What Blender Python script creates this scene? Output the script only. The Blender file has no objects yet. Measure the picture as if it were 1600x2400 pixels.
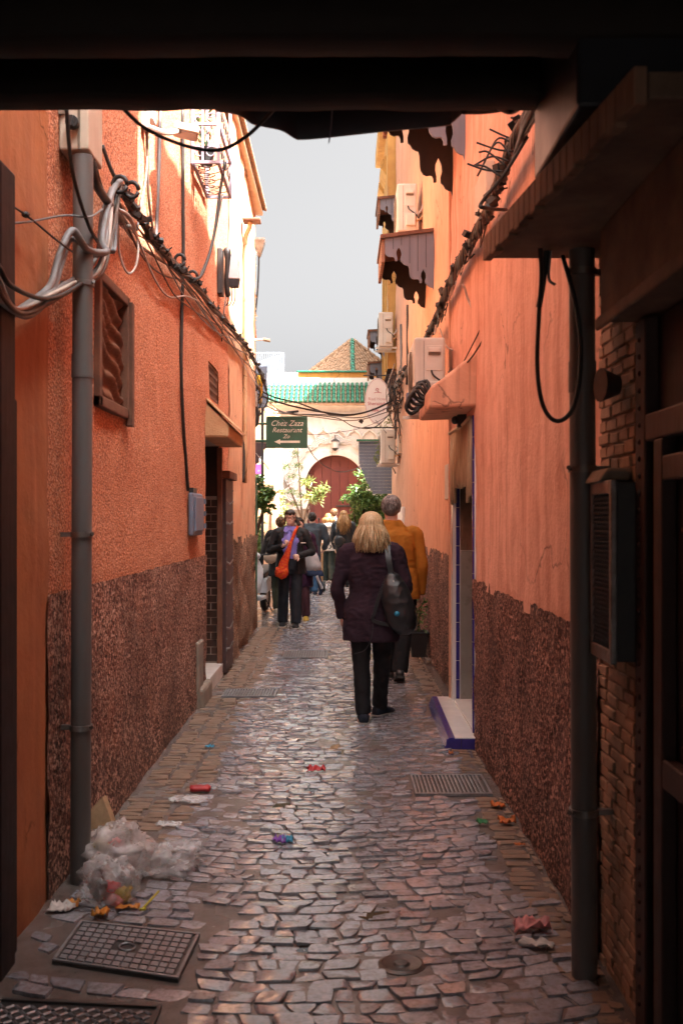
import bpy, bmesh, math, random
from mathutils import Vector, Matrix, noise, Euler
R = math.radians
random.seed(7)
V = Vector
scene = bpy.context.scene
col = scene.collection

# ------------------------------------------------------------------ camera, sky, sun, exposure
CAMZ, F, VH = 1.55, 2400.0, 1218.0      # eye height, focal length in picture units, horizon line
cam_data = bpy.data.cameras.new('camera')
cam = bpy.data.objects.new('camera', cam_data); col.objects.link(cam)
cam.location = (0, 0, CAMZ); cam.rotation_euler = (R(90), 0, 0)
cam_data.sensor_fit = 'VERTICAL'; cam_data.sensor_height = 36; cam_data.sensor_width = 24
cam_data.lens = 36; cam_data.shift_y = 0.0075; cam_data.clip_end = 600; cam_data.clip_start = 0.05
cam_data.dof.use_dof = True; cam_data.dof.focus_distance = 9.5; cam_data.dof.aperture_fstop = 4.5
scene.camera = cam

SUN_EL, SUN_AZ = R(54), R(120)           # elevation; azimuth from +Y towards +X
world = bpy.data.worlds.new('World'); scene.world = world; world.use_nodes = True
wn = world.node_tree; wn.nodes.clear()
sky = wn.nodes.new('ShaderNodeTexSky'); sky.sky_type = 'NISHITA'; sky.sun_disc = False
sky.sun_elevation = SUN_EL; sky.sun_rotation = SUN_AZ; sky.air_density = 0.1; sky.dust_density = 10.0; sky.ozone_density = 1.0
hs = wn.nodes.new('ShaderNodeHueSaturation'); hs.inputs['Saturation'].default_value = 0.08
bg = wn.nodes.new('ShaderNodeBackground'); bg.inputs['Strength'].default_value = 0.10
wo = wn.nodes.new('ShaderNodeOutputWorld')
wn.links.new(sky.outputs[0], hs.inputs['Color']); wn.links.new(hs.outputs[0], bg.inputs['Color']); wn.links.new(bg.outputs[0], wo.inputs[0])
sun_d = bpy.data.lights.new('sun', 'SUN'); sun_d.energy = 4.2; sun_d.angle = R(0.6); sun_d.color = (1.0, 0.97, 0.93)
sun = bpy.data.objects.new('sun', sun_d); col.objects.link(sun); sun.location = (5, -3, 20)
sdir = V((math.sin(SUN_AZ)*math.cos(SUN_EL), math.cos(SUN_AZ)*math.cos(SUN_EL), math.sin(SUN_EL)))
sun.rotation_euler = sdir.to_track_quat('Z', 'Y').to_euler()
vs = scene.view_settings
vs.view_transform = 'Standard'; vs.look = 'None'; vs.gamma = 1.0; vs.use_curve_mapping = False
vs.exposure = 3.27
scene.cycles.use_denoising = True
scene.cycles.max_bounces = 10; scene.cycles.diffuse_bounces = 5; scene.cycles.transparent_max_bounces = 16
scene.cycles.sample_clamp_indirect = 6.0

# ------------------------------------------------------------------ helpers
def P(u, v, Y): return V(((u-800)/F*Y, Y, CAMZ-(v-VH)/F*Y))
def G(u, v):
    Y = F*CAMZ/(v-VH); return V(((u-800)/F*Y, Y, 0))
ORI = {}
def origin(o): return ORI.get(o.name, V((0, 0, 0)))
def tag(o, label=None, cat=None, group=None, kind=None):
    if label: o['label'] = label
    if cat: o['category'] = cat
    if group: o['group'] = group
    if kind: o['kind'] = kind
    return o
def thing(name, label, cat, loc=(0, 0, 0), group=None, rz=0.0, scale=1.0):
    o = bpy.data.objects.new(name, None); col.objects.link(o)
    o.location = loc; o.rotation_euler = (0, 0, rz); o.scale = (scale,)*3; o.empty_display_size = .1
    ORI[o.name] = V(loc)
    return tag(o, label, cat, group)
def link(name, me, parent=None):
    o = bpy.data.objects.new(name, me); col.objects.link(o)
    if parent: o.parent = parent
    return o
def crom(pts, n=6):
    pts = [V(p) for p in pts]
    if len(pts) < 3: return pts
    ext = [pts[0]*2-pts[1]] + pts + [pts[-1]*2-pts[-2]]
    out = []
    for i in range(1, len(ext)-2):
        a, b, c, d = ext[i-1:i+3]
        for k in range(n):
            t = k/n
            out.append(.5*((2*b)+(c-a)*t+(2*a-5*b+4*c-d)*t*t+(3*b-a-3*c+d)*t**3))
    out.append(pts[-1]); return out
class MB:
    def __init__(s): s.v = []; s.f = []; s.m = []; s.cur = 0
    def add(s, vs, fs):
        b = len(s.v); s.v += [tuple(p) for p in vs]
        for f in fs: s.f.append(tuple(i+b for i in f)); s.m.append(s.cur)
        return s
    def box(s, x0, x1, y0, y1, z0, z1):
        vs = [(x, y, z) for z in (z0, z1) for y in (y0, y1) for x in (x0, x1)]
        return s.add(vs, [(0,2,3,1), (4,5,7,6), (0,1,5,4), (2,6,7,3), (0,4,6,2), (1,3,7,5)])
    def obox(s, c, half, rot=None):
        M = rot or Matrix.Identity(3); c = V(c)
        vs = [c+M@V((x*half[0], y*half[1], z*half[2])) for z in (-1,1) for y in (-1,1) for x in (-1,1)]
        return s.add(vs, [(0,2,3,1), (4,5,7,6), (0,1,5,4), (2,6,7,3), (0,4,6,2), (1,3,7,5)])
    def loft(s, rings, cap=True, closed=False):
        n = len(rings[0]); vs = [p for r in rings for p in r]; fs = []
        k = len(rings)
        for i in range(k-1 + (1 if closed else 0)):
            a, b = i*n, ((i+1) % k)*n
            for j in range(n):
                j2 = (j+1) % n
                fs.append((a+j, a+j2, b+j2, b+j))
        if cap and not closed:
            fs.append(tuple(range(n-1, -1, -1))); fs.append(tuple((k-1)*n+j for j in range(n)))
        return s.add(vs, fs)
    def tube(s, pts, r, n=6, cap=True, flat=1.0, up=None, closed=False):
        pts = [V(p) for p in pts]; k = len(pts)
        rs = r if isinstance(r, (list, tuple)) else [r]*k
        T = []
        for i in range(k):
            t = (pts[(i+1) % k]-pts[i-1]) if closed else (pts[min(i+1, k-1)]-pts[max(i-1, 0)])
            T.append(t.normalized() if t.length > 1e-9 else V((0, 0, 1)))
        u = V(up) if up else (V((0, 0, 1)) if abs(T[0].z) < .9 else V((1, 0, 0)))
        rings = []
        for i in range(k):
            u = u-T[i]*u.dot(T[i])
            if u.length < 1e-6: u = T[i].orthogonal()
            u.normalize(); w = T[i].cross(u)
            rings.append([pts[i]+(u*math.cos(a)*flat+w*math.sin(a))*rs[i] for a in [2*math.pi*j/n for j in range(n)]])
        return s.loft(rings, cap, closed)
    def ell(s, c, rad, nu=12, nv=8, rot=None):
        c = V(c); M = rot or Matrix.Identity(3)
        rings = []
        for i in range(nv+1):
            ph = -math.pi/2+math.pi*(i if 0 < i < nv else (i+(.02 if i == 0 else -.02)))/nv
            rings.append([c+M@V((rad[0]*math.cos(ph)*math.cos(a), rad[1]*math.cos(ph)*math.sin(a), rad[2]*math.sin(ph))) for a in [2*math.pi*j/nu for j in range(nu)]])
        return s.loft(rings)
    def prism(s, pts, off):
        pts = [V(p) for p in pts]; off = V(off); n = len(pts)
        vs = pts+[p+off for p in pts]
        fs = [tuple(range(n-1, -1, -1)), tuple(range(n, 2*n))]+[(i, (i+1) % n, n+(i+1) % n, n+i) for i in range(n)]
        return s.add(vs, fs)
    def build(s, name, mat=None, parent=None, smooth=False, bevel=0, local=False, fix=False, angle=None):
        me = bpy.data.meshes.new(name)
        o0 = V((0, 0, 0)) if (local or parent is None) else origin(parent)
        me.from_pydata([tuple(V(p)-o0) for p in s.v], [], s.f)
        mats = mat if isinstance(mat, (list, tuple)) else [mat]
        for m in mats:
            if m: me.materials.append(m)
        if len(mats) > 1:
            me.polygons.foreach_set('material_index', s.m)
        if fix:
            bm = bmesh.new(); bm.from_mesh(me); bmesh.ops.recalc_face_normals(bm, faces=bm.faces); bm.to_mesh(me); bm.free()
        if smooth: me.polygons.foreach_set('use_smooth', [True]*len(me.polygons))
        me.update()
        o = link(name, me, parent)
        if parent and not local: ORI[o.name] = o0
        if bevel:
            b = o.modifiers.new('bevel', 'BEVEL'); b.width = bevel; b.segments = 2; b.limit_method = 'ANGLE'; b.angle_limit = R(40)
        if smooth and angle:
            try: me.set_sharp_from_angle(angle=R(angle))
            except Exception: pass
        return o
def fb(p, s, o=3):
    return noise.fractal(V(p)*s, .5, 2.0, o)

# ------------------------------------------------------------------ materials
MATS = {}
class N:
    """tiny node helper"""
    def __init__(s, name):
        s.m = bpy.data.materials.new(name); s.m.use_nodes = True; s.t = s.m.node_tree; s.t.nodes.clear()
        s.out = s.t.nodes.new('ShaderNodeOutputMaterial'); s.b = s.t.nodes.new('ShaderNodeBsdfPrincipled')
        s.t.links.new(s.b.outputs[0], s.out.inputs[0])
        s.geo = s.t.nodes.new('ShaderNodeNewGeometry'); s.pos = s.geo.outputs['Position']
    def n(s, typ, **kw):
        q = s.t.nodes.new('ShaderNode'+typ)
        for k, v in kw.items(): setattr(q, k, v)
        return q
    def l(s, a, b): s.t.links.new(a, b)
    def map(s, sc, src=None):
        q = s.n('Mapping'); q.inputs['Scale'].default_value = sc; s.l(src or s.pos, q.inputs[0]); return q.outputs[0]
    def noise(s, scale, detail=4, rough=.55, vec=None, dist=0):
        q = s.n('TexNoise'); q.inputs['Scale'].default_value = scale; q.inputs['Detail'].default_value = detail
        q.inputs['Roughness'].default_value = rough; q.inputs['Distortion'].default_value = dist
        s.l(vec or s.pos, q.inputs['Vector']); return q.outputs['Fac']
    def vor(s, scale, vec=None, feat='F1', out='Distance'):
        q = s.n('TexVoronoi'); q.feature = feat; q.inputs['Scale'].default_value = scale; s.l(vec or s.pos, q.inputs['Vector']); return q.outputs[out]
    def ramp(s, fac, stops):
        q = s.n('ValToRGB'); e = q.color_ramp.elements
        while len(e) < len(stops): e.new(.5)
        for el, (p, c) in zip(e, stops):
            el.position = p; el.color = (c, c, c, 1) if not isinstance(c, (tuple, list)) else (*c[:3], 1)
        s.l(fac, q.inputs[0]); return q.outputs[0]
    def mix(s, fac, a, b, mode='MIX'):
        q = s.n('Mix'); q.data_type = 'RGBA'; q.blend_type = mode
        for sock, val in ((q.inputs[0], fac), (q.inputs[6], a), (q.inputs[7], b)):
            if isinstance(val, (int, float)): sock.default_value = val
            elif isinstance(val, (tuple, list)): sock.default_value = (*val[:3], 1)
            else: s.l(val, sock)
        return q.outputs[2]
    def math(s, op, a, b=0.0):
        q = s.n('Math'); q.operation = op
        for sock, val in ((q.inputs[0], a), (q.inputs[1], b)):
            if isinstance(val, (int, float)): sock.default_value = val
            else: s.l(val, sock)
        return q.outputs[0]
    def sep(s):
        q = s.n('SeparateXYZ'); s.l(s.pos, q.inputs[0]); return q.outputs
    def bump(s, h, strength=.3, dist=.01, prev=None):
        q = s.n('Bump'); q.inputs['Strength'].default_value = strength; q.inputs['Distance'].default_value = dist
        s.l(h, q.inputs['Height'])
        if prev: s.l(prev, q.inputs['Normal'])
        return q.outputs[0]
    def fin(s, color=None, rough=None, normal=None, metal=0, spec=.5, coat=0):
        for key, val in (('Base Color', color), ('Roughness', rough), ('Normal', normal), ('Metallic', metal), ('Specular IOR Level', spec), ('Coat Weight', coat)):
            if val is None: continue
            if isinstance(val, (int, float)): s.b.inputs[key].default_value = val
            elif isinstance(val, (tuple, list)): s.b.inputs[key].default_value = (*val[:3], 1)
            else: s.l(val, s.b.inputs[key])
        return s.m
def surf(name, c1, c2=None, scale=6, rough=.8, bump=.25, bscale=70, metal=0, spec=.5, streak=0, stretch=None, rvar=.1, coat=0):
    """general worn surface: two-tone noise, fine relief, varied gloss"""
    if name in MATS: return MATS[name]
    c2 = c2 or tuple(x*.72 for x in c1)
    q = N(name)
    vec = q.map(stretch) if stretch else q.pos
    f = q.noise(scale, 5, .6, vec)
    colr = q.mix(q.ramp(f, [(.32, 0.0), (.68, 1.0)]), c1, c2)
    if streak:
        st = q.noise(9, 3, .6, q.map((1, 1, .07)))
        colr = q.mix(q.math('MULTIPLY', q.ramp(st, [(.5, 0.0), (.75, 1.0)]), streak), colr, tuple(x*.35 for x in c1))
    b = q.bump(q.noise(bscale, 4, .6, vec), bump, .004)
    r = q.math('ADD', q.math('MULTIPLY', q.math('SUBTRACT', q.noise(scale*3, 3), .5), rvar*2), rough)
    MATS[name] = q.fin(colr, r, b, metal, spec, coat); return MATS[name]
def plaster(name, c1, c2, c3, grain=0.0, gscale=70, rough=.88, streak=.5, dirt=0.0, speck=None, dirtz=.5):
    """lime plaster: broad mottling, rain streaks, patches, optional coarse thrown-on grain"""
    q = N(name)
    big = q.noise(.9, 5, .6); mid = q.noise(4.5, 6, .65)
    c = q.mix(q.ramp(big, [(.35, 0.0), (.65, 1.0)]), c1, c2)
    c = q.mix(q.math('MULTIPLY', q.ramp(mid, [(.45, 0.0), (.75, 1.0)]), .7), c, c3)
    if streak:
        st = q.noise(7, 5, .65, q.map((1, 1, .06)))
        c = q.mix(q.math('MULTIPLY', q.ramp(st, [(.42, 0.0), (.72, 1.0)]), streak), c, c3)
        st2 = q.noise(11, 4, .6, q.map((1, 1, .04)))
        c = q.mix(q.math('MULTIPLY', q.ramp(st2, [(.5, 0.0), (.8, 1.0)]), streak*.6), c, tuple(min(1, x*1.35+.03) for x in c1))
    warp = q.n('VectorMath'); warp.operation = 'ADD'
    wn_ = q.n('TexNoise'); wn_.inputs['Scale'].default_value = 3.0; wn_.inputs['Detail'].default_value = 5; q.l(q.pos, wn_.inputs['Vector'])
    sc_n = q.n('VectorMath'); sc_n.operation = 'SCALE'; sc_n.inputs['Scale'].default_value = .55; q.l(wn_.outputs['Color'], sc_n.inputs[0])
    q.l(q.pos, warp.inputs[0]); q.l(sc_n.outputs[0], warp.inputs[1])
    edge = q.n('TexVoronoi'); edge.feature = 'DISTANCE_TO_EDGE'; edge.inputs['Scale'].default_value = 1.15; q.l(warp.outputs[0], edge.inputs['Vector'])
    cmask = q.ramp(q.noise(1.3, 3, .5, q.map((1.7, 1, 1))), [(.54, 0.0), (.60, 1.0)])
    crack = q.math('MULTIPLY', q.ramp(edge.outputs['Distance'], [(.003, 1.0), (.011, 0.0)]), cmask)
    c = q.mix(q.math('MULTIPLY', crack, .75), c, tuple(x*.30 for x in c3))
    patch = q.ramp(q.noise(1.9, 6, .7, q.map((1, 1.3, .8)), .6), [(.60, 0.0), (.635, 1.0)])
    c = q.mix(q.math('MULTIPLY', patch, .38), c, tuple(min(1, x*1.18+.05) for x in c2))
    drip = q.math('MULTIPLY', q.ramp(q.noise(16, 3, .6, q.map((1, 1, .03))), [(.60, 0.0), (.72, 1.0)]), q.ramp(q.noise(1.1, 3), [(.48, 0.0), (.62, 1.0)]))
    c = q.mix(q.math('MULTIPLY', drip, .5), c, tuple(x*.38 for x in c3))
    if dirt:
        z = q.sep()[2]
        zz = q.math('ADD', z, q.math('MULTIPLY', q.noise(5, 4), .5))
        c = q.mix(q.math('MULTIPLY', q.ramp(zz, [(.12, 1.0), (dirtz, 0.0)]), dirt), c, (.035, .022, .016))
    if grain:
        v = q.noise(gscale, 3, .7); v2 = q.vor(gscale*1.1)
        g = q.math('ADD', v, q.math('MULTIPLY', v2, .55))
        if speck:
            c = q.mix(q.ramp(v, [(.43, 0.0), (.50, 1.0)]), speck[0], c)
            c = q.mix(q.ramp(q.noise(gscale*.9, 2, .6, q.map((1.3, 1.1, 1.2))), [(.53, 0.0), (.585, 1.0)]), c, speck[1])
        if grain >= 1:
            c = q.mix(q.math('MULTIPLY', q.ramp(q.noise(1.4, 5, .65), [(.42, 0.0), (.66, 1.0)]), .55), c, tuple(x*.42 for x in c3))
            c = q.mix(q.math('MULTIPLY', q.ramp(q.noise(2.3, 5, .7, q.map((1, 1.2, .8))), [(.55, 0.0), (.72, 1.0)]), .35), c, tuple(min(1, x*2.0) for x in c2))
        nb = q.bump(g, grain, .012)
    else:
        nb = q.bump(q.noise(28, 6, .7), .35, .008)
    nb = q.bump(q.noise(5, 4, .6), .35, .03, nb)
    return q.fin(c, rough, nb, 0, .3)
M = {}
M['stucco_l'] = plaster('rough terracotta stucco', (.62,.205,.092), (.65,.24,.11), (.48,.14,.062), .75, 75, streak=.35, speck=((.28,.085,.045), (.76,.36,.21)))
M['stucco_l2'] = plaster('smooth orange plaster', (.50,.185,.07), (.44,.155,.062), (.33,.11,.05), 0, streak=.7, dirt=.5)
M['stucco_far'] = plaster('orange limewash', (.70,.39,.22), (.64,.34,.19), (.50,.25,.14), .25, 60, streak=.75)
M['stucco_r'] = plaster('salmon plaster', (.80,.465,.345), (.76,.425,.31), (.55,.25,.165), .22, 45, streak=.85)
M['stucco_r2'] = plaster('bright orange plaster', (.76,.42,.265), (.72,.39,.25), (.61,.31,.20), .12, 45, streak=.8)
M['dado_l'] = plaster('brown pebbledash', (.25,.10,.062), (.30,.125,.078), (.16,.065,.042), 1.0, 46, .75, streak=.25, dirt=.75, speck=((.045,.02,.014), (.62,.36,.26)), dirtz=.9)
M['dado_r'] = plaster('dark pebbledash', (.155,.07,.05), (.19,.085,.062), (.10,.045,.033), 1.0, 46, .7, streak=.25, dirt=.7, speck=((.032,.015,.012), (.54,.31,.24)), dirtz=.8)
M['dado_far'] = plaster('grey brown pebbledash', (.20,.115,.07), (.24,.13,.08), (.12,.065,.04), 1.0, 60, .8, streak=.3, dirt=.6, speck=((.07,.035,.02), (.45,.28,.18)))
M['white'] = plaster('white limewash', (.68,.665,.64), (.63,.61,.58), (.53,.50,.46), 0, streak=.35, dirt=.3)
M['ochre'] = plaster('ochre plaster', (.55,.30,.08), (.48,.24,.06), (.33,.16,.05), 0, streak=.6)
M['yellow'] = plaster('yellow stone', (.62,.38,.13), (.55,.32,.10), (.42,.23,.08), 0, streak=.5)
M['cream'] = plaster('cream limewash', (.74,.58,.42), (.70,.52,.36), (.6,.4,.26), 0, streak=.4)
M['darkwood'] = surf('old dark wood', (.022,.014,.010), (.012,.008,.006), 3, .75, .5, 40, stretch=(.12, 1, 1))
M['doorwood'] = surf('dark red brown door wood', (.020,.0075,.005), (.011,.0045,.0035), 5, .7, .4, 40, stretch=(1, 1, .1))
M['framewood'] = surf('painted red brown frame', (.05,.017,.011), (.03,.011,.008), 5, .65, .4, 40, stretch=(1, 1, .1))
M['slab'] = surf('rough brown boarding', (.22,.14,.095), (.13,.08,.055), 7, .9, .6, 45)
M['slabedge'] = surf('weathered board edge', (.34,.19,.12), (.16,.088,.058), 6, .85, .6, 60, stretch=(1, 1, .25))
M['pipe'] = surf('grey drain pipe', (.15,.145,.14), (.11,.095,.085), 3, .5, .1, 60, streak=.5, stretch=(1, 1, .3))
M['steel'] = surf('dull steel', (.30,.29,.28), (.16,.13,.11), 14, .42, .2, 90, .8)
M['black'] = surf('black rubber', (.012,.012,.012), (.022,.02,.019), 20, .5, .1, 90)
M['cableblack'] = surf('black cable', (.014,.013,.012), (.03,.026,.022), 12, .55, .1, 90)
M['cablebrown'] = surf('dusty brown cable', (.13,.075,.048), (.06,.035,.024), 12, .6, .2, 90)
M['cablegrey'] = surf('grey cable', (.20,.205,.21), (.12,.11,.10), 9, .5, .1, 90)
M['cablewhite'] = surf('pale cable', (.5,.43,.37), (.36,.29,.24), 9, .55, .1, 90)
M['cream_box'] = surf('cream painted box', (.62,.52,.40), (.54,.42,.31), 5, .6, .15, 60, streak=.35)
M['ac'] = surf('beige aircon steel', (.70,.66,.58), (.63,.585,.50), 4, .5, .06, 60, streak=.25)
M['acdark'] = surf('aircon recess', (.20,.155,.11), (.14,.10,.07), 5, .6)
M['greyboard'] = surf('blue grey painted boards', (.185,.205,.255), (.145,.158,.20), 7, .6, .3, 60, stretch=(1, 1, .08))
M['valance'] = surf('dark brown wood and shade', (.024,.016,.013), (.012,.009,.008), 8, .6, .3)  # also gives the awnings' far cheeks their shade as colour
M['valanceedge'] = surf('pale cut wood edge', (.28,.15,.09), (.2,.1,.06), 8, .7)
M['brownwood'] = surf('brown shutter sheet', (.17,.072,.038), (.105,.042,.023), 4, .62, .35, 40, stretch=(1, 1, .3))
M['brownframe'] = surf('brown window frame', (.20,.085,.045), (.10,.042,.025), 6, .7, .4, 50)
M['hood'] = plaster('sandy hood plaster', (.58,.36,.19), (.52,.30,.15), (.36,.18,.09), .3, 60, streak=.3)
M['tilebrown'] = surf('glazed brown brick', (.045,.022,.014), (.028,.014,.010), 9, .35, .2)
M['grout'] = surf('pale grout', (.38,.33,.28), None, 9, .8)
M['marble'] = surf('pale marble', (.62,.58,.53), (.5,.45,.41), 5, .35, .05)
M['studdoor'] = surf('purple brown iron door', (.075,.036,.033), (.05,.025,.024), 6, .6, .25, 50, streak=.4)
M['bluetile'] = surf('cobalt glazed tile', (.055,.042,.26), (.04,.03,.19), 12, .15, .03)
M['whitetile'] = surf('white glazed tile', (.84,.83,.81), (.76,.75,.73), 5, .2, .03)
M['greyjamb'] = surf('grey polished stone', (.34,.315,.28), (.26,.235,.205), 4, .3, .05)
M['reed'] = surf('split reed', (.66,.52,.33), (.40,.28,.16), 25, .7, .4, 80, stretch=(1, 1, .1))
M['meterbox'] = surf('blue grey meter box', (.17,.20,.26), (.13,.15,.20), 6, .5, .15)
M['signgreen'] = surf('dark green sign board', (.035,.105,.062), (.028,.088,.05), 6, .45, .05)
M['signwhite'] = surf('white sign enamel', (.80,.77,.74), (.76,.72,.68), 4, .4, .03)
M['signcream'] = surf('cream lettering', (.78,.72,.60), None, 4, .5, 0)
M['signred'] = surf('red lettering', (.55,.10,.12), None, 4, .5, 0)
M['signpink'] = surf('pale pink lettering', (.62,.36,.34), None, 4, .5, 0)
M['purple'] = surf('magenta sign', (.30,.06,.22), (.26,.05,.19), 4, .5, 0)
M['signblack'] = surf('black lettering', (.02,.02,.02), None, 4, .5, 0)
M['iron'] = surf('black iron', (.025,.024,.026), (.04,.034,.03), 10, .5, .2)
M['violetiron'] = surf('lilac grey painted iron', (.26,.24,.30), (.19,.17,.21), 10, .5, .2)
M['rustiron'] = surf('brown iron', (.09,.05,.035), (.05,.028,.02), 10, .6, .2)
M['greentile'] = surf('green glazed roof tile', (.022,.16,.095), (.014,.095,.055), 7, .22, .2, 40)
M['claytile'] = surf('weathered clay tile', (.36,.20,.11), (.22,.13,.075), 5, .8, .3, 50)
M['reddoor'] = surf('oxblood painted door', (.16,.036,.03), (.12,.028,.024), 4, .6, .2, 50, stretch=(1, 1, .12))
M['leaf'] = surf('green leaf', (.06,.135,.022), (.035,.085,.016), 4, .42, .1)
M['leaf2'] = surf('dark green leaf', (.03,.075,.016), (.02,.05,.012), 4, .4, .1)
M['leaf3'] = surf('yellow green leaf', (.20,.25,.05), (.13,.18,.04), 4, .5, .1)
M['stem'] = surf('brown stem', (.10,.065,.04), (.06,.04,.025), 9, .8)
M['brick'] = surf('tan old brick', (.42,.28,.19), (.28,.175,.115), 12, .85, .5, 60)
M['mortar'] = surf('old mortar', (.30,.20,.14), (.20,.13,.09), 12, .9, .5, 60)
M['plastic_blue'] = surf('blue tarp', (.015,.05,.11), None, 4, .5)
M['tarp'] = surf('black sheeting', (.010,.011,.016), (.02,.022,.028), 3, .45, .2, 30)
M['corrugated'] = surf('grey corrugated sheet', (.33,.36,.41), (.26,.28,.32), 5, .45, .05, metal=.3)
M['concrete'] = surf('old concrete', (.28,.22,.17), (.18,.14,.105), 6, .9, .5, 50)
M['lampglass'] = surf('clouded lamp cover', (.55,.56,.56), (.45,.46,.46), 5, .35, .02)
M['darkshade'] = surf('dark plastic housing', (.03,.03,.032), None, 5, .5)

def wet_stone():
    q = N('wet cobble'); 
    rnd = q.n('ObjectInfo').outputs['Random']
    isl = q.geo.outputs['Random Per Island']
    a = q.math('FRACT', q.math('ADD', rnd, isl))
    base = q.ramp(a, [(0, (.28,.295,.34)), (.35, (.34,.355,.405)), (.65, (.40,.415,.47)), (.88, (.44,.445,.49)), (1, (.32,.305,.325))])
    f = q.noise(38, 7, .78)
    c = q.mix(q.ramp(f, [(.42, 0.0), (.62, 1.0)]), base, (.20,.19,.20))
    mud = q.noise(2.2, 5, .6)
    c = q.mix(q.math('MULTIPLY', q.ramp(mud, [(.5, 0.0), (.68, 1.0)]), .55), c, (.24,.205,.19))
    wet = q.noise(3.1, 5, .65)
    r = q.ramp(q.math('ADD', q.math('MULTIPLY', wet, .7), q.math('MULTIPLY', q.noise(45, 4, .7), .3)), [(.36, .06), (.54, .17), (.68, .36)])
    nb = q.bump(q.noise(75, 5, .7), .42, .0045)
    nb = q.bump(q.noise(20, 4, .65), .32, .009, nb)
    q.b.inputs['Coat Roughness'].default_value = .1
    return q.fin(c, r, nb, 0, 1.0, .8)
def wet_mud():
    q = N('wet mud joint')
    f = q.noise(9, 6, .65)
    c = q.mix(q.ramp(f, [(.35, 0.0), (.65, 1.0)]), (.12,.098,.088), (.18,.15,.135))
    p = q.noise(1.7, 4, .6)
    r = q.ramp(p, [(.46, .06), (.58, .2), (.70, .45)])
    nb = q.bump(q.noise(70, 5, .7), .35, .006)
    return q.fin(c, r, nb, 0, .6)
M['cobble'] = wet_stone(); M['mud'] = wet_mud()
M['sett'] = surf('wet tan sett', (.24,.155,.105), (.15,.095,.065), 14, .5, .5, 70, rvar=.2)
M['castiron'] = surf('wet cast iron', (.36,.37,.39), (.25,.245,.25), 16, .34, .3, 90, .4, rvar=.2)
M['castdark'] = surf('dark cast iron', (.07,.068,.068), (.095,.082,.073), 16, .35, .3, 90, .4, rvar=.2)
M['water'] = surf('muddy puddle', (.035,.022,.013), (.05,.03,.018), 3, .05, .02, 12, rvar=.01)

# ------------------------------------------------------------------ walls as grids with openings
def wall_grid(mb, ax, pos, a0, a1, z0, z1, step, holes=(), amp=.006, sgn=1, fs=1.6, fine=0, topwave=0, posf=None):
    """sheet in the plane X=pos (ax='x', a along Y) or Y=pos (ax='y', a along X); holes = (a0,a1,z0,z1)"""
    def lines(lo, hi, extra):
        n = max(1, round((hi-lo)/step)); L = [lo+(hi-lo)*i/n for i in range(n+1)]
        for e in extra:
            if lo < e < hi: L = [q for q in L if abs(q-e) > step*.35 or q in (lo, hi)]+[e]
        return sorted(set(L))
    A = lines(a0, a1, [h[0] for h in holes]+[h[1] for h in holes])
    Z = lines(z0, z1, [h[2] for h in holes]+[h[3] for h in holes])
    vs = []
    for z in Z:
        for a in A:
            base = posf(a) if posf else pos
            q = (base, a, z) if ax == 'x' else (a, base, z)
            d = amp*fb(q, fs, 3)
            if fine: d += fine*noise.noise(V(q)*38)
            zz = z
            if topwave and z > z1-step*.6: zz = z+topwave*noise.noise(V((a*6, 3.3, 0)))+topwave*.6*noise.noise(V((a*19, 1.3, 0)))
            vs.append((base+d*sgn, a, zz) if ax == 'x' else (a, base+d*sgn, zz))
    fs_ = []; n = len(A)
    for i in range(len(Z)-1):
        for j in range(n-1):
            ca, cz = (A[j]+A[j+1])/2, (Z[i]+Z[i+1])/2
            if any(h[0] < ca < h[1] and h[2] < cz < h[3] for h in holes): continue
            f = (i*n+j, i*n+j+1, (i+1)*n+j+1, (i+1)*n+j)
            flip = (ax == 'x') == (sgn < 0)
            fs_.append(f[::-1] if flip else f)
    mb.add(vs, fs_)
def back_box(mb, x0, x1, y0, y1, z0, z1):
    mb.box(x0, x1, y0, y1, z0, z1)
# ------------------------------------------------------------------ ground
XL, XR, XR2 = -1.19, .905, .985
HL, HR, HP = 5.7, 7.45, 3.7          # house heights: left row, right row, over the passage
gm = MB()
gx = [-60, -20, -6, -2.2]+[-1.6+.1*i for i in range(33)]+[2.2, 6, 20, 60]
gy = [-30, -8, 0, 2]+[2.4+.12*i for i in range(60)]+[10+.4*i for i in range(60)]+[36, 45, 70, 150, 300]
vs_ = []
for y in gy:
    for x in gx:
        e = 0.0
        if -1.3 < x < 1.05 and 2 < y < 34: e = .0105+.0045*fb((x, y, 0), 2.2)+.012*max(0, abs(x+.1)-.8)
        vs_.append((x, y, e))
n_ = len(gx)
gm.add(vs_, [(i*n_+j, i*n_+j+1, (i+1)*n_+j+1, (i+1)*n_+j) for i in range(len(gy)-1) for j in range(n_-1)])
ground = gm.build('ground', M['mud'], None, smooth=True); tag(ground, 'wet muddy bed of the alley under the cobbles', kind='structure')
pave = thing('pavement', 'wet grey cobblestone paving laid in curved rows along the alley', None); pave['kind'] = 'structure'

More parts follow.
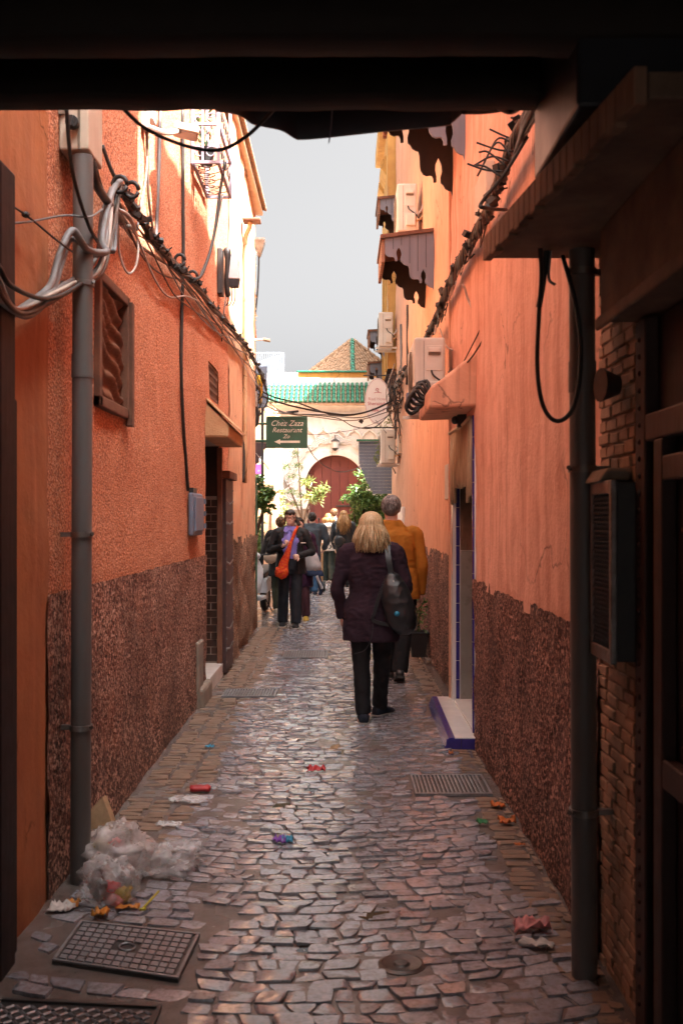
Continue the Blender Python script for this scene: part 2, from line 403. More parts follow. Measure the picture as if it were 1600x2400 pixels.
# covers in the paving: quads on the ground (near to far)
COV = {'cover': [G(122,2267), G(418,2311), G(469,2204), G(189,2173)],
       'plate': [V((-1.10,2.62,0)), V((-.57,2.62,0)), V((-.565,3.225,0)), V((-1.08,3.275,0))],
       'grateA': [V((-1.04,8.86,0)), V((-.575,8.86,0)), V((-.575,9.24,0)), V((-1.04,9.24,0))],
       'grateB': [V((-.66,11.35,0)), V((-.16,11.35,0)), V((-.16,11.97,0)), V((-.66,11.97,0))],
       'grateC': [V((.41,5.70,0)), V((.84,5.70,0)), V((.84,6.14,0)), V((.41,6.14,0))]}
def inq(q, x, y, m):
    c = sum(q, V())/4
    for i in range(4):
        a, b = q[i], q[(i+1) % 4]
        e = b-a; nrm = V((-e.y, e.x, 0)).normalized()
        if (V((x, y, 0))-a).dot(nrm) < -m: return False
    return True
PUD = V((-.47, 3.97, 0))
def blocked(x, y):
    if any(inq(q, x, y, .055) for q in COV.values()): return True
    if (x-.207)**2+(y-3.54)**2 < .10**2: return True
    if ((x-PUD.x)/.10)**2+((y-PUD.y)/.11)**2 < 1: return True
    if .70 < x and 6.84 < y < 8.6: return True
    if x < -.78 and 3.86 < y < 4.75 and noise.noise(V((x*3, y*3, 5))) > .12: return True       # broken edge by the drain pipe
    return False
def stone2(xa0, xa1, xb0, xb1, y00, y01, y10, y11, jit, zt, rng):
    """one cobble: near edge xa0..xa1, far edge xb0..xb1; returns verts, faces"""
    cor = [V((xa0, y00, 0)), V((xa1, y01, 0)), V((xb1, y11, 0)), V((xb0, y10, 0))]
    cor = [p+V((rng.uniform(-1, 1), rng.uniform(-1, 1), 0))*jit for p in cor]
    c = sum(cor, V())/4; ring = []
    for i in range(4):
        a, b = cor[i], cor[(i+1) % 4]
        ring.append(a+(c-a)*rng.uniform(.02, .12))
        ring.append((a+b)/2+(((a+b)/2)-c)*rng.uniform(-.06, .05)+V((rng.uniform(-1, 1), rng.uniform(-1, 1), 0))*jit*.6)
    tx, ty = rng.uniform(-.06, .06), rng.uniform(-.075, .06)
    def z(p, h): return h+(p.x-c.x)*tx+(p.y-c.y)*ty
    vs = [V((p.x, p.y, -.012)) for p in ring]
    for f, h in ((1.0, zt-.0045), (.965, zt-.0006), (.70, zt+rng.uniform(-.001, .001))):
        for p in ring:
            q = c+(p-c)*f; vs.append(V((q.x, q.y, z(q, h)+rng.uniform(-.0016, .0016))))
    vs.append(V((c.x, c.y, zt+rng.uniform(-.002, .0015))))
    fs = []
    for k in range(3):
        for i in range(8):
            j = (i+1) % 8; fs.append((k*8+i, k*8+j, (k+1)*8+j, (k+1)*8+i))
    for i in range(8): fs.append((24+i, 24+(i+1) % 8, 32))
    return vs, fs
def stone(x0, x1, y00, y01, y10, y11, jit, zt, rng): return stone2(x0, x1, x0, x1, y00, y01, y10, y11, jit, zt, rng)
rng = random.Random(11)
stones = []
def arc(x): return .20*(x+.05)**2+.035*math.sin(2.3*x+.7)
def bnd(x, y, k): return y+arc(x)+.020*noise.noise(V((x*2.6, k*.83, 1)))+.011*noise.noise(V((x*7.5, k*1.7, 4)))
y = 2.35; row = 0
while y < 30:
    d = rng.uniform(.058, .088)*(1 if y < 12 else 1.25)
    x = -1.15+rng.uniform(0, .10); sl0 = 0
    while x < .86:
        w = rng.uniform(.065, .138); sl1 = rng.uniform(-.016, .016)
        xm = x+w/2
        lim_l = -1.15 if y < 4.3 else (-.80+.03*math.sin(y*1.3))
        lim_r = .72+.03*math.sin(y) if y > 4 else .82
        if y > 15: lim_l = -2.4
        if lim_l < xm < lim_r:
            g = rng.uniform(.0015, .0042)
            if not blocked(xm, bnd(xm, y, row)+d/2) and not (rng.random() < .010):
                zt = .0165+rng.uniform(-.0045, .0045)+.007*fb((xm, y, 2), 1.3)+.012*max(0, abs(xm+.1)-.7)
                x0a, x0b, x1a, x1b = x+g-sl0, x+g+sl0, x+w-g-sl1, x+w-g+sl1
                stones.append((xm, y, w, d, stone2(x0a, x1a, x0b, x1b, bnd(x, y, row)+g, bnd(x+w, y, row)+g, bnd(x, y+d, row+1)-g, bnd(x+w, y+d, row+1)-g, .005, zt, rng), 0))
        x += w; sl0 = sl1
    y += d; row += 1
# tan setts along both edges
for side in (0, 1):
    for cidx in range(3 if side == 0 else 2):
        y = 4.45 if side == 0 else 3.0
        while y < 14.6:
            d = rng.uniform(.052, .082)
            w = rng.uniform(.12, .19)
            xa = (-1.155+cidx*.135+rng.uniform(-.015, .015)) if side == 0 else (.725+cidx*.125+rng.uniform(-.015, .015))
            xb = min(xa+(.125 if cidx else .13)+rng.uniform(-.012, .012), .89)
            xm = (xa+xb)/2
            if not blocked(xm, y+d/2) and noise.noise(V((xm*2, y*.9, 9))) > -.5-(.3 if side == 0 else .0):
                tt = .012*rng.uniform(-1, 1); g = .005
                stones.append((xm, y, xb-xa, d, stone(xa+g, xb-g, y+g+tt, y+g, y+d-g+tt, y+d-g, .006, .013+.012*max(0, abs(xm+.1)-.7)+rng.uniform(-.004, .004), rng), 1))
            y += d
stones.sort(key=lambda t: -(t[2]*t[3]/t[1]**3) if t[1] > 2.86 else 0)
rest = MB()
for i, (xm, y, w, d, (sv, sf), kind) in enumerate(stones):
    if i < 300:
        b = MB(); b.add(sv, sf); b.build('cobblestone' if kind == 0 else 'sett', M['cobble'] if kind == 0 else M['sett'], pave, smooth=True, angle=50)
    else:
        rest.cur = kind; rest.add(sv, sf)
o = rest.build('cobblestones', [M['cobble'], M['sett']], pave, smooth=True, angle=50); o['kind'] = 'stuff'
del stones
pd = MB(); k = 26
pd.add([V((PUD.x+math.cos(a)*(.13+.03*noise.noise(V((math.cos(a)*2, math.sin(a)*2, 1)))), PUD.y+math.sin(a)*.14, .0085)) for a in [2*math.pi*i/k for i in range(k)]], [tuple(range(k))])
tag(pd.build('puddle', M['water'], None), 'small muddy puddle beside the square manhole cover', kind='structure')
pd = MB()
for (u, v, ru, rv) in ((720, 2185, .10, .11), (735, 2235, .07, .07), (705, 1952, .13, .12), (690, 1900, .12, .12), (790, 1760, .05, .16), (725, 1850, .05, .1), (880, 2150, .06, .07), (640, 2240, .05, .05)):
    c = G(u, v); k = 18
    pd.add([V((c.x+math.cos(a)*ru*(1+.35*noise.noise(V((math.cos(a)*2+u, math.sin(a)*2, 1)))), c.y+math.sin(a)*rv*(1+.35*noise.noise(V((math.cos(a)*2, math.sin(a)*2+v, 4)))), .0125)) for a in [2*math.pi*i/k for i in range(k)]], [tuple(range(k))])
tag(pd.build('standing_water', M['water'], None), 'thin rain water standing in the joints of the cobbles', kind='structure')

# ------------------------------------------------------------------ left houses
lh = thing('house', 'terracotta house with rough stucco wall and brown shutter on the left', 'house', (-1.5, 7, 0))
w = MB()
wall_grid(w, 'x', XL, 4.15, 10.75, 1.22, HL, .09, [(4.98, 5.58, 2.15, 2.72), (9.22, 9.92, 2.66, 2.98), (8.95, 10.0, 0, 2.27)], .012, 1, fine=.0022)
w.build('wall', M['stucco_l'], lh, smooth=True)
w = MB(); wall_grid(w, 'x', XL, 3.3, 4.15, -.02, 3.2, .08, [], .014, 1)
w.build('smooth_pilaster', M['stucco_l2'], lh, smooth=True)
w = MB(); wall_grid(w, 'x', XL, 3.1, 4.16, 3.19, HL, .2, [], .012, 1)
w.build('wall', M['stucco_l'], lh, smooth=True)
w = MB(); wall_grid(w, 'x', XL+.012, 4.13, 8.95, -.02, 1.245, .04, [], .012, 1, fs=2.2, fine=.005, topwave=.006)
w.build('pebbledash_base', M['dado_l'], lh, smooth=True)
w = MB(); wall_grid(w, 'x', XL+.012, 10.02, 10.75, -.02, 1.3, .05, [], .02, 1, fs=3, fine=.006, topwave=.02)
w.build('pebbledash_base', M['dado_far'], lh, smooth=True)
w = MB(); w.box(-4, XL-.36, 3.0, 10.75, -.1, HL-.05); w.box(-3.9, XL-.03, 3.0, 8.93, HL-.2, HL-.01)
w.box(-4, XL-.03, 10.02, 10.74, -.1, HL-.05)
w.build('core', M['stucco_l2'], lh)
# window with brown sheet
wd = MB()
for (y0, y1, z0, z1) in ((4.93, 4.985, 2.10, 2.765), (5.575, 5.625, 2.10, 2.765), (4.93, 5.625, 2.10, 2.155), (4.93, 5.625, 2.715, 2.765)):
    wd.box(XL-.06, XL+.03, y0+.001, y1-.001, z0, z1)
wf = wd.build('window', M['brownframe'], lh, bevel=.006)
sh = MB(); ny, nz = 14, 40; vs_ = []
for iz in range(nz+1):
    for iy in range(ny+1):
        yy = 4.985+.59*iy/ny; zz = 2.155+.56*iz/nz
        wv = .016*math.sin((zz+ .25*(yy-5)+.05*noise.noise(V((yy*5, zz*4, 0))))*2*math.pi/.105)+.012*fb((yy, zz, 1), 4)
        vs_.append((XL-.005+wv, yy, zz))
sh.add(vs_, [(a*(ny+1)+b, a*(ny+1)+b+1, (a+1)*(ny+1)+b+1, (a+1)*(ny+1)+b) for a in range(nz) for b in range(ny)])
sh.build('wavy_sheet', M['brownwood'], wf, smooth=True)
br = MB(); br.box(XL+.012, XL+.05, 5.60, 5.655, 2.06, 2.74); br.build('side_post', M['brownframe'], wf, bevel=.005)
# lattice window
lw = MB(); lw.box(XL-.12, XL-.10, 9.2, 9.95, 2.6, 3.0); wf = lw.build('lattice_window', M['valance'], lh)
lb = MB()
for i in range(9):
    yy = 9.235+.67*i/8; lb.box(XL-.03, XL-.012, yy-.012, yy+.012, 2.665, 2.975)
for i in range(5):
    zz = 2.68+.28*i/4; lb.box(XL-.034, XL-.008, 9.222, 9.918, zz-.01, zz+.01)
lb.build('lattice', M['brownframe'], wf)
# doorway: brown glazed brick jamb, marble step, open studded leaf, hood
jb = MB(); jb.box(XL-.36, XL-.004, 10.001, 10.019, 0, 2.27); jb.box(XL-.36, XL-.004, 8.93, 8.949, 0, 2.27); jb.box(XL-.36, XL-.004, 8.93, 10.019, 2.271, 2.29)
dj = jb.build('doorway', M['grout'], lh)
z = .17; r = 0
proto = None
while z < 2.2:
    for k in range(-1, 3):
        x0 = XL-.012-.115*(k+1)+(.055 if r % 2 else 0)-.005; x1 = x0+.105
        x1 = min(x1, XL-.008); x0 = max(x0, XL-.33)
        if x1-x0 < .02: continue
        b = MB(); b.box(x0, x1, 9.992, 10.0, z, z+.062); b.build('brick', M['tilebrown'], dj)
    z += .072; r += 1
    if z > 1.75: break
b = MB(); b.box(XL-.33, XL-.010, 9.985, 10.0, 1.78, 2.26); b.build('dark_panel', M['darkwood'], dj)
b = MB(); b.box(XL-.36, XL+.03, 8.99, 10.06, -.01, .15); b.build('marble_step', M['marble'], lh, bevel=.008)
dl = MB(); dl.box(XL+.022, XL+.062, 10.03, 10.68, .05, 1.95); leaf = dl.build('door', M['studdoor'], lh, bevel=.004)
st = MB()
for i in range(9):
    for zz in (.25, .45, .9, 1.1, 1.5, 1.7):
        st.ell((XL+.063, 10.08+.55*i/8, zz+.03*abs(i-4)/4), (.008, .011, .011), 8, 4)
for i in range(16):
    for yy in (10.06, 10.65): st.ell((XL+.063, yy, .15+1.7*i/15), (.008, .010, .010), 8, 4)
st.build('studs', M['steel'], leaf, smooth=True)['kind'] = 'stuff'
b = MB(); b.box(XL+.02, XL+.10, 10.02, 10.72, 1.955, 2.03); b.build('wooden_lintel', M['brownframe'], lh, bevel=.006)
b = MB(); b.box(XL-.02, XL+.028, 9.96, 10.022, .14, 2.25); b.build('door_post', M['brownframe'], lh, bevel=.005)
hd = MB()
h0, h1, xo = 8.96, 10.22, XL+.205
vs_ = [(XL-.02, h0, 2.27), (xo, h0, 2.27), (xo, h0, 2.385), (XL-.02, h0, 2.60), (XL-.02, h1, 2.27), (xo, h1, 2.27), (xo, h1, 2.385), (XL-.02, h1, 2.60)]
hd.add(vs_, [(0,1,2,3), (7,6,5,4), (1,5,6,2), (2,6,7,3), (0,4,5,1)])
hood = hd.build('door_hood', M['hood'], lh, bevel=.02)
b = MB(); b.prism([(XL-.01, h0-.02, 2.615), (xo+.035, h0-.02, 2.375), (xo+.035, h0-.02, 2.395), (XL-.01, h0-.02, 2.64)], (0, h1-h0+.04, 0)); b.build('hood_top', M['hood'], hood, bevel=.008)
# stepped brick stub and wall base by the door
b = MB(); b.box(XL, XL+.035, 8.32, 8.60, -.01, .55); b.build('concrete_stub', M['concrete'], lh, bevel=.02)
b = MB(); b.box(XL, XL+.07, 8.36, 8.92, -.01, .17); b.build('kerb_stone', M['concrete'], lh, bevel=.03)

lf = thing('house', 'sunlit orange house with tiled cornice at the end of the left side', 'house', (-1.5, 12.8, 0))
px = lambda a: -1.185-.016*(a-10.75)
w = MB(); wall_grid(w, 'x', 0, 10.75, 14.85, 1.2, 6.0, .12, [], .022, 1, posf=px); w.build('wall', M['stucco_far'], lf, smooth=True)
w = MB(); wall_grid(w, 'x', 0, 10.75, 14.85, -.02, 1.33, .05, [], .05, 1, fs=1.8, fine=.008, posf=lambda a: px(a)+.02, topwave=.06); w.build('pebbledash_base', M['dado_far'], lf, smooth=True)
w = MB(); wall_grid(w, 'y', 14.85, -4, px(14.85)+.004, -.02, 6.0, .2, [], .012, 1); w.build('end_wall', M['stucco_far'], lf, smooth=True)
w = MB(); w.box(-4, -1.30, 10.76, 14.80, -.1, 5.96); w.build('core', M['stucco_far'], lf)
co = MB(); co.box(-1.6, -1.14, 10.76, 14.9, 5.97, 6.03); cor = co.build('cornice', M['cream'], lf, bevel=.01)
for i in range(42):
    yy = 10.8+i*.098
    t = MB()
    pts = []
    for j in range(7):
        a = math.pi*j/6; pts.append((math.cos(a)*.046, math.sin(a)*.046))
    t.loft([[V((x, yy+p, 6.06+q*1.0+(1.0+x)*-.3-.05)) for p, q in pts]+[V((x, yy+p*.8, 6.05+q*.8+(1.0+x)*-.3-.055)) for p, q in reversed(pts)] for x in (-1.5, -1.085)])
    t.build('roof_tile', M['claytile'], cor, smooth=True, angle=40)

# ------------------------------------------------------------------ right houses
rh = thing('house', 'salmon plastered house with dark pebbledash base on the right', 'house', (1.4, 6, 0))
w = MB(); wall_grid(w, 'x', XR, 3.58, 8.44, 1.1, HR-.9, .09, [(6.985, 8.30, 0, 2.26)], .014, -1, fine=.001); w.build('wall', M['stucco_r'], rh, smooth=True)
w = MB(); wall_grid(w, 'x', XR, -3, 3.6, 2.9, HR, .4, [], .01, -1); wall_grid(w, 'x', XR, 3.6, 4.8, HR-.9, HR, .3, [], .01, -1); wall_grid(w, 'x', XR, 5.3, 8.44, HR-.9, HR, .3, [], .01, -1); w.build('sun_slot_parapet', M['stucco_r'], rh, smooth=True)  # unseen wall top shaped for light: slot passes a sun streak, ends block sun
w = MB(); wall_grid(w, 'x', XR-.010, 3.58, 6.95, -.02, 1.15, .04, [], .014, -1, fs=2.4, fine=.006, topwave=.02); w.build('pebbledash_base', M['dado_r'], rh, smooth=True)
w = MB(); w.box(XR+.30, 4, -3, 8.44, -.1, HR-.95); w.box(XR+.02, XR+.31, 3.6, 6.90, -.1, HR-.95); w.box(XR+.02, XR+.31, 6.9, 8.44, 2.40, HR-.95); w.build('core', M['stucco_r'], rh)
r2 = thing('house', 'orange plastered house with grey wooden awnings further along the right', 'house', (1.5, 13, 0))
w = MB(); wall_grid(w, 'x', XR2, 8.44, 18.6, 1.15, 7.2, .12, [], .020, -1, fs=1.1); wall_grid(w, 'x', XR2, 8.44, 9.5, 7.2, HR, .12, [], .020, -1, fs=1.1); wall_grid(w, 'x', XR2, 13.4, 18.6, 7.2, 8.9, .12, [], .020, -1, fs=1.1); w.build('wall', M['stucco_r2'], r2, smooth=True)
w = MB(); wall_grid(w, 'x', XR2-.012, 8.44, 18.6, -.02, 1.235, .05, [], .02, -1, fs=2, fine=.007, topwave=.03); w.build('pebbledash_base', M['dado_r'], r2, smooth=True)
w = MB(); w.box(XR2+.03, 4, 8.45, 18.6, -.1, 7.18); w.box(XR2+.03, 4, 13.4, 18.6, 7.18, 8.85); w.box(XR-.02, XR2+.02, 8.445, 8.47, -.01, HR-.05); w.build('core', M['stucco_r2'], r2)
# tiled doorway of the near right house
dw = MB()
dw.box(XR-.006, XR+.22, 8.302, 8.43, 0, 2.262)                     # far jamb
tj = dw.build('doorway', M['whitetile'], rh)
def strip(par, x0, x1, y0, y1, z0, z1, m, name='tile'):
    b = MB(); b.box(x0, x1, y0, y1, z0, z1); return b.build(name, m, par, bevel=.0015)
z = .10
while z < 2.2:
    h = .155
    strip(tj, XR+.022, XR+.05, 8.296, 8.303, z, min(z+h-.004, 2.26), M['bluetile'])
    strip(tj, XR-.016, XR-.004, 6.955, 6.990, z, min(z+h-.004, 2.26), M['bluetile'])
    strip(tj, XR-.012, XR-.004, 6.993, 7.018, z, min(z+h-.004, 2.26), M['whitetile'])
    z += h
strip(tj, XR+.056, XR+.20, 8.290, 8.303, .10, 1.30, M['greyjamb'], 'stone_panel')
strip(tj, XR+.056, XR+.20, 8.288, 8.302, 1.303, 1.85, M['slab'], 'dark_panel')
strip(tj, XR-.004, XR+.25, 6.955, 6.985, 0, 2.26, M['whitetile'], 'near_jamb')
strip(tj, XR+.2, XR+.22, 6.99, 8.30, .1, 2.26, M['doorwood'], 'door')
strip(tj, XR+.0, XR+.25, 6.955, 8.43, 2.264, 2.30, M['stucco_r'], 'lintel')
rb = thing('reed_blind', 'short split reed blind hanging in the blue tiled doorway', 'blind', (XR, 7.6, 1.8))
rg = random.Random(3)
for i in range(58):
    yy = 7.02+1.27*i/57
    b = MB(); x = XR-.018+rg.uniform(-.006, .006)
    zb = 1.80+rg.uniform(-.02, .03) if 7.25 < yy < 8.0 else 1.78-rg.uniform(0, .12)
    b.tube([(x, yy, zb), (x+rg.uniform(-.006, .006), yy+rg.uniform(-.006, .006), 2.0), (x, yy+rg.uniform(-.004, .004), 2.245)], .0125, 5)
    b.build('reed', M['reed'], rb, smooth=True)
b = MB(); b.tube(crom([(XR-.03, 7.0, 2.25), (XR-.03, 7.4, 2.235), (XR-.03, 7.9, 2.245), (XR-.03, 8.32, 2.25)]), .014, 6); b.build('rail', M['reed'], rb, smooth=True)
# step with cobalt edge
sp = thing('doorstep', 'white tiled doorstep edged in cobalt blue tiles under the right doorway', 'doorstep', (.8, 7.6, 0))
b = MB(); b.prism([(.725, 6.90, 0), (XR, 6.90, 0), (XR, 8.5, 0), (.755, 8.5, 0)], (0, 0, .075)); b.build('base', M['concrete'], sp)
xe = lambda yy: .705+.03*(yy-6.88)/1.62
yy = 6.88
while yy < 8.45:
    y2 = min(yy+.195, 8.5)
    b = MB(); xa, xb = xe(yy), xe(y2)
    b.prism([(xa-.022, yy+.002, -.005), (xa+.012, yy+.002, .078), (xa+.02, yy+.002, .078), (xa+.02, yy+.002, -.005)], (xb-xa, y2-yy-.004, 0)); b.build('tile', M['bluetile'], sp)
    b = MB(); b.prism([(xa+.014, yy+.002, .077), (xa+.054, yy+.002, .077), (xb+.054, y2-.002, .077), (xb+.014, y2-.002, .077)], (0, 0, .007)); b.build('tile', M['bluetile'], sp)
    b = MB(); b.prism([(xa+.057, yy+.002, .077), (XR+.0, yy+.002, .077), (XR+.0, y2-.002, .077), (xb+.057, y2-.002, .077)], (0, 0, .006)); b.build('tile', M['whitetile'], sp)
    yy = y2
for k in range(2):
    b = MB(); xa = .70+.103*k; b.box(xa+.002, xa+.101, 6.868, 6.879, -.005, .078); b.build('tile', M['bluetile'], sp)
b = MB(); b.box(XR+.002, XR+.19, 6.99, 8.288, -.01, .10); b.build('sill', M['whitetile'], sp)
# plaster hood over the right door
hd = MB(); y0, y1, xo = 6.88, 7.78, .588
prof = [(XR+.03, 2.315), (xo, 2.30), (xo+.008, 2.445), (xo+.09, 2.50), (XR-.10, 2.605), (XR+.03, 2.70)]
hd.prism([(x, y0, z) for x, z in prof], (0, y1-y0, 0)); hd.build('door_hood', M['stucco_r2'], rh, bevel=.018, fix=True)

yb = thing('house', 'tall yellow house with stepped mouldings overhanging behind the right row', 'house', (2, 22, 0))
w = MB(); wall_grid(w, 'x', .84, 18.62, 21.2, 4.3, 9.0, .4, [], .01, -1); wall_grid(w, 'y', 18.64, .84, 1.2, 4.3, 9.0, .2, [], .004, -1); w.build('wall', M['yellow'], yb)
w = MB(); w.box(1.05, 4, 18.7, 21.2, -.1, 8.95); w.build('core', M['stucco_r2'], yb)
for i in range(2):
    b = MB(); yy = 19.0+i*1.15
    b.box(.80, .84, yy, yy+.10, 4.3, 6.4); b.build('pilaster', M['yellow'], yb, bevel=.01)
    b = MB(); b.prism([(.84, yy+.2, 6.5), (.76, yy+.2, 6.62), (.76, yy+.2, 6.7), (.84, yy+.2, 6.78)], (0, .8, 0)); b.build('sill', M['yellow'], yb)
    b = MB(); b.prism([(.84, yy+.2, 8.0), (.74, yy+.2, 8.15), (.74, yy+.2, 8.25), (.84, yy+.2, 8.4)], (0, .85, 0)); b.build('window_hood', M['yellow'], yb)
b = MB(); b.box(.70, .86, 18.63, 21.2, 8.82, 9.1); b.build('cornice', M['yellow'], yb, bevel=.02)

th = thing('added_shade_house', 'unseen tall white house added beside the gate to shade its roof', 'house', (3, 28.5, 0))  # out of view, added to keep sun off the gate roof
w = MB(); w.box(1.66, 5, 29.8, 36, 8.9, 10.8); w.build('pavilion_shade_block', M['white'], th)  # unseen block added only to shade the pavilion roof
w = MB(); wall_grid(w, 'x', 1.62, 25.5, 36, 0, 9.0, .4, [], .01, -1); wall_grid(w, 'y', 25.5, 1.62, 5, 0, 9.0, .4, [], .01, -1); w.build('wall', M['white'], th)
w = MB(); w.box(1.66, 5, 25.55, 36, 0, 8.95); w.build('core', M['white'], th)
# ------------------------------------------------------------------ covered passage we stand in
pl = thing('passage_wall', 'dark left wall of the covered passage', None, (-1.2, 0, 0)); pl['kind'] = 'structure'
b = MB(); b.box(-1.45, XL, -6, 3.3, -.02, 2.95); b.build('wall', M['slab'], pl)
b = MB(); b.box(XL, XL+.06, 3.40, 3.56, -.01, 2.75); b.box(XL, XL+.035, 3.57, 3.66, -.01, 1.98); b.build('door_frame', M['doorwood'], pl, bevel=.01)
pr = thing('passage_wall', 'dark right wall of the covered passage', None, (1.2, 0, 0)); pr['kind'] = 'structure'
b = MB(); b.box(XR+.06, 1.35, -6, 3.2, -.02, 2.95); b.box(XR, 1.35, -6, 1.2, -.02, 2.95); b.build('wall', M['slab'], pr)
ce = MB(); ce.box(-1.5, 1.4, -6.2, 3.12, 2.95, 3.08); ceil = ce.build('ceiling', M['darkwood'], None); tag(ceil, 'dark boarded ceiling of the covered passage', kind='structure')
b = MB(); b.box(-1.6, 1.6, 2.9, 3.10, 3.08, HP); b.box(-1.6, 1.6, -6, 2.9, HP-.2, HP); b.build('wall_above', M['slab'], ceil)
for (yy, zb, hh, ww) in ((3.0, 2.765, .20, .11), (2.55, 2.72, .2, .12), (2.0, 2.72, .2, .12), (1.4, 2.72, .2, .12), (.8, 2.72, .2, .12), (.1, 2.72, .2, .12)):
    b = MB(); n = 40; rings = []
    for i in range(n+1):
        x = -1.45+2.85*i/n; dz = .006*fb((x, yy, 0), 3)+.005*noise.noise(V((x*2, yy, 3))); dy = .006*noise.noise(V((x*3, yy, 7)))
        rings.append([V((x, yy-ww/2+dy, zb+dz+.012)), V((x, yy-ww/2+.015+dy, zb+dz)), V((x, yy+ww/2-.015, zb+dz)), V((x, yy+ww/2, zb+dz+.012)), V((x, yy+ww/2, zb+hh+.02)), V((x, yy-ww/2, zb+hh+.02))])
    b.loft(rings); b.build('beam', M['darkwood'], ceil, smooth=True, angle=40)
tp = MB(); n = 30; vs_ = []
prof = [(505, 258), (560, 268), (590, 288), (625, 296), (660, 304), (690, 322), (705, 325), (760, 321), (900, 306), (1040, 293), (1060, 285), (1085, 262), (1095, 250)]
pp = crom([P(u, v, 3.25) for u, v in prof], 5)
top = [V((p.x, 3.20, 2.86)) for p in pp]
m = len(pp)
tp.add(pp+top+[p+V((0, .012, 0)) for p in pp]+[p+V((0, .012, 0)) for p in top], [(i, i+1, m+i+1, m+i) for i in range(m-1)]+[(2*m+i+1, 2*m+i, 3*m+i, 3*m+i+1) for i in range(m-1)]+[(i+1, i, 2*m+i, 2*m+i+1) for i in range(m-1)])
tag(tp.build('tarpaulin', M['tarp'], None, smooth=True), 'black sheeting sagging below the dark passage beam', 'tarpaulin')
b = MB(); b.tube(crom([P(778, 250, 3.18), P(776, 290, 3.18), P(770, 338, 3.18)]), [.006]*12+[.001], 5, flat=.4); tag(b.build('blue_strap', M['plastic_blue'], None), 'thin blue strip dangling from the passage beam', 'strip')

# right side of the passage: slab hood, lintel, brick pier, dark door, cabinet
sl = thing('slab_hood', 'rough brown boarded hood jutting over the right passage door', 'hood', (.75, 3.2, 2.46))
b = MB()
ul = [P(1152, 607, 3.55), V((XR+.05, 3.55, 2.455)), V((XR+.05, 2.2, 2.455)), V((.66, 2.2, 2.455))]
ul[0].z = 2.455
b.prism(ul, (0, 0, .06)); b.build('boarding', M['slab'], sl, bevel=.006, fix=True)
for i in range(24):
    t0, t1 = i/24+.001, (i+1)/24-.001
    a, c = ul[3].lerp(ul[0], t0), ul[3].lerp(ul[0], t1); nrm = V((-.03, 0, 0))
    q = MB(); dz = .006*math.sin(i*2.3)
    q.prism([a+V((-.002, 0, -.012+dz)), c+V((-.002, 0, -.012+dz)), c+V((-.002, 0, .072)), a+V((-.002, 0, .072))], nrm); q.build('edge_board', M['slabedge'], sl, bevel=.004, fix=True)
b = MB(); b.box(.575, 1.3, 2.5, 3.06, 2.56, 2.94); b.build('shade_block', M['tarp'], pr, bevel=.01)  # black block added to stand for the deep shade above the hood
b = MB(); b.box(.80, XR+.05, 1.2, 3.17, 2.16, 2.45); b.box(.785, .80, 1.2, 3.18, 2.135, 2.175); b.build('lintel', M['slab'], pr, bevel=.008)
dd = MB(); dd.box(XR+.03, XR+.058, 1.25, 3.12, 0, 2.15); door = dd.build('door', M['doorwood'], pr)
for (y0, y1, z0, z1) in ((3.02, 3.12, 0, 2.15), (1.25, 3.02, 1.78, 1.86), (2.86, 2.94, 0, 1.78), (1.3, 2.86, 1.66, 1.73), (1.3, 2.86, .8, .88), (1.3, 2.86, 0, .12), (2.2, 2.27, .12, 1.66)):
    b = MB(); b.box(XR-.012, XR+.032, y0, y1, z0, z1); b.build('door_rail', M['framewood'], door, bevel=.006)
st = MB()
for i in range(40): st.ell((XR-.014, 3.07, .1+i*.051), (.006, .009, .009), 6, 4)
for i in range(12):
    for j in range(6): st.ell((XR+.027, 2.35+j*.09, .2+i*.12), (.005, .008, .008), 6, 4)
st.build('studs', M['framewood'], door, smooth=True)['kind'] = 'stuff'
pier = MB(); pier.box(XR+.006, XR+.2, 3.165, 3.60, -.01, 2.46); pie = pier.build('brick_pier', M['mortar'], pr)
rg = random.Random(5); z = .0; r = 0; made = []
while z < 2.44:
    yy = 3.165-(.06 if r % 2 else 0)
    while yy < 3.59:
        l = rg.uniform(.10, .14); a, c = max(yy, 3.165), min(yy+l-.008, 3.598)
        if c-a > .025:
            q = MB(); dx = rg.uniform(-.005, .003); h = .038
            k = 5; vs2 = []; 
            q.prism([(XR+.03, a, z+rg.uniform(0, .004)), (XR+.03, c, z+rg.uniform(0, .006)), (XR+.03, c-rg.uniform(0, .008), z+h+rg.uniform(-.004, .004)), (XR+.03, a+rg.uniform(0, .008), z+h+rg.uniform(-.004, .004))], (-.03+dx, 0, rg.uniform(-.003, .003)))
            q.build('brick', M['brick'], pie, bevel=.004, fix=True)
        yy += l
    z += .044; r += 1
cb = thing('meter_cabinet', 'black wall cabinet with a pierced grille beside the right drain pipe', 'cabinet', (.86, 3.25, 1.1))
b = MB(); b.box(.836, XR+.01, 3.12, 3.37, 1.115, 1.665); b.build('body', M['iron'], cb, bevel=.006)
b = MB()
for (y0, y1, z0, z1) in ((3.115, 3.14, 1.108, 1.672), (3.352, 3.376, 1.108, 1.672), (3.14, 3.352, 1.63, 1.672), (3.14, 3.352, 1.108, 1.15)): b.box(.818, .838, y0, y1, z0, z1)
b.build('frame', M['steel'], cb, bevel=.004)
g = MB()
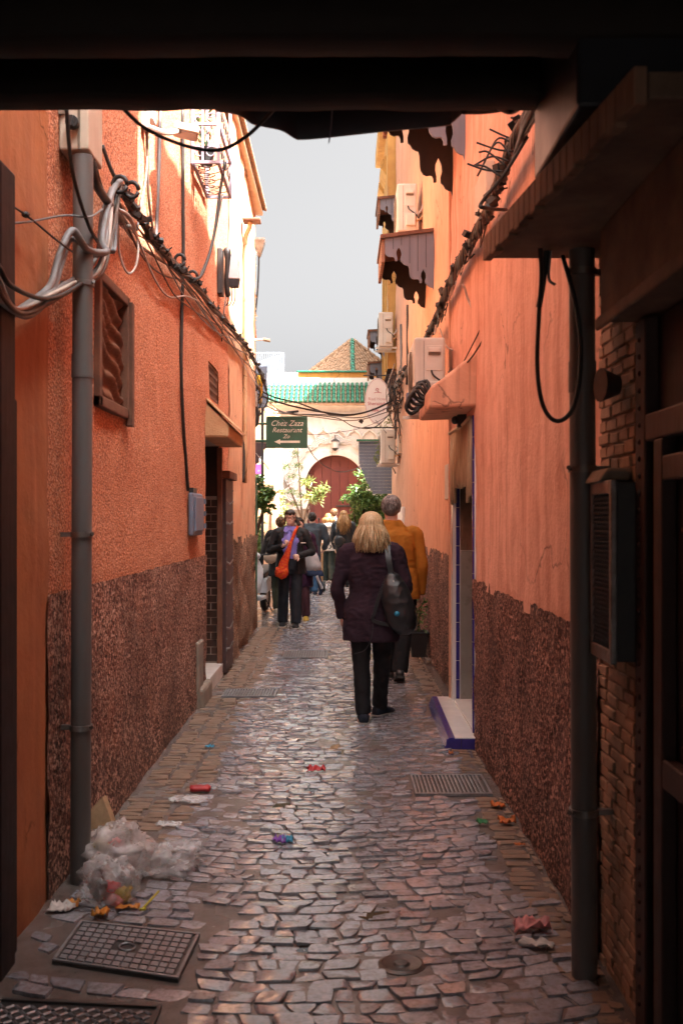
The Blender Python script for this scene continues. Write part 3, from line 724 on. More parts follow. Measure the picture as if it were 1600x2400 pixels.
for i in range(-9, 22):
    for sgn in (1, -1):
        p0 = V((.828, 3.14, 1.15+.03*i)); p1 = p0+V((0, .212, .212*1.2))
        if sgn < 0: p0, p1 = V((.826, 3.352, p0.z)), V((.826, 3.14, p1.z))
        def clip(p, q):
            lo, hi = 1.152, 1.628; d = q-p; t0, t1 = 0, 1
            if d.z: t0, t1 = max(0, (lo-p.z)/d.z), min(1, (hi-p.z)/d.z)
            return (p+d*t0, p+d*t1) if t1 > t0 else None
        c = clip(p0, p1)
        if c: g.tube(c, .0045, 4)
g.build('grille', M['iron'], cb)
b = MB(); b.prism([(.80, 3.2, 1.668), (.90, 3.2, 1.668), (.90, 3.42, 1.668), (.80, 3.40, 1.668)], (.03, 0, .045)); b.build('rag', M['concrete'], cb, bevel=.012)
b = MB(); b.box(XR-.075, XR-.05, 3.60, 3.70, -.01, .62); b.box(XR-.05, XR-.015, 3.62, 3.80, -.01, .56)
tag(b.build('leaning_plank', M['slabedge'], None, bevel=.004), 'grey brown plank leaning behind the right drain pipe', 'plank')

# ------------------------------------------------------------------ gate building at the end
gb = thing('gate_building', 'white building with green tiled eave and arched red door at the alley end', 'building', (0, 28.4, 0))
GY = 28.0; cx, cz, ra = -.17, 2.50, .815
fm = MB(); xa, xb, zt = -2.75, 2.6, 4.85
xs = [cx+ra*math.sin(math.pi/2*t/14) for t in range(-14, 15)]
def q4(x0, x1, z00, z01, z10, z11, y=GY): fm.add([(x0, y, z00), (x1, y, z01), (x1, y, z11), (x0, y, z10)], [(0, 1, 2, 3)])
zc = lambda x: cz+math.sqrt(max(0, ra*ra-(x-cx)**2))
for a, c in zip(xs[:-1], xs[1:]): q4(a, c, zc(a), zc(c), zt, zt)
for (x0, x1) in ((xa, cx-ra), (cx+ra, xb)):
    q4(x0, x1, 1.8, 1.8, zt, zt)
for a, c in zip(xs[:-1], xs[1:]):
    fm.add([(a, GY, zc(a)), (c, GY, zc(c)), (c, GY+.3, zc(c)), (a, GY+.3, zc(a))], [(3, 2, 1, 0)])
fm.build('facade', M['white'], gb)
for (x0, x1) in ((xa, cx-ra+.04), (cx+ra-.04, xb)): b = MB(); b.box(x0, x1, GY-.06, GY+.3, 0, 1.82); b.build('stone_base', M['concrete'], gb, bevel=.01)
for s in (-1, 1): b = MB(); b.box(*sorted((cx+s*(ra+.12), cx+s*(ra-.09))), GY-.05, GY+.28, 1.83, 2.12); b.build('impost', M['white'], gb, bevel=.03)
b = MB(); b.loft([[V((cx+(rr)*math.cos(t), yy, cz+rr*math.sin(t))) for rr, yy in ((ra, GY+.01), (ra, GY-.05), (ra+.17, GY-.05), (ra+.19, GY+.01))] for t in [R(-18)+R(216)*i/40 for i in range(41)]]); b.build('arch_band', M['white'], gb, smooth=True, angle=40)
for i in range(11):
    t = R(-12)+R(204)*i/10; c = V((cx+1.13*math.cos(t), GY-.045, cz+1.13*math.sin(t)))
    b = MB()
    for rr in (.09, .14, .19, .24):
        b.tube([c+V((rr*math.cos(t+s), 0, rr*math.sin(t+s))) for s in [R(-95)+R(190)*k/12 for k in range(13)]], .021, 6)
    b.build('scallop', M['white'], gb, smooth=True)
for i in range(9):
    x = -1.75+i*.42
    b = MB()
    for s in (-1, 1):
        b.tube(crom([V((x, GY-.05, 4.05)), V((x+s*.05, GY-.05, 3.97)), V((x+s*.15, GY-.05, 3.90)), V((x+s*.18, GY-.05, 3.82))]), .034, 6)
    b.ell((x+.2, GY-.03, 3.80), (.035, .05, .08), 8, 6); b.build('arcade_motif', M['white'], gb, smooth=True)
b = MB(); b.box(xa, xb, GY-.10, GY+.1, 4.42, 4.47); b.box(xa, xb, GY-.16, GY+.1, 4.66, 4.72); b.build('moulding', M['white'], gb, bevel=.01)
dr = MB(); dr.box(cx-.9, cx+.9, GY+.24, GY+.28, 0, 3.4); dr_o = dr.build('door', M['valance'], gb)
for i in range(7):
    x0 = cx-.84+i*.24; b = MB(); b.box(x0+.004, x0+.236, GY+.20, GY+.24, 0, 3.36); b.build('plank', M['reddoor'], dr_o, bevel=.004)
b = MB(); b.box(cx+.02, cx+.62, GY+.17, GY+.20, 1.90, 1.95); b.build('bolt', M['iron'], dr_o, bevel=.005)
b = MB(); b.box(xa, xb, GY+.5, GY+3.5, -.1, 5.5); b.box(xa, xb, GY+.1, GY+.5, 3.45, 4.85); b.box(xa, cx-ra-.1, GY+.1, GY+.5, 0, 4.8); b.box(cx+ra+.1, xb, GY+.1, GY+.5, 0, 4.8); b.build('core', M['white'], gb)
# green eave tiles
z0, y0, z1, y1 = 4.72, GY-.36, 5.34, GY+.52
b = MB(); b.prism([(xa, y0, z0-.03), (xa, y1, z1-.03), (xa, y1, z1-.09), (xa, y0, z0-.08)], (xb-xa, 0, 0)); eave = b.build('tiled_eave', M['claytile'], gb, fix=True)
import_off = 0
gtile = None
for i in range(34):
    x = -2.0+i*.128
    for k in range(5):
        t0, t1 = k/5, (k+1)/5+.04
        if gtile is None or k == 0:
            pass
        p0 = V((x, y0+(y1-y0)*t0, z0+(z1-z0)*t0)); p1 = V((x, y0+(y1-y0)*t1, z0+(z1-z0)*t1))
        if gtile is None:
            g = MB(); d = (p1-p0); up = V((0, -d.z, d.y)).normalized()
            def ringf(p, rr): return [p+V((rr*math.cos(a), 0, 0))+up*(rr*math.sin(a)) for a in [math.pi*j/8 for j in range(9)]]
            g.loft([[q-p0 for q in ringf(p0, .056)], [q-p0 for q in ringf(p1, .043)]], cap=True)
            go = g.build('green_tile', M['greentile'], eave, smooth=True, local=True, angle=50); gtile = go.data
            go.location = p0-origin(eave)
        else:
            go = bpy.data.objects.new('green_tile', gtile); col.objects.link(go); go.parent = eave; go.location = p0-origin(eave)
b = MB(); b.box(-1.2, xb, GY+.52, GY+.6, 5.2, 5.64); b.build('ochre_band', M['ochre'], gb)
b = MB(); b.box(xa, -1.2, GY+.52, GY+.6, 5.2, 5.62); b.build('white_band', M['white'], gb)
b = MB(); b.box(-1.25, xb, GY+.45, GY+.68, 5.64, 5.70); b.build('green_ridge', M['greentile'], gb, bevel=.02)
# lantern over the arch
ln = thing('lantern', 'small black lantern above the arched red door', 'lantern', (cx, GY-.15, 3.4))
b = MB(); b.tube([(cx, GY-.02, 3.86), (cx, GY-.15, 3.84), (cx, GY-.15, 3.76)], .012, 5); b.loft([[V((cx+r_*math.cos(a), GY-.15+r_*math.sin(a), z)) for a in [math.pi/3*j for j in range(6)]] for r_, z in ((.03, 3.76), (.11, 3.70), (.115, 3.67))]); b.loft([[V((cx+r_*math.cos(a), GY-.15+r_*math.sin(a), z)) for a in [math.pi/3*j for j in range(6)]] for r_, z in ((.09, 3.50), (.07, 3.46), (.02, 3.42))]); b.build('frame', M['iron'], ln)
b = MB(); b.loft([[V((cx+r_*math.cos(a), GY-.15+r_*math.sin(a), z)) for a in [math.pi/3*j for j in range(6)]] for r_, z in ((.10, 3.67), (.085, 3.50))]); b.build('glass', M['lampglass'], ln)
# pavilion roof behind
pv = thing('pavilion', 'clay tiled pyramid roof with green ridge rising behind the gate', 'roof', (.35, 32, 5.4))
ap = V((.34, 32.4, 7.22)); c0 = V((.34, 30.6, 5.85)); cl = V((-1.45, 32.4, 5.85)); cr = V((2.1, 32.4, 5.85)); ck = V((.34, 34.2, 5.85))
b = MB(); b.add([ap, c0, cl, ck, cr], [(0, 2, 1), (0, 1, 4), (0, 4, 3), (0, 3, 2)]); b.box(-.9, 1.6, 31.6, 33.4, 4.5, 5.86); b.build('roof_bed', M['claytile'], pv)
for (A, B) in ((c0, cl), (c0, cr)):
    for i in range(17):
        t = (i+.5)/17; base = A.lerp(B, t)
        # tile course runs straight down the slope: from base towards the apex direction, cut by the hip
        mid = (A+B)/2; up = (ap-mid)
        # stop at the hips
        s = 1-abs(t-.5)*2
        topp = base+up*s
        L = (topp-base).length
        if L < .15: continue
        nseg = max(1, int(L/.16)); pts = []; rs = []
        for k in range(nseg):
            pts += [base.lerp(topp, k/nseg), base.lerp(topp, (k+.96)/nseg)]; rs += [.062, .046]
        g = MB(); g.tube(pts, rs, 8); g.build('tile_course', M['claytile'], pv, smooth=True, angle=50)
for (e, m_) in ((c0, 'greentile'), (cl, 'claytile'), (cr, 'claytile')):
    pts = []; rs = []
    for k in range(13): pts += [e.lerp(ap, k/13), e.lerp(ap, (k+.95)/13)]; rs += [.078, .06]
    g = MB(); g.tube([p+V((0, -.02, .03)) for p in pts], rs, 8); g.build('ridge_tiles', M[m_], pv, smooth=True, angle=50)

# ------------------------------------------------------------------ far left shop front and things behind
sf = thing('shop_house', 'orange house corner with wall signs just beyond the left row', 'house', (-2.3, 24, 0))
w = MB(); wall_grid(w, 'y', 24.0, -4, -1.56, -.02, 4.2, .2, [], .01, -1); w.build('front_wall', M['stucco_far'], sf, smooth=True)
w = MB(); wall_grid(w, 'x', -1.56, 24.0, 27.6, -.02, 4.2, .2, [], .01, 1); w.build('side_wall', M['stucco_far'], sf, smooth=True)
w = MB(); w.box(-4, -1.6, 24.05, 27.6, -.1, 4.15); w.box(-1.63, -1.52, 23.95, 24.06, -.01, 1.75); w.build('core', M['stucco_far'], sf)
fs_ = thing('far_building', 'far rooftop with a sloping grey corrugated screen', 'building', (-3, 41, 0))
b = MB(); b.box(-6, -.6, 40, 44, 0, 7.3); b.build('wall', M['white'], fs_)
b = MB(); b.prism([(-4.2, 40.1, 7.3), (-2.25, 40.1, 7.3), (-2.25, 40.1, 8.05), (-4.2, 40.1, 7.45)], (0, .06, 0)); scn = b.build('corrugated_screen', M['corrugated'], fs_, fix=True)
for i in range(26):
    x = -4.15+i*.074; b = MB(); zt = 7.45+(x+4.2)/1.95*.6; b.box(x, x+.03, 40.06, 40.1, 7.32, zt-.01); b.build('rib', M['corrugated'], scn)
b = MB(); b.tube([(-4.2, 40.1, 8.08), (-2.25, 40.1, 8.08)], .02, 5)
for i in range(27): b.tube([(-4.2+i*.075, 40.1, 7.3), (-4.2+i*.075, 40.1, 8.08)], .008, 4)
b.build('railing', M['corrugated'], fs_)
# ------------------------------------------------------------------ pipes, boxes and cables
def drainpipe(label, base, top, r, clamps, side):
    t = thing('drain_pipe', label, 'drain pipe', base)
    b = MB(); base, top = V(base), V(top)
    b.tube([base, base.lerp(top, .3), base.lerp(top, .6), top], r, 20); b.build('pipe', M['pipe'], t, smooth=True, angle=50)
    for z in clamps:
        c = base.lerp(top, (z-base.z)/(top.z-base.z))
        b = MB(); b.tube([c-V((0, 0, .011)), c+V((0, 0, .011))], r+.006, 20)
        b.box(*sorted((c.x+side*r*.8, c.x+side*(r+.06))), c.y-.01, c.y+.01, z-.010, z+.010)
        b.tube([c+V((-side*r*1.0, -.012, 0)), c+V((-side*r*1.25, -.03, .004))], .008, 6)
        b.build('clamp', M['steel'], t, smooth=True, angle=40)
    for z in (clamps[0]-.35, ):
        b = MB(); c = base.lerp(top, (z-base.z)/(top.z-base.z)); b.tube([c-V((0, 0, .05)), c+V((0, 0, .05))], r+.003, 20); b.build('joint', M['pipe'], t, smooth=True, angle=50)
    return t
drainpipe('grey drain pipe on the left wall behind the rubbish bag', (-1.105, 4.34, -.01), (-1.093, 4.34, 3.09), .0425, (2.55, 1.487, .671), -1)
drainpipe('grey drain pipe on the right wall beside the pierced cabinet', (.815, 3.44, -.01), (.806, 3.44, 2.47), .043, (2.38, 1.72, .57), 1)

eb = thing('fuse_box', 'cream electrical box above the left drain pipe', 'electrical box', (-1.13, 4.42, 3.1))
b = MB(); b.box(XL+.005, -1.06, 4.30, 4.55, 3.105, 3.62); b.build('case', M['cream_box'], eb, bevel=.008)
b = MB(); b.box(-1.105, -1.095, 4.292, 4.302, 3.105, 3.6); b.box(XL+.004, XL+.03, 4.285, 4.30, 3.25, 3.30); b.build('door_seam', M['acdark'], eb)
b = MB(); c = P(172, 290, 4.29); b.tube([c, c+V((0, -.03, 0))], .028, 14); b.obox(c+V((0, -.035, 0)), (.008, .006, .024)); b.build('knob', M['black'], eb, bevel=.003)
b = MB(); b.tube([(-1.12, 4.40, 3.06), (-1.12, 4.40, 3.12)], .045, 12); b.build('cable_entry', M['black'], eb)

def cable(name_par, pts, r, mat, n=6, seg=7, name='cable'):
    b = MB(); b.tube(crom(pts, seg), r, n); return b.build(name, mat, name_par, smooth=True)
LB = thing('cable_bundle', 'thick tangle of black and grey cables strung along the left wall', 'cables', (-1.12, 7, 3.3))
J = P(268, 470, 5.05)
path = [P(270, 432, 5.1), P(300, 480, 5.45), P(345, 545, 6.05), P(395, 612, 6.85), P(440, 655, 7.65), P(505, 735, 9.5), P(548, 788, 11.3), P(572, 830, 12.9), P(600, 885, 14.8), P(612, 915, 15.6)]
path = [V((max(p.x, XL+.03), p.y, p.z)) for p in path]
dense = crom(path, 14)
rg = random.Random(21)
def off_path(d, amp, fr, ph, sag=0, x=.02):
    out = []
    for i, p in enumerate(d):
        a = ph+i*fr
        out.append(p+V((x+amp*.6*math.cos(a), 0, amp*math.sin(a)-sag*(1+.7*math.sin(i*.31+ph)))))
    return out
for k in range(11):
    am = rg.uniform(.012, .03); m_ = M['cableblack'] if k < 7 else M['cablebrown']
    d = off_path(dense[::2], am, rg.uniform(.5, .8), k*.9)
    b = MB(); b.tube(d, rg.uniform(.006, .011), 6); b.build('cable', m_, LB, smooth=True)
for k in range(7):       # slacker brown and grey runs below
    d = off_path(dense[::3], .012, rg.uniform(.3, .5), k*1.3, rg.uniform(.05, .16), x=.0)
    b = MB(); b.tube(d[:-rg.randint(2, 9)], rg.uniform(.005, .009), 6); b.build('cable', [M['cablebrown'], M['cablegrey'], M['cablebrown'], M['cablewhite']][k % 4], LB, smooth=True)
for i in range(46):      # clips and taped joints
    p = dense[int(8+i*2.35)]
    b = MB(); c = p+V((.025+rg.uniform(0, .02), 0, rg.uniform(-.04, .03)))
    a = Euler((rg.uniform(-1, 1), rg.uniform(-1, 1), rg.uniform(0, 3))).to_matrix()
    s_ = rg.uniform(.010, .022)
    b.obox(c, (s_*1.5, s_*.8, s_*.8), a); b.tube([c, c+a@V((.035, .01, .01))], .006, 5); b.tube([c, c-a@V((.035, .02, -.02))], .005, 5)
    b.build('cable_clip', M['cableblack'], LB, bevel=.002)
for p in [P(272, 432, 5.0), P(300, 445, 5.2), P(415, 610, 7.0), P(445, 648, 7.6)]:
    b = MB(); b.tube([p+V((.02+.035*math.cos(a), 0, .04*math.sin(a))) for a in [i*.5 for i in range(13)]], .011, 6); b.build('cable_coil', M['cableblack'], LB, smooth=True)
greys = [
 [(285, 420, 5.1), (262, 455, 4.9), (240, 560, 4.6), (250, 590, 4.5), (205, 585, 4.3), (170, 540, 4.2), (140, 600, 4.1), (118, 670, 4.0), (60, 718, 3.9), (25, 735, 3.8), (0, 700, 3.7), (-30, 640, 3.6)],
 [(280, 425, 5.1), (255, 470, 4.9), (248, 570, 4.6), (222, 598, 4.5), (170, 560, 4.25), (150, 605, 4.15), (120, 690, 4.0), (70, 740, 3.9), (20, 720, 3.8), (-30, 650, 3.6)],
 [(270, 430, 5.1), (240, 500, 4.85), (228, 600, 4.6), (185, 645, 4.4), (110, 690, 4.1), (50, 735, 3.9), (-20, 690, 3.65)],
 [(265, 440, 5.1), (255, 560, 4.7), (230, 640, 4.5), (180, 660, 4.35), (120, 690, 4.1), (40, 725, 3.85), (0, 660, 3.7), (-25, 610, 3.6)],
 [(285, 430, 5.1), (262, 560, 4.75), (240, 640, 4.6), (190, 668, 4.4), (130, 702, 4.15), (60, 735, 3.95), (10, 700, 3.75), (-30, 600, 3.6)],
 [(262, 500, 4.9), (232, 620, 4.6), (170, 678, 4.3), (105, 700, 4.1), (30, 672, 3.85), (0, 628, 3.75), (-20, 600, 3.65)]]
greys = [[(u, v, min(Y, 2400*(1.15-.012*i)/(800-u))) for u, v, Y in pts] for i, pts in enumerate(greys)]
for i, pts in enumerate(greys):
    cable(LB, [P(*q) for q in pts], [.0155, .011, .010, .009, .008, .009][i], [M['cablegrey'], M['cablegrey'], M['cablegrey'], M['cablewhite'], M['cablebrown'], M['cableblack']][i], 8)
for i in range(5): # thick grey tails falling from the fixing
    cable(LB, [P(262+i*5, 440+i*3, 5.05), P(250+i*6, 480, 5.0), P(242+i*7, 540+8*i, 4.95), P(250+i*4, 590, 4.85)], .011, M['cablegrey'], 7)
cable(LB, [P(213, 372, 4.42), P(225, 430, 4.5), P(250, 470, 4.8), P(285, 520, 5.2)], .02, M['cableblack'], 8)
cable(LB, [P(220, 385, 4.45), P(240, 450, 4.7), P(270, 490, 5.1)], .014, M['cableblack'], 8)
cable(LB, [P(155, 240, 3.9), P(170, 400, 4.0), P(205, 520, 4.2), P(228, 565, 4.4)], .008, M['cableblack'], 6)
cable(LB, [P(240, 340, 5.0), P(262, 400, 5.05), P(285, 440, 5.1)], .010, M['cableblack'], 6)
cable(LB, [P(278, 500, 5.2), P(280, 590, 5.25), P(300, 640, 5.3), P(320, 620, 5.4), P(322, 560, 5.5), P(285, 500, 5.25)], .006, M['cablewhite'], 6)
cable(LB, [P(275, 490, 5.1), P(300, 505, 5.2), P(315, 535, 5.35), P(300, 530, 5.3)], .011, M['cablewhite'], 7)
w1 = thing('wire', 'thin black wire with a knot crossing the smooth left pilaster', 'wire', P(40, 500, 3.9))
cable(w1, [P(-30, 445, 3.3), P(60, 503, 3.75), P(130, 560, 4.0), P(170, 590, 4.2)], .0045, M['cableblack'], name='wire')
b = MB(); c = P(61, 503, 3.75); b.ell(c, (.016, .014, .012), 8, 6); b.build('knot', M['cableblack'], w1)
cable(thing('wire', 'thin pale wire sagging in front of the left drain pipe', 'wire', P(100, 520, 4)), [P(-30, 522, 3.35), P(60, 521, 3.75), P(150, 505, 4.1), P(210, 508, 4.2), P(240, 490, 4.6)], .004, M['cablegrey'], name='wire')
t = thing('hanging_cable', 'black cable looping below the passage beam on the left', 'cable', P(480, 350, 3.3))
cable(t, [P(270, 235, 3.1), P(340, 300, 3.2), P(430, 340, 3.25), P(510, 352, 3.25), P(570, 325, 3.25), P(620, 280, 3.2), P(660, 235, 3.1)], .0065, M['cableblack'], name='cable')
t = thing('hanging_cable', 'black cable hanging from the iron window guard to the left bundle', 'cable', P(500, 550, 8.4))
cable(t, [P(527, 380, 8.3), P(515, 455, 8.3), P(500, 560, 8.2), P(475, 640, 8.0), P(458, 655, 7.8)], .012, M['cableblack'], name='cable')
cable(t, [P(522, 455, 8.4), P(497, 575, 8.3), P(470, 645, 8.0)], .008, M['cablegrey'], name='cable')
def wallcable(label, uv, r, m, Xw=XL, dx=.015):
    pts = []
    for (u, v) in uv:
        Y = F*(Xw+dx)/(u-800); pts.append(P(u, v, Y))
    t = thing('wall_cable', label, 'cable', pts[0]); cable(t, pts, r, m, name='cable')
wallcable('dark cable running down the stucco to the blue meter box', [(427, 250), (429, 420), (430, 600), (427, 720), (425, 860), (429, 980), (436, 1080), (441, 1150)], .013, M['cableblack'])
wallcable('thin conduit in the sun streak of the left wall', [(376, 250), (373, 380), (368, 520), (366, 560)], .012, M['cablegrey'])
wallcable('brown cable beside the floodlight on the left wall', [(343, 250), (345, 340), (348, 450), (356, 520), (368, 590)], .009, M['cablebrown'])
wallcable('pale cable sagging on the left wall above the bundle', [(347, 330), (342, 420), (330, 480), (322, 540)], .006, M['cablegrey'])
wallcable('dark pipe running down the sunlit house on the left', [(574, 800), (573, 950), (572, 1060), (571, 1130)], .016, M['cableblack'], -1.21)
wallcable('thin wire under the wall lamp on the left', [(530, 690), (522, 760), (520, 800)], .006, M['cableblack'])
# floodlight
fl = thing('floodlight', 'pale floodlight on a bracket high on the left wall', 'floodlight', P(440, 308, 6.6))
b = MB(); a0 = P(338, 296, 6.15); a0.x = XL; b.box(XL, XL+.03, 6.1, 6.2, a0.z-.02, a0.z+.14); b.tube(crom([V((XL+.02, 6.15, a0.z)), V((XL+.13, 6.2, a0.z-.02)), P(430, 303, 6.3)]), .017, 8); b.build('bracket', M['cablewhite'], fl, smooth=True, angle=40)
b = MB(); c = P(437, 308, 6.35); b.obox(c, (.075, .10, .022), Euler((.1, .15, .2)).to_matrix()); b.build('head', M['cream_box'], fl, bevel=.006)
b = MB(); b.obox(c-V((0, 0, .024)), (.06, .085, .004), Euler((.1, .15, .2)).to_matrix()); b.build('lens', M['lampglass'], fl)
b = MB(); b.box(XL, XL+.05, 6.2, 6.32, 3.98, 4.06); tag(b.build('junction_box', M['lampglass'], None, bevel=.006), 'small white junction box above the left floodlight', 'junction box')
# iron window guard
wg = thing('window_guard', 'lilac grey wrought iron window guard high on the left wall', 'window grille', (XL, 8.5, 4.36))
gx0, gx1, gy0, gy1, gz0, gz1 = XL+.01, -.966, 8.05, 8.92, 4.36, 5.5
b = MB()
for x in (gx0+.012, gx1):
    for yy in (gy0, gy1): b.obox((x, yy, (gz0+gz1)/2), (.012, .012, (gz1-gz0)/2+.012))
for z in (gz0, gz0+.30, gz1):
    b.obox(((gx0+gx1)/2, gy0, z), ((gx1-gx0)/2-.012, .0115, .0115)); b.obox(((gx0+gx1)/2, gy1, z), ((gx1-gx0)/2-.012, .0115, .0115)); b.obox((gx1, (gy0+gy1)/2, z), (.0115, (gy1-gy0)/2-.012, .0115))
b.obox((gx0+.09, gy0, 4.93), (.009, .009, .56)); b.obox((gx0+.012, 8.5, gz0), (.011, .42, .011))
b.build('frame', M['violetiron'], wg)
def scroll(c, r, ax, s=1, turns=1.4, n=22):
    out = []
    for i in range(n):
        t = i/(n-1); a = t*turns*2*math.pi; rr = r*(1-.75*t)
        q = (rr*math.cos(a)*s, rr*math.sin(a)); out.append(c+V((q[0], 0, q[1])) if ax == 'y' else c+V((0, q[0], q[1])) if ax == 'x' else c+V((q[0], q[1], 0)))
    return out
for k, z in enumerate((4.44, 4.70, 5.0, 5.28)):
    for s in (-1, 1):
        b = MB(); xm = (gx0+gx1)/2+s*.05; b.tube(scroll(V((xm, gy0, z)), .052, 'y', s), .006, 5); b.build('scroll', M['violetiron'], wg, smooth=True)
for s in (-1, 1):
    b = MB(); xm = (gx0+gx1)/2; b.tube(crom([V((xm+s*.01, gy0, 4.95)), V((xm+s*.07, gy0, 4.85)), V((xm+s*.085, gy0, 4.72)), V((xm+s*.02, gy0, 4.58))]), .006, 5); b.build('scroll', M['violetiron'], wg, smooth=True)
for i in range(6):
    for z in (4.5, 4.8, 5.1, 5.35):
        b = MB(); b.tube(scroll(V((gx1, gy0+.1+.135*i, z)), .055, 'x', 1 if i % 2 else -1), .005, 5); b.build('scroll', M['rustiron'], wg, smooth=True)
for i in range(5):
    b = MB(); b.tube(scroll(V(((gx0+gx1)/2-.03, gy0+.14+.15*i, gz0)), .075, 'z', 1 if i % 2 else -1), .005, 5)
    b.tube(crom([V((gx0+.02, gy0+.06+.16*i, gz0)), V(((gx0+gx1)/2, gy0+.12+.16*i, gz0)), V((gx1, gy0+.04+.17*i, gz0))]), .004, 5); b.build('scroll', M['rustiron'], wg, smooth=True)
pt = thing('flower_pot', 'small potted plant inside the iron window guard', 'potted plant', (-1.08, 8.2, 4.4))
b = MB(); b.loft([[V((-1.08+r_*math.cos(a), 8.2+r_*math.sin(a), z)) for a in [math.pi/6*j for j in range(12)]] for r_, z in ((.05, 4.39), (.07, 4.52), (.062, 4.52), (.05, 4.5))]); b.build('pot', M['black'], pt)
b = MB()
for i in range(60):
    c = V((-1.08+rg.uniform(-.07, .07), 8.2+rg.uniform(-.08, .08), 4.55+rg.uniform(0, .45))); e = Euler((rg.uniform(0, 6), rg.uniform(0, 6), rg.uniform(0, 6))).to_matrix()
    b.add([c+e@V(q) for q in ((-.03, 0, 0), (0, .01, .004), (.03, 0, 0), (0, -.01, .004))], [(0, 1, 2, 3)])
b.build('foliage', M['leaf2'], pt)
b = MB(); b.box(-1.15, -1.09, 8.08, 8.14, 4.62, 4.74); b.build('green_tin', M['leaf3'], pt, bevel=.01)
# wall lamp
wl = thing('wall_lamp', 'black wall lamp with a grey hood on the left wall', 'lamp', P(530, 620, 9.9))
c = P(525, 625, 9.9)
b = MB(); b.box(XL+.0, XL+.05, 9.80, 9.98, c.z-.28, c.z+.16); b.build('back_plate', M['iron'], wl, bevel=.01)
b = MB(); b.tube(crom([c+V((.02, 0, .17)), c+V((.04, -.04, .1)), c+V((.035, -.04, -.2)), c+V((.045, -.02, -.3))]), [.02, .03, .035, .035, .035, .035, .035]+[.03]*5+[.028]*6+[.012], 8); b.build('ballast', M['black'], wl, smooth=True)
b = MB(); b.loft([[V((c.x+.10+x*.055*s, c.y+y_*.07*s, z)) for x, y_ in ((-1, -1), (1, -.7), (1, .7), (-1, 1))] for s, z in ((.55, c.z+.12), (.8, c.z+.06), (1, c.z-.11), (1.05, c.z-.13))]); b.build('hood', M['lampglass'], wl, bevel=.012)
b = MB(); b.loft([[V((c.x+.10+x*.05*s, c.y+y_*.065*s, z)) for x, y_ in ((-1, -1), (1, -.7), (1, .7), (-1, 1))] for s, z in ((1, c.z-.131), (.8, c.z-.20))]); b.build('lens', M['darkshade'], wl)
for k in range(3): cable(wl, [c+V((.03+.04*k, -.02, -.18)), c+V((.05+.03*k, -.03, -.32)), c+V((.02+.03*k, 0, -.38))], .005, M['cableblack'], name='wire')
# meter box
mb_ = thing('meter_box', 'blue grey meter box on the left wall by the doorway', 'meter box', (XL, 8.2, 1.42))
b = MB(); b.box(XL+.005, XL+.045, 7.93, 8.47, 1.425, 1.76); b.build('case', M['meterbox'], mb_, bevel=.012)
b = MB(); b.box(XL+.045, XL+.06, 7.97, 8.43, 1.46, 1.73); b.build('door', M['meterbox'], mb_, bevel=.006)
for z in (1.5, 1.6, 1.7):
    b = MB(); b.tube([(XL+.065, 8.45, z-.02), (XL+.065, 8.45, z+.02)], .012, 8); b.build('hinge', M['meterbox'], mb_)
b = MB(); b.box(XL+.0, XL+.035, 8.0, 8.2, 1.762, 1.80); b.build('cable_entry', M['black'], mb_)

# right side cables
RB = thing('cable_bundle', 'twisted rope of brown and black cables strung along the right wall', 'cables', (.85, 7, 3.4))
path = [P(1262, 255, 4.25), P(1215, 335, 4.85), P(1180, 440, 5.5), P(1145, 520, 6.05), P(1102, 590, 6.9), P(1062, 665, 7.9), P(1030, 740, 9.0), P(1000, 800, 10.4), P(965, 862, 12.8), P(945, 885, 14.6), P(925, 915, 16.8), P(912, 960, 17.6)]
path = [V((min(p.x, (XR if p.y < 8.4 else XR2)-.05), p.y, p.z)) for p in path]
dense = crom(path, 14)
for k in range(13):
    am = rg.uniform(.018, .04)
    d = off_path(dense[::1], am, .42, k*.75, x=-.02)
    b = MB(); b.tube(d, rg.uniform(.008, .012), 6); b.build('cable', M['cableblack'] if k % 3 else M['cablebrown'], RB, smooth=True)
for i in range(62):
    p = dense[int(6+i*2.3) % len(dense)]
    b = MB(); c = p+V((-.03+rg.uniform(-.03, .02), 0, rg.uniform(-.06, .05)))
    a = Euler((rg.uniform(-1, 1), rg.uniform(-1, 1), rg.uniform(0, 3))).to_matrix(); s_ = rg.uniform(.011, .024)
    b.obox(c, (s_*1.5, s_*.8, s_*.8), a); b.tube([c, c+a@V((.035, .01, .01))], .006, 5); b.tube([c, c-a@V((.025, .02, -.02))], .005, 5)
    b.build('cable_clip', M['cableblack'], RB, bevel=.002)
for i in range(26):   # loose loops
    p = dense[rg.randint(40, 120)]; q = p+V((rg.uniform(-.02, .03), rg.uniform(.1, .5), rg.uniform(-.08, .03)))
    cable(RB, [p, (p+q)/2+V((-.03, 0, -rg.uniform(.03, .16))), q], rg.uniform(.004, .007), [M['cablebrown'], M['cableblack'], M['cablewhite']][i % 3], 5, name='loose_wire')
cable(RB, [P(1085, 665, 7.2), P(1100, 710, 7.2), P(1125, 740, 7.0), P(1150, 715, 6.8), P(1170, 660, 6.6), P(1190, 612, 6.4)], .009, M['cablewhite'], name='loose_wire')
cable(RB, [P(1030, 770, 8.6), P(1045, 810, 8.5), P(1060, 820, 8.0)], .006, M['cablewhite'], name='loose_wire')
cable(RB, [P(1195, 640, 6.2), P(1160, 740, 6.5), P(1110, 830, 6.8), P(1075, 865, 7.0), P(1050, 872, 7.3)], .006, M['cablebrown'], name='loose_wire')
cable(RB, [P(1180, 640, 6.3), P(1130, 760, 6.7), P(1085, 850, 7.1)], .0045, M['cablebrown'], name='loose_wire')
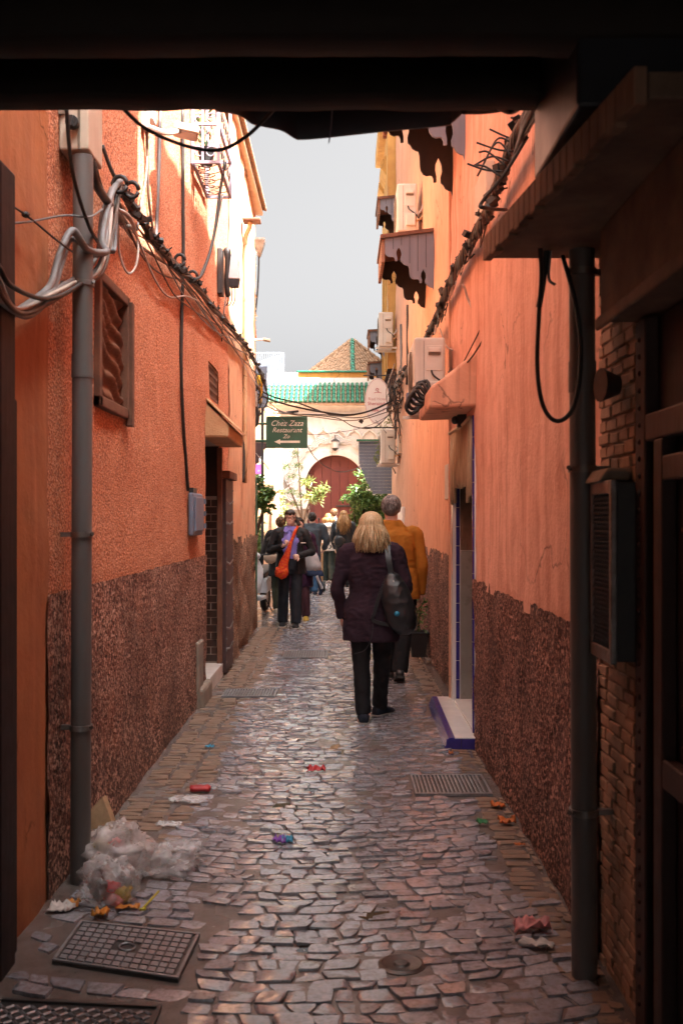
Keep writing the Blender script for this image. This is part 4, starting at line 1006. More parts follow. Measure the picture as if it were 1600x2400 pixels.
for k in range(8):   # frayed wires above, against the light
    p = P(1215-6*k, 330+12*k, 4.9-.05*k)
    cable(RB, [p, p+V((-.06-.02*rg.random(), .02, .05*rg.uniform(-1, 1.5))), p+V((-.13*rg.uniform(.6, 1.3), .04, rg.uniform(-.08, .08)))], .005, M['cableblack'], 5, name='loose_wire')
for k in range(9):   # fan of cables up into the passage
    cable(RB, [P(1225-3*k, 300+9*k, 4.8), P(1255+rg.uniform(-15, 15), 245+rg.uniform(-20, 25), 4.0), P(1330+rg.uniform(-40, 40), 150+rg.uniform(-50, 60), 3.1), P(1440+rg.uniform(-50, 60), 60, 2.5)], rg.uniform(.006, .011), M['cableblack'], 6, name='cable')
t = thing('hanging_cable', 'stiff black cable bent in front of the cream box on the right', 'cable', P(1150, 450, 4.6))
cable(t, [P(1235, 320, 4.5), P(1180, 410, 4.55), P(1128, 475, 4.6), P(1135, 487, 4.6), P(1185, 492, 4.8)], .009, M['cableblack'], 6, name='cable')
t = thing('hanging_cable', 'black cable draped under the passage beam on the right', 'cable', P(1170, 250, 3.4))
cable(t, [P(1085, 262, 3.2), P(1130, 262, 3.3), P(1180, 255, 3.4), P(1240, 235, 3.3), P(1300, 180, 3.1)], .008, M['cableblack'], 6, name='cable')
cable(t, [P(1150, 225, 3.2), P(1165, 250, 3.3), P(1195, 262, 3.4), P(1225, 245, 3.3), P(1250, 200, 3.1)], .009, M['cableblack'], 6, name='cable')
t = thing('cable_loop', 'long black cable loop hanging before the right drain pipe', 'cable', P(1310, 980, 3.35))
cable(t, [P(1262, 560, 3.42), P(1268, 640, 3.42), P(1262, 740, 3.42), P(1258, 850, 3.40), P(1266, 930, 3.40), P(1285, 975, 3.38), P(1312, 986, 3.36), P(1340, 960, 3.34), P(1356, 900, 3.32), P(1360, 800, 3.32), P(1345, 700, 3.32), P(1318, 600, 3.36)], .0075, M['cableblack'], 8, name='cable')
cable(t, [P(1283, 560, 3.45), P(1272, 660, 3.45), P(1262, 720, 3.45)], .010, M['cableblack'], 6, name='cable')
cable(t, [P(1290, 580, 3.45), P(1285, 650, 3.45), P(1300, 668, 3.45)], .005, M['cablegrey'], 6, name='cable')
wallcable('black cable pair running down between the grey awnings', [(1066, 480), (1060, 560), (1061, 620), (1056, 720)], .012, M['cableblack'], XR2, -.02)
wallcable('dark downpipe behind the grey awnings on the right', [(1078, 400), (1078, 560), (1076, 700), (1073, 860)], .03, M['cableblack'], XR2, -.01)
wallcable('thin dark conduit on the orange wall under the nearer awning', [(955, 715), (955, 780), (955, 860), (953, 900)], .022, M['cableblack'], XR2, -.01)
wallcable('slim blue conduit beside the upper aircon units', [(939, 760), (940, 830), (940, 900)], .018, M['cablegrey'], XR2, -.01)
b = MB(); b.box(XR-.055, XR-.0, 6.05, 6.55, 3.40, 3.68); tag(b.build('junction_box', M['cream_box'], None, bevel=.008), 'cream junction box half hidden by cables on the right wall', 'junction box')

# ------------------------------------------------------------------ air conditioners
def aircon(label, x0, x1, y0, y1, z0, h, bracket=True):
    t = thing('air_conditioner', label, 'air conditioner', ((x0+x1)/2, (y0+y1)/2, z0), 'outdoor aircon units on the right wall')
    b = MB(); b.box(x0, x1, y0, y1, z0, z0+h); body = b.build('case', M['ac'], t, bevel=.018)
    w = x1-x0
    b = MB(); b.box(x0+.38*w, x1-.08*w, y0-.006, y0+.002, z0+.52*h, z0+.88*h); b.build('valve_cover', M['ac'], t, bevel=.004)
    b = MB(); b.box(x0+.45*w, x1-.16*w, y0-.016, y0-.007, z0+.74*h, z0+.79*h); b.build('handle', M['acdark'], t, bevel=.003)
    b = MB(); b.obox(((x0+.45*w+x1-.16*w)/2, y0-.02, z0+.81*h), (.2*w, .012, .018)); b.build('handle_lip', M['ac'], t, bevel=.006)
    b = MB(); b.box(x0+.45*w, x1-.08*w, y0-.05, y0-.001, z0+.10*h, z0+.36*h); b.build('pipe_cover', M['ac'], t, bevel=.012)
    b = MB(); b.box(x0+.30*w, x0+.315*w, y0-.003, y0+.002, z0+.03*h, z0+.95*h); b.build('panel_seam', M['acdark'], t)
    b = MB(); yc, zc_ = (y0+y1)/2-.05, z0+h*.5
    for rr in (.06, .11, .16, .21):
        rr *= h/.56; b.tube([V((x0-.008, yc+rr*math.cos(a), zc_+rr*math.sin(a))) for a in [2*math.pi*i/24 for i in range(24)]], .004, 4, closed=True)
    for i in range(8):
        a = math.pi*i/8; b.tube([V((x0-.008, yc-.22*h/.56*math.cos(a), zc_-.22*h/.56*math.sin(a))), V((x0-.008, yc+.22*h/.56*math.cos(a), zc_+.22*h/.56*math.sin(a)))], .003, 4)
    b.build('fan_grille', M['acdark'], t)
    cable(t, [V((x0+.55*w, y0-.01, z0+.52*h)), V((x0+.62*w, y0-.03, z0+.44*h)), V((x1-.1*w, y0-.04, z0+.34*h)), V((x1+.04, y0-.02, z0+.22*h)), V((x1+.12, y0+.1, z0+.15*h))], .008, M['cableblack'], name='power_lead')
    for k in range(2):
        cable(t, [V((x1-.05*w, y0-.02, z0+.2*h+.06*k)), V((x1+.05, y0-.03, z0+.26*h+.09*k)), V((x1+.10, y0+.05, z0+.45*h+.1*k)), V((x1+.10, y0+.2, z0+.1*h))], .014, M['cablewhite'] if k else M['hood'], name='refrigerant_pipe')
    if bracket:
        for yy in (y0+.08, y1-.08):
            b = MB(); b.box(x0-.05, x1+.16, yy-.018, yy+.018, z0-.03, z0-.002); b.prism([(x1+.12, yy-.015, z0-.03), (x1+.15, yy-.015, z0-.03), (x1+.15, yy-.015, z0-.22), (x1+.12, yy-.015, z0-.22)], (0, .03, 0)); b.build('bracket', M['ac'], t)
    return t
aircon('beige aircon unit standing behind the plaster door hood', .585, .835, 8.25, 9.05, 2.46, .56)
aircon('beige aircon unit standing on the farther grey awning', .675, .915, 12.45, 13.2, 5.06, .58, False)
aircon('beige aircon unit jutting out below the yellow house', .655, .905, 18.0, 18.55, 4.60, .60)
aircon('beige aircon unit beneath the oval hotel sign', .66, .905, 17.2, 17.9, 2.50, .57)
b = MB(); b.box(.93, XR2, 16.75, 17.1, 2.64, 2.95); tag(b.build('wall_box', M['cream_box'], None, bevel=.01), 'cream box with foil on the wall beside the lowest aircon', 'electrical box')

# ------------------------------------------------------------------ scalloped wooden awnings
def scal(x0, x1, z0, z1, dome=True, n=3):
    """scalloped diagonal from (x0,z0) at the tip to (x1,z1) at the wall: stepped ogee lobes with onion shaped cut-outs"""
    out = []
    unit = [(0, 0), (.02, -.10), (.10, -.20), (.20, -.235), (.30, -.22), (.36, -.235), (.40, -.30), (.41, -.40)]
    onion = [(.50, -.40), (.50, -.33), (.46, -.25), (.47, -.17), (.56, -.08), (.65, -.17), (.67, -.26), (.62, -.34), (.63, -.41)] if dome else [(.5, -.42), (.6, -.44)]
    tail = [(.70, -.46), (.76, -.55), (.86, -.60), (.94, -.62), (.98, -.72), (1.0, -1.0)]
    for k in range(n):
        for (a, c) in unit+onion+tail:
            out.append((x0+(x1-x0)*(k+a)/n, z0+(z1-z0)*(k-c)/n+(.0 if not (.45 < a < .69) else (c+.41)*abs(z1-z0)/n*.9)))
    return out
def awning(label, x_tip, x_wall, y0, y1, z_top0, z_top1, z_tip, z_wall, n=2, hr=.10, planks=6):
    t = thing('awning', label, 'awning', (x_wall, (y0+y1)/2, z_wall), 'scalloped grey wooden awnings on the right wall')
    edge = scal(x_tip, x_wall, z_tip, z_wall, True, n)
    for yy, nm in ((y0, 'cheek'), (y1, 'cheek')):
        # cheek made of vertical boards, cut by the scalloped line
        ed = edge
        poly = [V((x_tip, yy, z_top0)), V((x_wall, yy, z_top1))]+[V((x, yy, z)) for x, z in reversed(ed)]
        b = MB(); b.prism(poly, (0, .022 if yy == y0 else -.022, 0)); o = b.build(nm, M['greyboard'] if yy == y0 else M['valance'], t, fix=True)  # far cheek coloured dark for the shade under the awning roof
        if yy == y0:
            for k in range(1, planks):
                x = x_tip+(x_wall-x_tip)*k/planks
                zt = z_top0+(z_top1-z_top0)*k/planks
                zlow = max([z for (xx, z) in ed if abs(xx-x) < (x_wall-x_tip)*.08]+[z_wall])
                if zt-.02 > zlow+.03:
                    g = MB(); g.box(x-.0025, x+.0025, yy-.002, yy+.003, zlow+.02, zt-.01); g.build('board_joint', M['valance'], o)
    b = MB(); b.prism([(x_tip-.05, y0-.03, z_top0-.005), (x_wall, y0-.03, z_top1+.0), (x_wall, y0-.03, z_top1+.035), (x_tip-.05, y0-.03, z_top0+.035)], (0, y1-y0+.06, 0)); b.build('roof', M['brownframe'], t, fix=True)
    k = max(4, int((y1-y0)/.09))
    for i in range(k):
        b = MB(); yy = y0+(y1-y0)*(i+.5)/k; b.box(x_tip-.035, x_tip-.002, yy-.03, yy+.03, z_tip-.10, z_top0-.006); b.build('front_slat', M['valanceedge'], t)
    return t
awning('large grey scalloped awning close under the dark passage beam', .37, XR, 7.5, 8.35, 5.15, 5.0, 4.75, 4.10)
awning('grey scalloped awning with an aircon unit above it', .463, XR2, 10.9, 11.95, 4.545, 4.615, 4.40, 3.93)
awning('small grey scalloped awning beside the yellow house high up', .62, XR2, 16.4, 17.3, 6.68, 6.72, 6.55, 6.2, 2, .10, 4)
awning('grey scalloped awning behind the aircon below the yellow house', .55, 1.02, 19.6, 20.4, 5.15, 5.18, 5.02, 4.45, 2, .14, 4)
awning('lower grey scalloped awning near the pavilion roof', .58, 1.05, 20.8, 21.8, 4.72, 4.75, 4.6, 4.0, 2, .14, 4)
sc_ = thing('reed_screen', 'blue grey slatted screen behind the leafy bush on the right', 'screen', (.8, 22.5, 1.9))
for i in range(16):
    b = MB(); z0 = 2.12+i*.072; xl = .38+(.0 if i < 11 else 0)+.30*max(0, (9-i)/9)**1.2
    b.box(xl, 1.25, 22.5, 22.53, z0, z0+.068); b.build('slat', M['greyboard'], sc_)
b = MB(); b.box(.33, 1.25, 22.4, 22.6, 3.275, 3.31); b.build('top_rail', M['greentile'], sc_)
wl2 = thing('garden_wall', 'plain cream wall behind the leafy bush on the right', 'wall', (1.2, 25, 0))
b = MB(); b.box(1.1, 1.5, 21.2, 26.2, -.01, 3.4); b.build('wall', M['cream'], wl2)

# ------------------------------------------------------------------ signs
def text(par, s, loc, size, mat, rot=(R(90), 0, 0), shear=0, ext=.002, align='CENTER', name='lettering', sx=1.0):
    c = bpy.data.curves.new(name, 'FONT'); c.body = s; c.size = size; c.align_x = align; c.align_y = 'CENTER'; c.shear = shear; c.extrude = ext; c.resolution_u = 3
    c.materials.append(mat); tmp = bpy.data.objects.new('tmp_text', c); col.objects.link(tmp); bpy.context.view_layer.update()
    me = bpy.data.meshes.new_from_object(tmp.evaluated_get(bpy.context.evaluated_depsgraph_get())); bpy.data.objects.remove(tmp); bpy.data.curves.remove(c)
    o = link(name, me); o.rotation_euler = rot
    o.parent = par; o.location = V(loc)-origin(par); o.scale = (sx, 1, 1); return o
SY = 15.6
s1 = P(626, 979, SY); s2 = P(718, 1047, SY); sg = thing('restaurant_sign', 'green hanging restaurant sign with an arrow pointing left', 'sign', ((s1.x+s2.x)/2, SY, s2.z))
b = MB(); b.box(s1.x, s2.x, SY, SY+.04, s2.z, s1.z); b.build('board', M['signgreen'], sg, bevel=.006)
b = MB()
for (x0, x1, z0, z1) in ((s1.x-.012, s2.x+.012, s1.z-.012, s1.z+.02), (s1.x-.012, s2.x+.012, s2.z-.02, s2.z+.012), (s1.x-.015, s1.x+.010, s2.z+.013, s1.z-.013), (s2.x-.010, s2.x+.015, s2.z+.013, s1.z-.013)): b.box(x0, x1, SY-.012, SY+.05, z0, z1)
b.build('frame', M['signgreen'], sg)
cxs = (s1.x+s2.x)/2; hS = s1.z-s2.z
text(sg, 'Chez Zaza', (cxs, SY-.003, s1.z-hS*.20), .118, M['signcream'], shear=.35, sx=.98)
text(sg, 'Restaurant', (cxs, SY-.003, s1.z-hS*.43), .105, M['signcream'], shear=.35, sx=.98)
text(sg, 'Zo', (cxs-.01, SY-.003, s1.z-hS*.65), .085, M['signcream'], shear=.35)
b = MB(); za = s2.z+hS*.17; b.prism([(s1.x+.11, SY-.005, za), (s1.x+.20, SY-.005, za+.04), (s1.x+.20, SY-.005, za+.017), (s2.x-.10, SY-.005, za+.017), (s2.x-.10, SY-.005, za-.017), (s1.x+.20, SY-.005, za-.017), (s1.x+.20, SY-.005, za-.04)], (0, .004, 0)); b.build('arrow', M['signcream'], sg, fix=True)
b = MB()
for z in (s1.z-.09, s2.z+.09): b.tube([(s1.x-.45, SY+.02, z), (s1.x, SY+.02, z)], .018, 6)
b.build('bracket', M['signgreen'], sg)
OY = 17.6; oc = P(884, 940, OY); rx, rz_ = 29.5/F*OY, 54/F*OY
og = thing('hotel_sign', 'white oval hotel sign with red lettering on an iron bracket', 'sign', (oc.x, OY, oc.z-rz_))
b = MB(); b.prism([V((oc.x+rx*math.cos(a), OY, oc.z+rz_*math.sin(a))) for a in [2*math.pi*i/48 for i in range(48)]], (0, .03, 0)); b.build('board', M['signwhite'], og, fix=True)
b = MB(); b.tube([V((oc.x+rx*.95*math.cos(a), OY-.002, oc.z+rz_*.965*math.sin(a))) for a in [2*math.pi*i/48 for i in range(48)]], .0045, 4, closed=True); b.build('red_line', M['signpink'], og)
text(og, 'Riad Hotel', (oc.x, OY-.003, oc.z+.035), .072, M['signpink'])
text(og, 'Sherazade', (oc.x, OY-.003, oc.z-.045), .083, M['signred'])
text(og, 'Cafe - S', (oc.x, OY-.003, oc.z-.155), .072, M['signred'], shear=.25)
b = MB(); c = V((oc.x-.0, OY-.003, oc.z+.20)); b.tube(crom([c+V((-.03, 0, -.02)), c+V((-.01, 0, .02)), c+V((.02, 0, .0)), c+V((.0, 0, -.02)), c+V((.03, 0, -.05))]), .006, 4); b.tube([c+V((-.06, 0, -.06)), c+V((0, 0, -.05)), c+V((.07, 0, -.06))], .004, 4); b.build('emblem', M['signred'], og)
b = MB()
for z in (oc.z+rz_+.045, oc.z-rz_-.06): b.tube([(oc.x-.24, OY+.01, z), (XR2, OY+.01, z)], .012, 6)
b.tube([(oc.x, OY+.01, oc.z+rz_-.01), (oc.x, OY+.01, oc.z+rz_+.045)], .008, 5); b.tube([(XR2-.06, OY+.01, oc.z-rz_-.25), (XR2-.06, OY+.01, oc.z+rz_+.1)], .022, 6)
b.build('bracket', M['iron'], og)
def plate(label, u0, u1, v0, v1, Y, m):
    a, c = P(u0, v0, Y), P(u1, v1, Y); t = thing('wall_sign', label, 'sign', ((a.x+c.x)/2, Y, c.z)); b = MB(); b.box(a.x, c.x, Y-.03, Y, c.z, a.z); b.build('plate', m, t, bevel=.006); return t, a, c
t, a, c = plate('white house sign reading 10 on the orange corner', 604, 630, 1063, 1081, 23.9, M['signwhite']); text(t, 'N 10', ((a.x+c.x)/2+.02, 23.865, (a.z+c.z)/2), .13, M['signblack'])
t, a, c = plate('magenta sign under the house number sign', 596, 618, 1088, 1111, 23.9, M['purple']); text(t, 'LA', ((a.x+c.x)/2, 23.865, (a.z+c.z)/2-.04), .042, M['signwhite'])
t, a, c = plate('white shop sign below the magenta one', 596, 630, 1113, 1128, 23.9, M['signwhite']); text(t, 'Riad', ((a.x+c.x)/2, 23.865, (a.z+c.z)/2+.03), .065, M['signblack'], shear=.3); 
b = MB(); a, c = P(598, 858, 18.5), P(626, 955, 18.5); b.box(a.x-.3, c.x, 18.5, 18.56, c.z, a.z); t = thing('dark_board', 'dark grey board standing above the shop signs', 'board', (a.x, 18.5, c.z)); b.build('panel', M['greyboard'], t, bevel=.01)
b = MB(); b.tube([P(615, 955, 18.5), P(615, 1218, 18.5)+V((0, 0, -1.55))], .025, 6); b.build('post', M['iron'], t)
# scalloped dark awning of the shop
aw = thing('shop_awning', 'dark scalloped shop awning behind the left corner', 'awning', (-1.6, 19.5, 2.6))
a = P(585, 1035, 19.5); pts = [V((-1.95, 19.5, 3.05)), V((-1.43, 19.5, 3.0))]
for i in range(14): pts.append(V((-1.45-.30*i/13+.025*math.cos(i*2.2), 19.5, 2.92-.6*i/13)))
pts.append(V((-1.95, 19.5, 2.3))); b = MB(); b.prism(pts, (0, .03, 0)); b.build('valance', M['studdoor'], aw, fix=True)
b = MB(); b.prism([(-1.95, 19.5, 3.06), (-1.40, 19.5, 3.02), (-1.40, 19.5, 3.06), (-1.95, 19.5, 3.10)], (0, 1.5, 0)); b.build('roof', M['studdoor'], aw, fix=True)
b = MB(); b.tube([(-1.9, 20.9, 0), (-1.9, 20.9, 3.05)], .03, 6); b.build('post', M['iron'], aw)
gp = MB(); gp.tube([(-1.245, 14.95, -.01), (-1.245, 14.95, 2.15)], .018, 8); tag(gp.build('green_post', M['signgreen'], None), 'thin green post at the corner of the left row', 'post')
# lamp pole and odds and ends on the far left wall
sl_ = thing('street_lamp', 'brown lamp pole with a flat head above the sunlit house', 'street lamp', (-1.17, 12.6, 2.0))
b = MB(); b.tube(crom([V((-1.185, 12.6, 2.0)), V((-1.185, 12.6, 4.4)), V((-1.18, 12.55, 4.95)), V((-1.12, 12.5, 5.12)), V((-1.115, 12.5, 5.20))]), .026, 8); b.build('pole', M['hood'], sl_, smooth=True)
b = MB(); b.box(-1.20, -.985, 12.4, 12.6, 5.18, 5.215); b.build('head', M['brownframe'], sl_, bevel=.01)
b = MB(); c = P(625, 797, 14.4); t = thing('street_lamp', 'small pale lamp arm sticking out above the far signs', 'street lamp', c); b.tube([(-1.25, 14.4, c.z+.0), (c.x-.05, 14.4, c.z+.01)], .015, 6); b.build('arm', M['cablewhite'], t); b = MB(); b.obox(c, (.05, .06, .016), Euler((0, .15, 0)).to_matrix()); b.build('head', M['acdark'], t, bevel=.005)
t = thing('floodlight', 'grey floodlight on a wire above the far left roof edge', 'floodlight', P(607, 575, 14.9)); c = P(607, 575, 14.9)
b = MB(); b.loft([[c+V((x*s, y_*s, z)) for x, y_ in ((-.07, -.1), (.09, -.1), (.09, .1), (-.07, .1))] for s, z in ((.25, -.17), (1, .06), (1, .09))]); b.build('head', M['steel'], t)
cable(t, [c+V((0, 0, -.1)), P(605, 660, 14.9), P(600, 720, 14.9), P(588, 800, 14.8), P(580, 830, 14.7)], .012, M['cableblack'], name='lead')
b = MB(); b.tube([c+V((0, 0, 0)), V((-1.3, 14.8, c.z-.1))], .015, 5); b.build('arm', M['iron'], t)
t = thing('climbing_plant', 'dry climbing plant on the far left roof corner', 'plant', P(592, 780, 14.8))
for k in range(5): cable(t, [P(586+2*k, 790, 14.86), P(590+rg.uniform(-4, 5), 720, 14.86), P(592+rg.uniform(-5, 6), 650, 14.86), P(592+rg.uniform(-6, 6), 585, 14.86)], .010, M['stem'], 5, name='stem')
b = MB()
for i in range(150):
    c = P(592+rg.uniform(-7, 7), rg.uniform(590, 790), 14.85); e = Euler((rg.uniform(0, 6), rg.uniform(0, 6), rg.uniform(0, 6))).to_matrix()
    b.add([c+e@V(q) for q in ((-.035, 0, 0), (0, .016, .004), (.035, 0, 0), (0, -.016, .004))], [(0, 1, 2, 3)])
b.build('foliage', M['hood'], t)
b = MB(); 
for k in range(4): b.tube(crom([P(587+2*k, 700, 14.95), P(588+2*k, 740, 14.97), P(590+2.2*k, 775, 14.95), P(592+2*k, 792, 14.9)]), .02, 6)
M['orangecloth'] = surf('orange cloth', (.62,.11,.015), (.5,.08,.012), 8, .8)
tag(b.build('orange_cloth', M['orangecloth'], None, smooth=True), 'orange cloth hanging at the far left roof corner', 'cloth')
# tangle below the far lamp
tg = thing('cable_tangle', 'tangle of cables and ballast boxes at the end of the left row', 'cables', P(603, 930, 15))
for k in range(16):
    p = P(585+rg.uniform(0, 28), 850+rg.uniform(0, 60), 14.95+rg.uniform(0, .3)); q = P(582+rg.uniform(0, 40), 930+rg.uniform(0, 60), 14.95+rg.uniform(0, .3))
    cable(tg, [p, (p+q)/2+V((rg.uniform(-.1, .12), 0, rg.uniform(-.1, .06))), q], rg.uniform(.006, .012), [M['cableblack'], M['cablebrown'], M['cableblack'], M['cablegrey']][k % 4], 5, name='cable')
b = MB(); c = P(597, 935, 14.95); b.obox(c, (.04, .03, .11)); b.build('ballast', M['cablewhite'], tg, bevel=.006)
b = MB(); c = P(610, 885, 15.1); b.obox(c, (.05, .04, .05), Euler((.4, .3, .3)).to_matrix()); b.build('junction', M['darkshade'], tg, bevel=.006)
M['yellowlamp'] = surf('yellow plastic', (.75,.42,.03), (.6,.33,.02), 8, .4)
for k in range(3):
    cable(tg, [P(603+4*k, 880, 15.05), P(607+3*k, 905, 15.05), P(611, 930+8*k, 15.05)], .018, M['yellowlamp'], 7, name='yellow_sleeve')
b = MB(); b.tube(crom([P(596, 950, 15.0), P(603, 965, 15.0), P(602, 990, 15.0), P(595, 1000, 15.0)]), .03, 8); b.build('black_hose', M['black'], tg, smooth=True)
# knot of wires on the far right
tk = thing('cable_tangle', 'brown knot of wires beside the oval hotel sign', 'cables', P(935, 930, 16.5))
for k in range(44):
    u0 = 915+rg.uniform(0, 38); p = P(u0, 850+rg.uniform(0, 110), 16.6+rg.uniform(-.4, .4)); q = P(912+rg.uniform(0, 34), 890+rg.uniform(0, 150), 16.6+rg.uniform(-.4, .4))
    cable(tk, [p, (p+q)/2+V((rg.uniform(-.14, .03), 0, rg.uniform(-.12, .12))), q], rg.uniform(.005, .011), [M['cablebrown'], M['cableblack'], M['cablebrown'], M['cablewhite']][k % 4], 5, name='wire')
# cables across the alley
ac_ = thing('overhead_cables', 'dark cables slung across the alley in front of the gate', 'cables', P(750, 950, 16))
for pts, r, m_ in (([(592, 905, 15), (640, 930, 15.3), (700, 945, 15.7), (780, 972, 16), (850, 968, 16.3), (930, 935, 16.6)], .012, 'cableblack'), ([(594, 920, 15), (660, 945, 15.3), (740, 963, 15.7), (820, 972, 16), (880, 958, 16.3), (935, 930, 16.6)], .014, 'cableblack'),
                   ([(600, 935, 15.1), (660, 966, 15.4), (760, 972, 15.8), (850, 978, 16.2), (930, 945, 16.6)], .009, 'cablegrey'), ([(640, 968, 15.6), (720, 972, 15.8), (790, 980, 16), (830, 1000, 16.2), (880, 1000, 16.4), (930, 950, 16.6)], .008, 'cableblack'),
                   ([(596, 900, 15), (655, 962, 15.4), (745, 978, 15.8), (835, 985, 16.1), (925, 960, 16.6)], .007, 'cablebrown'), ([(610, 925, 15.1), (700, 1012, 15.6), (800, 1012, 16), (870, 995, 16.4), (925, 965, 16.6)], .005, 'cablegrey'),
                   ([(600, 1062, 15.2), (630, 1100, 15.5)], .006, 'cablewhite'), ([(718, 1042, 15.6), (745, 1080, 16), (790, 1105, 16.4), (830, 1100, 17), (850, 1085, 17.4)], .007, 'cablegrey'), ([(880, 985, 17), (905, 1015, 17.2), (930, 1050, 17.4)], .006, 'cablegrey')):
    cable(ac_, [P(*q) for q in pts], r, M[m_], 6)
b = MB(); b.tube([P(672, 967, 15.5), P(700, 964, 15.5)], .018, 6); b.tube([P(842, 985, 16.2), P(850, 990, 16.2)], .03, 6); b.build('splice', M['cableblack'], ac_)
# right wall bits
b = MB(); b.box(XR2-.018, XR2-.0, 9.28, 9.62, 1.74, 2.06); tag(b.build('name_plate', M['cablewhite'], None, bevel=.004), 'narrow pale plate on the orange wall past the doorway', 'plate')
b = MB(); b.box(XR2-.05, XR2-.0, 15.9, 17.2, 1.36, 1.75); tag(b.build('wall_cabinet', M['signwhite'], None, bevel=.008), 'white wall cabinet beyond the man in the orange jacket', 'cabinet')
t = thing('cable_coil', 'coil of black cable hooked on the plaster hood', 'cable', P(975, 945, 7.4)); 
for k in range(5):
    c = P(968+6*k, 948-9*k, 7.35); b = MB(); b.tube([c+V((.05*math.cos(a)*(1+.2*math.sin(a*2+k)), .02*math.cos(a+k), .062*math.sin(a)*(1+.15*math.cos(3*a+k)))) for a in [2*math.pi*i/18 for i in range(18)]], .014, 6, closed=True); b.build('loop', M['cableblack'], t, smooth=True)
b = MB(); b.obox(P(962, 932, 7.6), (.035, .06, .03)); b.build('bracket', M['meterbox'], t, bevel=.004)
t = thing('spotlight', 'small black spotlight under the right plaster hood', 'lamp', P(1075, 985, 7.5)); b = MB(); c = P(1082, 985, 7.45); b.obox(c, (.035, .04, .05)); b.ell(c+V((-.05, 0, .0)), (.03, .035, .03), 10, 6); b.build('housing', M['iron'], t, bevel=.006)
b = MB(); c = V((XR-.02, 3.28, 1.98)); b.tube([c, c+V((-.06, -.01, 0))], [.03, .055], 14); t = thing('bell', 'dark round bell on the brick pier by the passage door', 'bell', c); b.build('dome', M['iron'], t, smooth=True, angle=50)
# ------------------------------------------------------------------ covers and gratings in the paving
def qm(q): return lambda s, t, z=0: (q[0].lerp(q[1], s)).lerp(q[3].lerp(q[2], s), t)+V((0, 0, z))
def qbox(mb, f, s0, s1, t0, t1, z0, z1):
    mb.add([f(s0, t0, z0), f(s1, t0, z0), f(s0, t1, z0), f(s1, t1, z0), f(s0, t0, z1), f(s1, t0, z1), f(s0, t1, z1), f(s1, t1, z1)], [(0,2,3,1), (4,5,7,6), (0,1,5,4), (2,6,7,3), (0,4,6,2), (1,3,7,5)])
f = qm(COV['cover']); c = f(.5, .5)
mh = thing('manhole_cover', 'square grey cast iron manhole cover in the near left paving', 'manhole cover', c)
b = MB(); qbox(b, f, 0, 1, 0, 1, -.01, .022); b.build('plate', M['castdark'], mh, bevel=.003)
b = MB()
for (s0, s1, t0, t1) in ((0, 1, 0, .035), (0, 1, .965, 1), (0, .025, .036, .964), (.975, 1, .036, .964)): qbox(b, f, s0, s1, t0, t1, .0221, .029)
b.build('rim', M['castiron'], mh, bevel=.002)
for i in range(13):
    for j in range(8):
        s0, t0 = .045+i*.0705, .055+j*.113
        if 5 <= i <= 7 and 3 <= j <= 4: continue
        b = MB(); qbox(b, f, s0, s0+.058, t0, t0+.088, .0221, .029); b.build('raised_pad', M['castiron'], mh)
b = MB(); b.tube([f(.5+.062*math.cos(a), .5+.085*math.sin(a), .026) for a in [2*math.pi*k/20 for k in range(20)]], .004, 5, closed=True); b.build('keyhole_ring', M['castiron'], mh)
f = qm(COV['plate']); tr = thing('tread_plate', 'dark chequered iron plate at the near left corner of the paving', 'tread plate', f(.5, .5))
b = MB(); qbox(b, f, 0, 1, 0, 1, -.01, .016); b.build('plate', M['castdark'], tr, bevel=.003)
b = MB(); qbox(b, f, .975, 1, 0, 1, .0161, .024); qbox(b, f, 0, .974, .975, 1, .0161, .024); b.build('rim', M['castdark'], tr)
b = MB()
for i in range(19):
    for j in range(19):
        s, t = .03+i*.05, .02+j*.05; d = .016 if (i+j) % 2 else -.016
        b.tube([f(s-.018, t-d, .017), f(s+.018, t+d, .017)], .006, 5)
o = b.build('treads', M['castiron'], tr); o['kind'] = 'stuff'
for key, lab, n in (('grateA', 'iron drain grating beside the left marble doorstep', 17), ('grateB', 'iron drain grating in the paving before the walking woman with glasses', 16), ('grateC', 'worn drain grating in the paving below the blue doorstep', 17)):
    f = qm(COV[key]); t = thing('drain_grate', lab, 'drain', f(.5, .5), 'drain gratings in the paving')
    b = MB(); qbox(b, f, 0, 1, 0, 1, -.01, .012); b.build('bed', M['castdark'], t)
    b = MB()
    for (s0, s1, t0, t1) in ((0, 1, 0, .05), (0, 1, .95, 1), (0, .03, .051, .949), (.97, 1, .051, .949)): qbox(b, f, s0, s1, t0, t1, .0121, .026)
    b.build('rim', M['castiron'], t)
    for i in range(n):
        b = MB(); s = .05+i*.9/n; qbox(b, f, s, s+.028, .05, .95, .0122, .024); b.build('bar', M['castiron'], t)
c = V((.207, 3.54, 0)); t = thing('valve_cap', 'small round iron valve cap among the near cobbles', 'valve cover', c)
b = MB(); b.loft([[c+V((r_*math.cos(a), r_*math.sin(a), z)) for a in [math.pi/10*j for j in range(20)]] for r_, z in ((.085, -.01), (.085, .014), (.07, .020), (.055, .016), (.03, .014), (.022, .020), (.008, .021))]); b.build('cap', M['castdark'], t, smooth=True, angle=30)

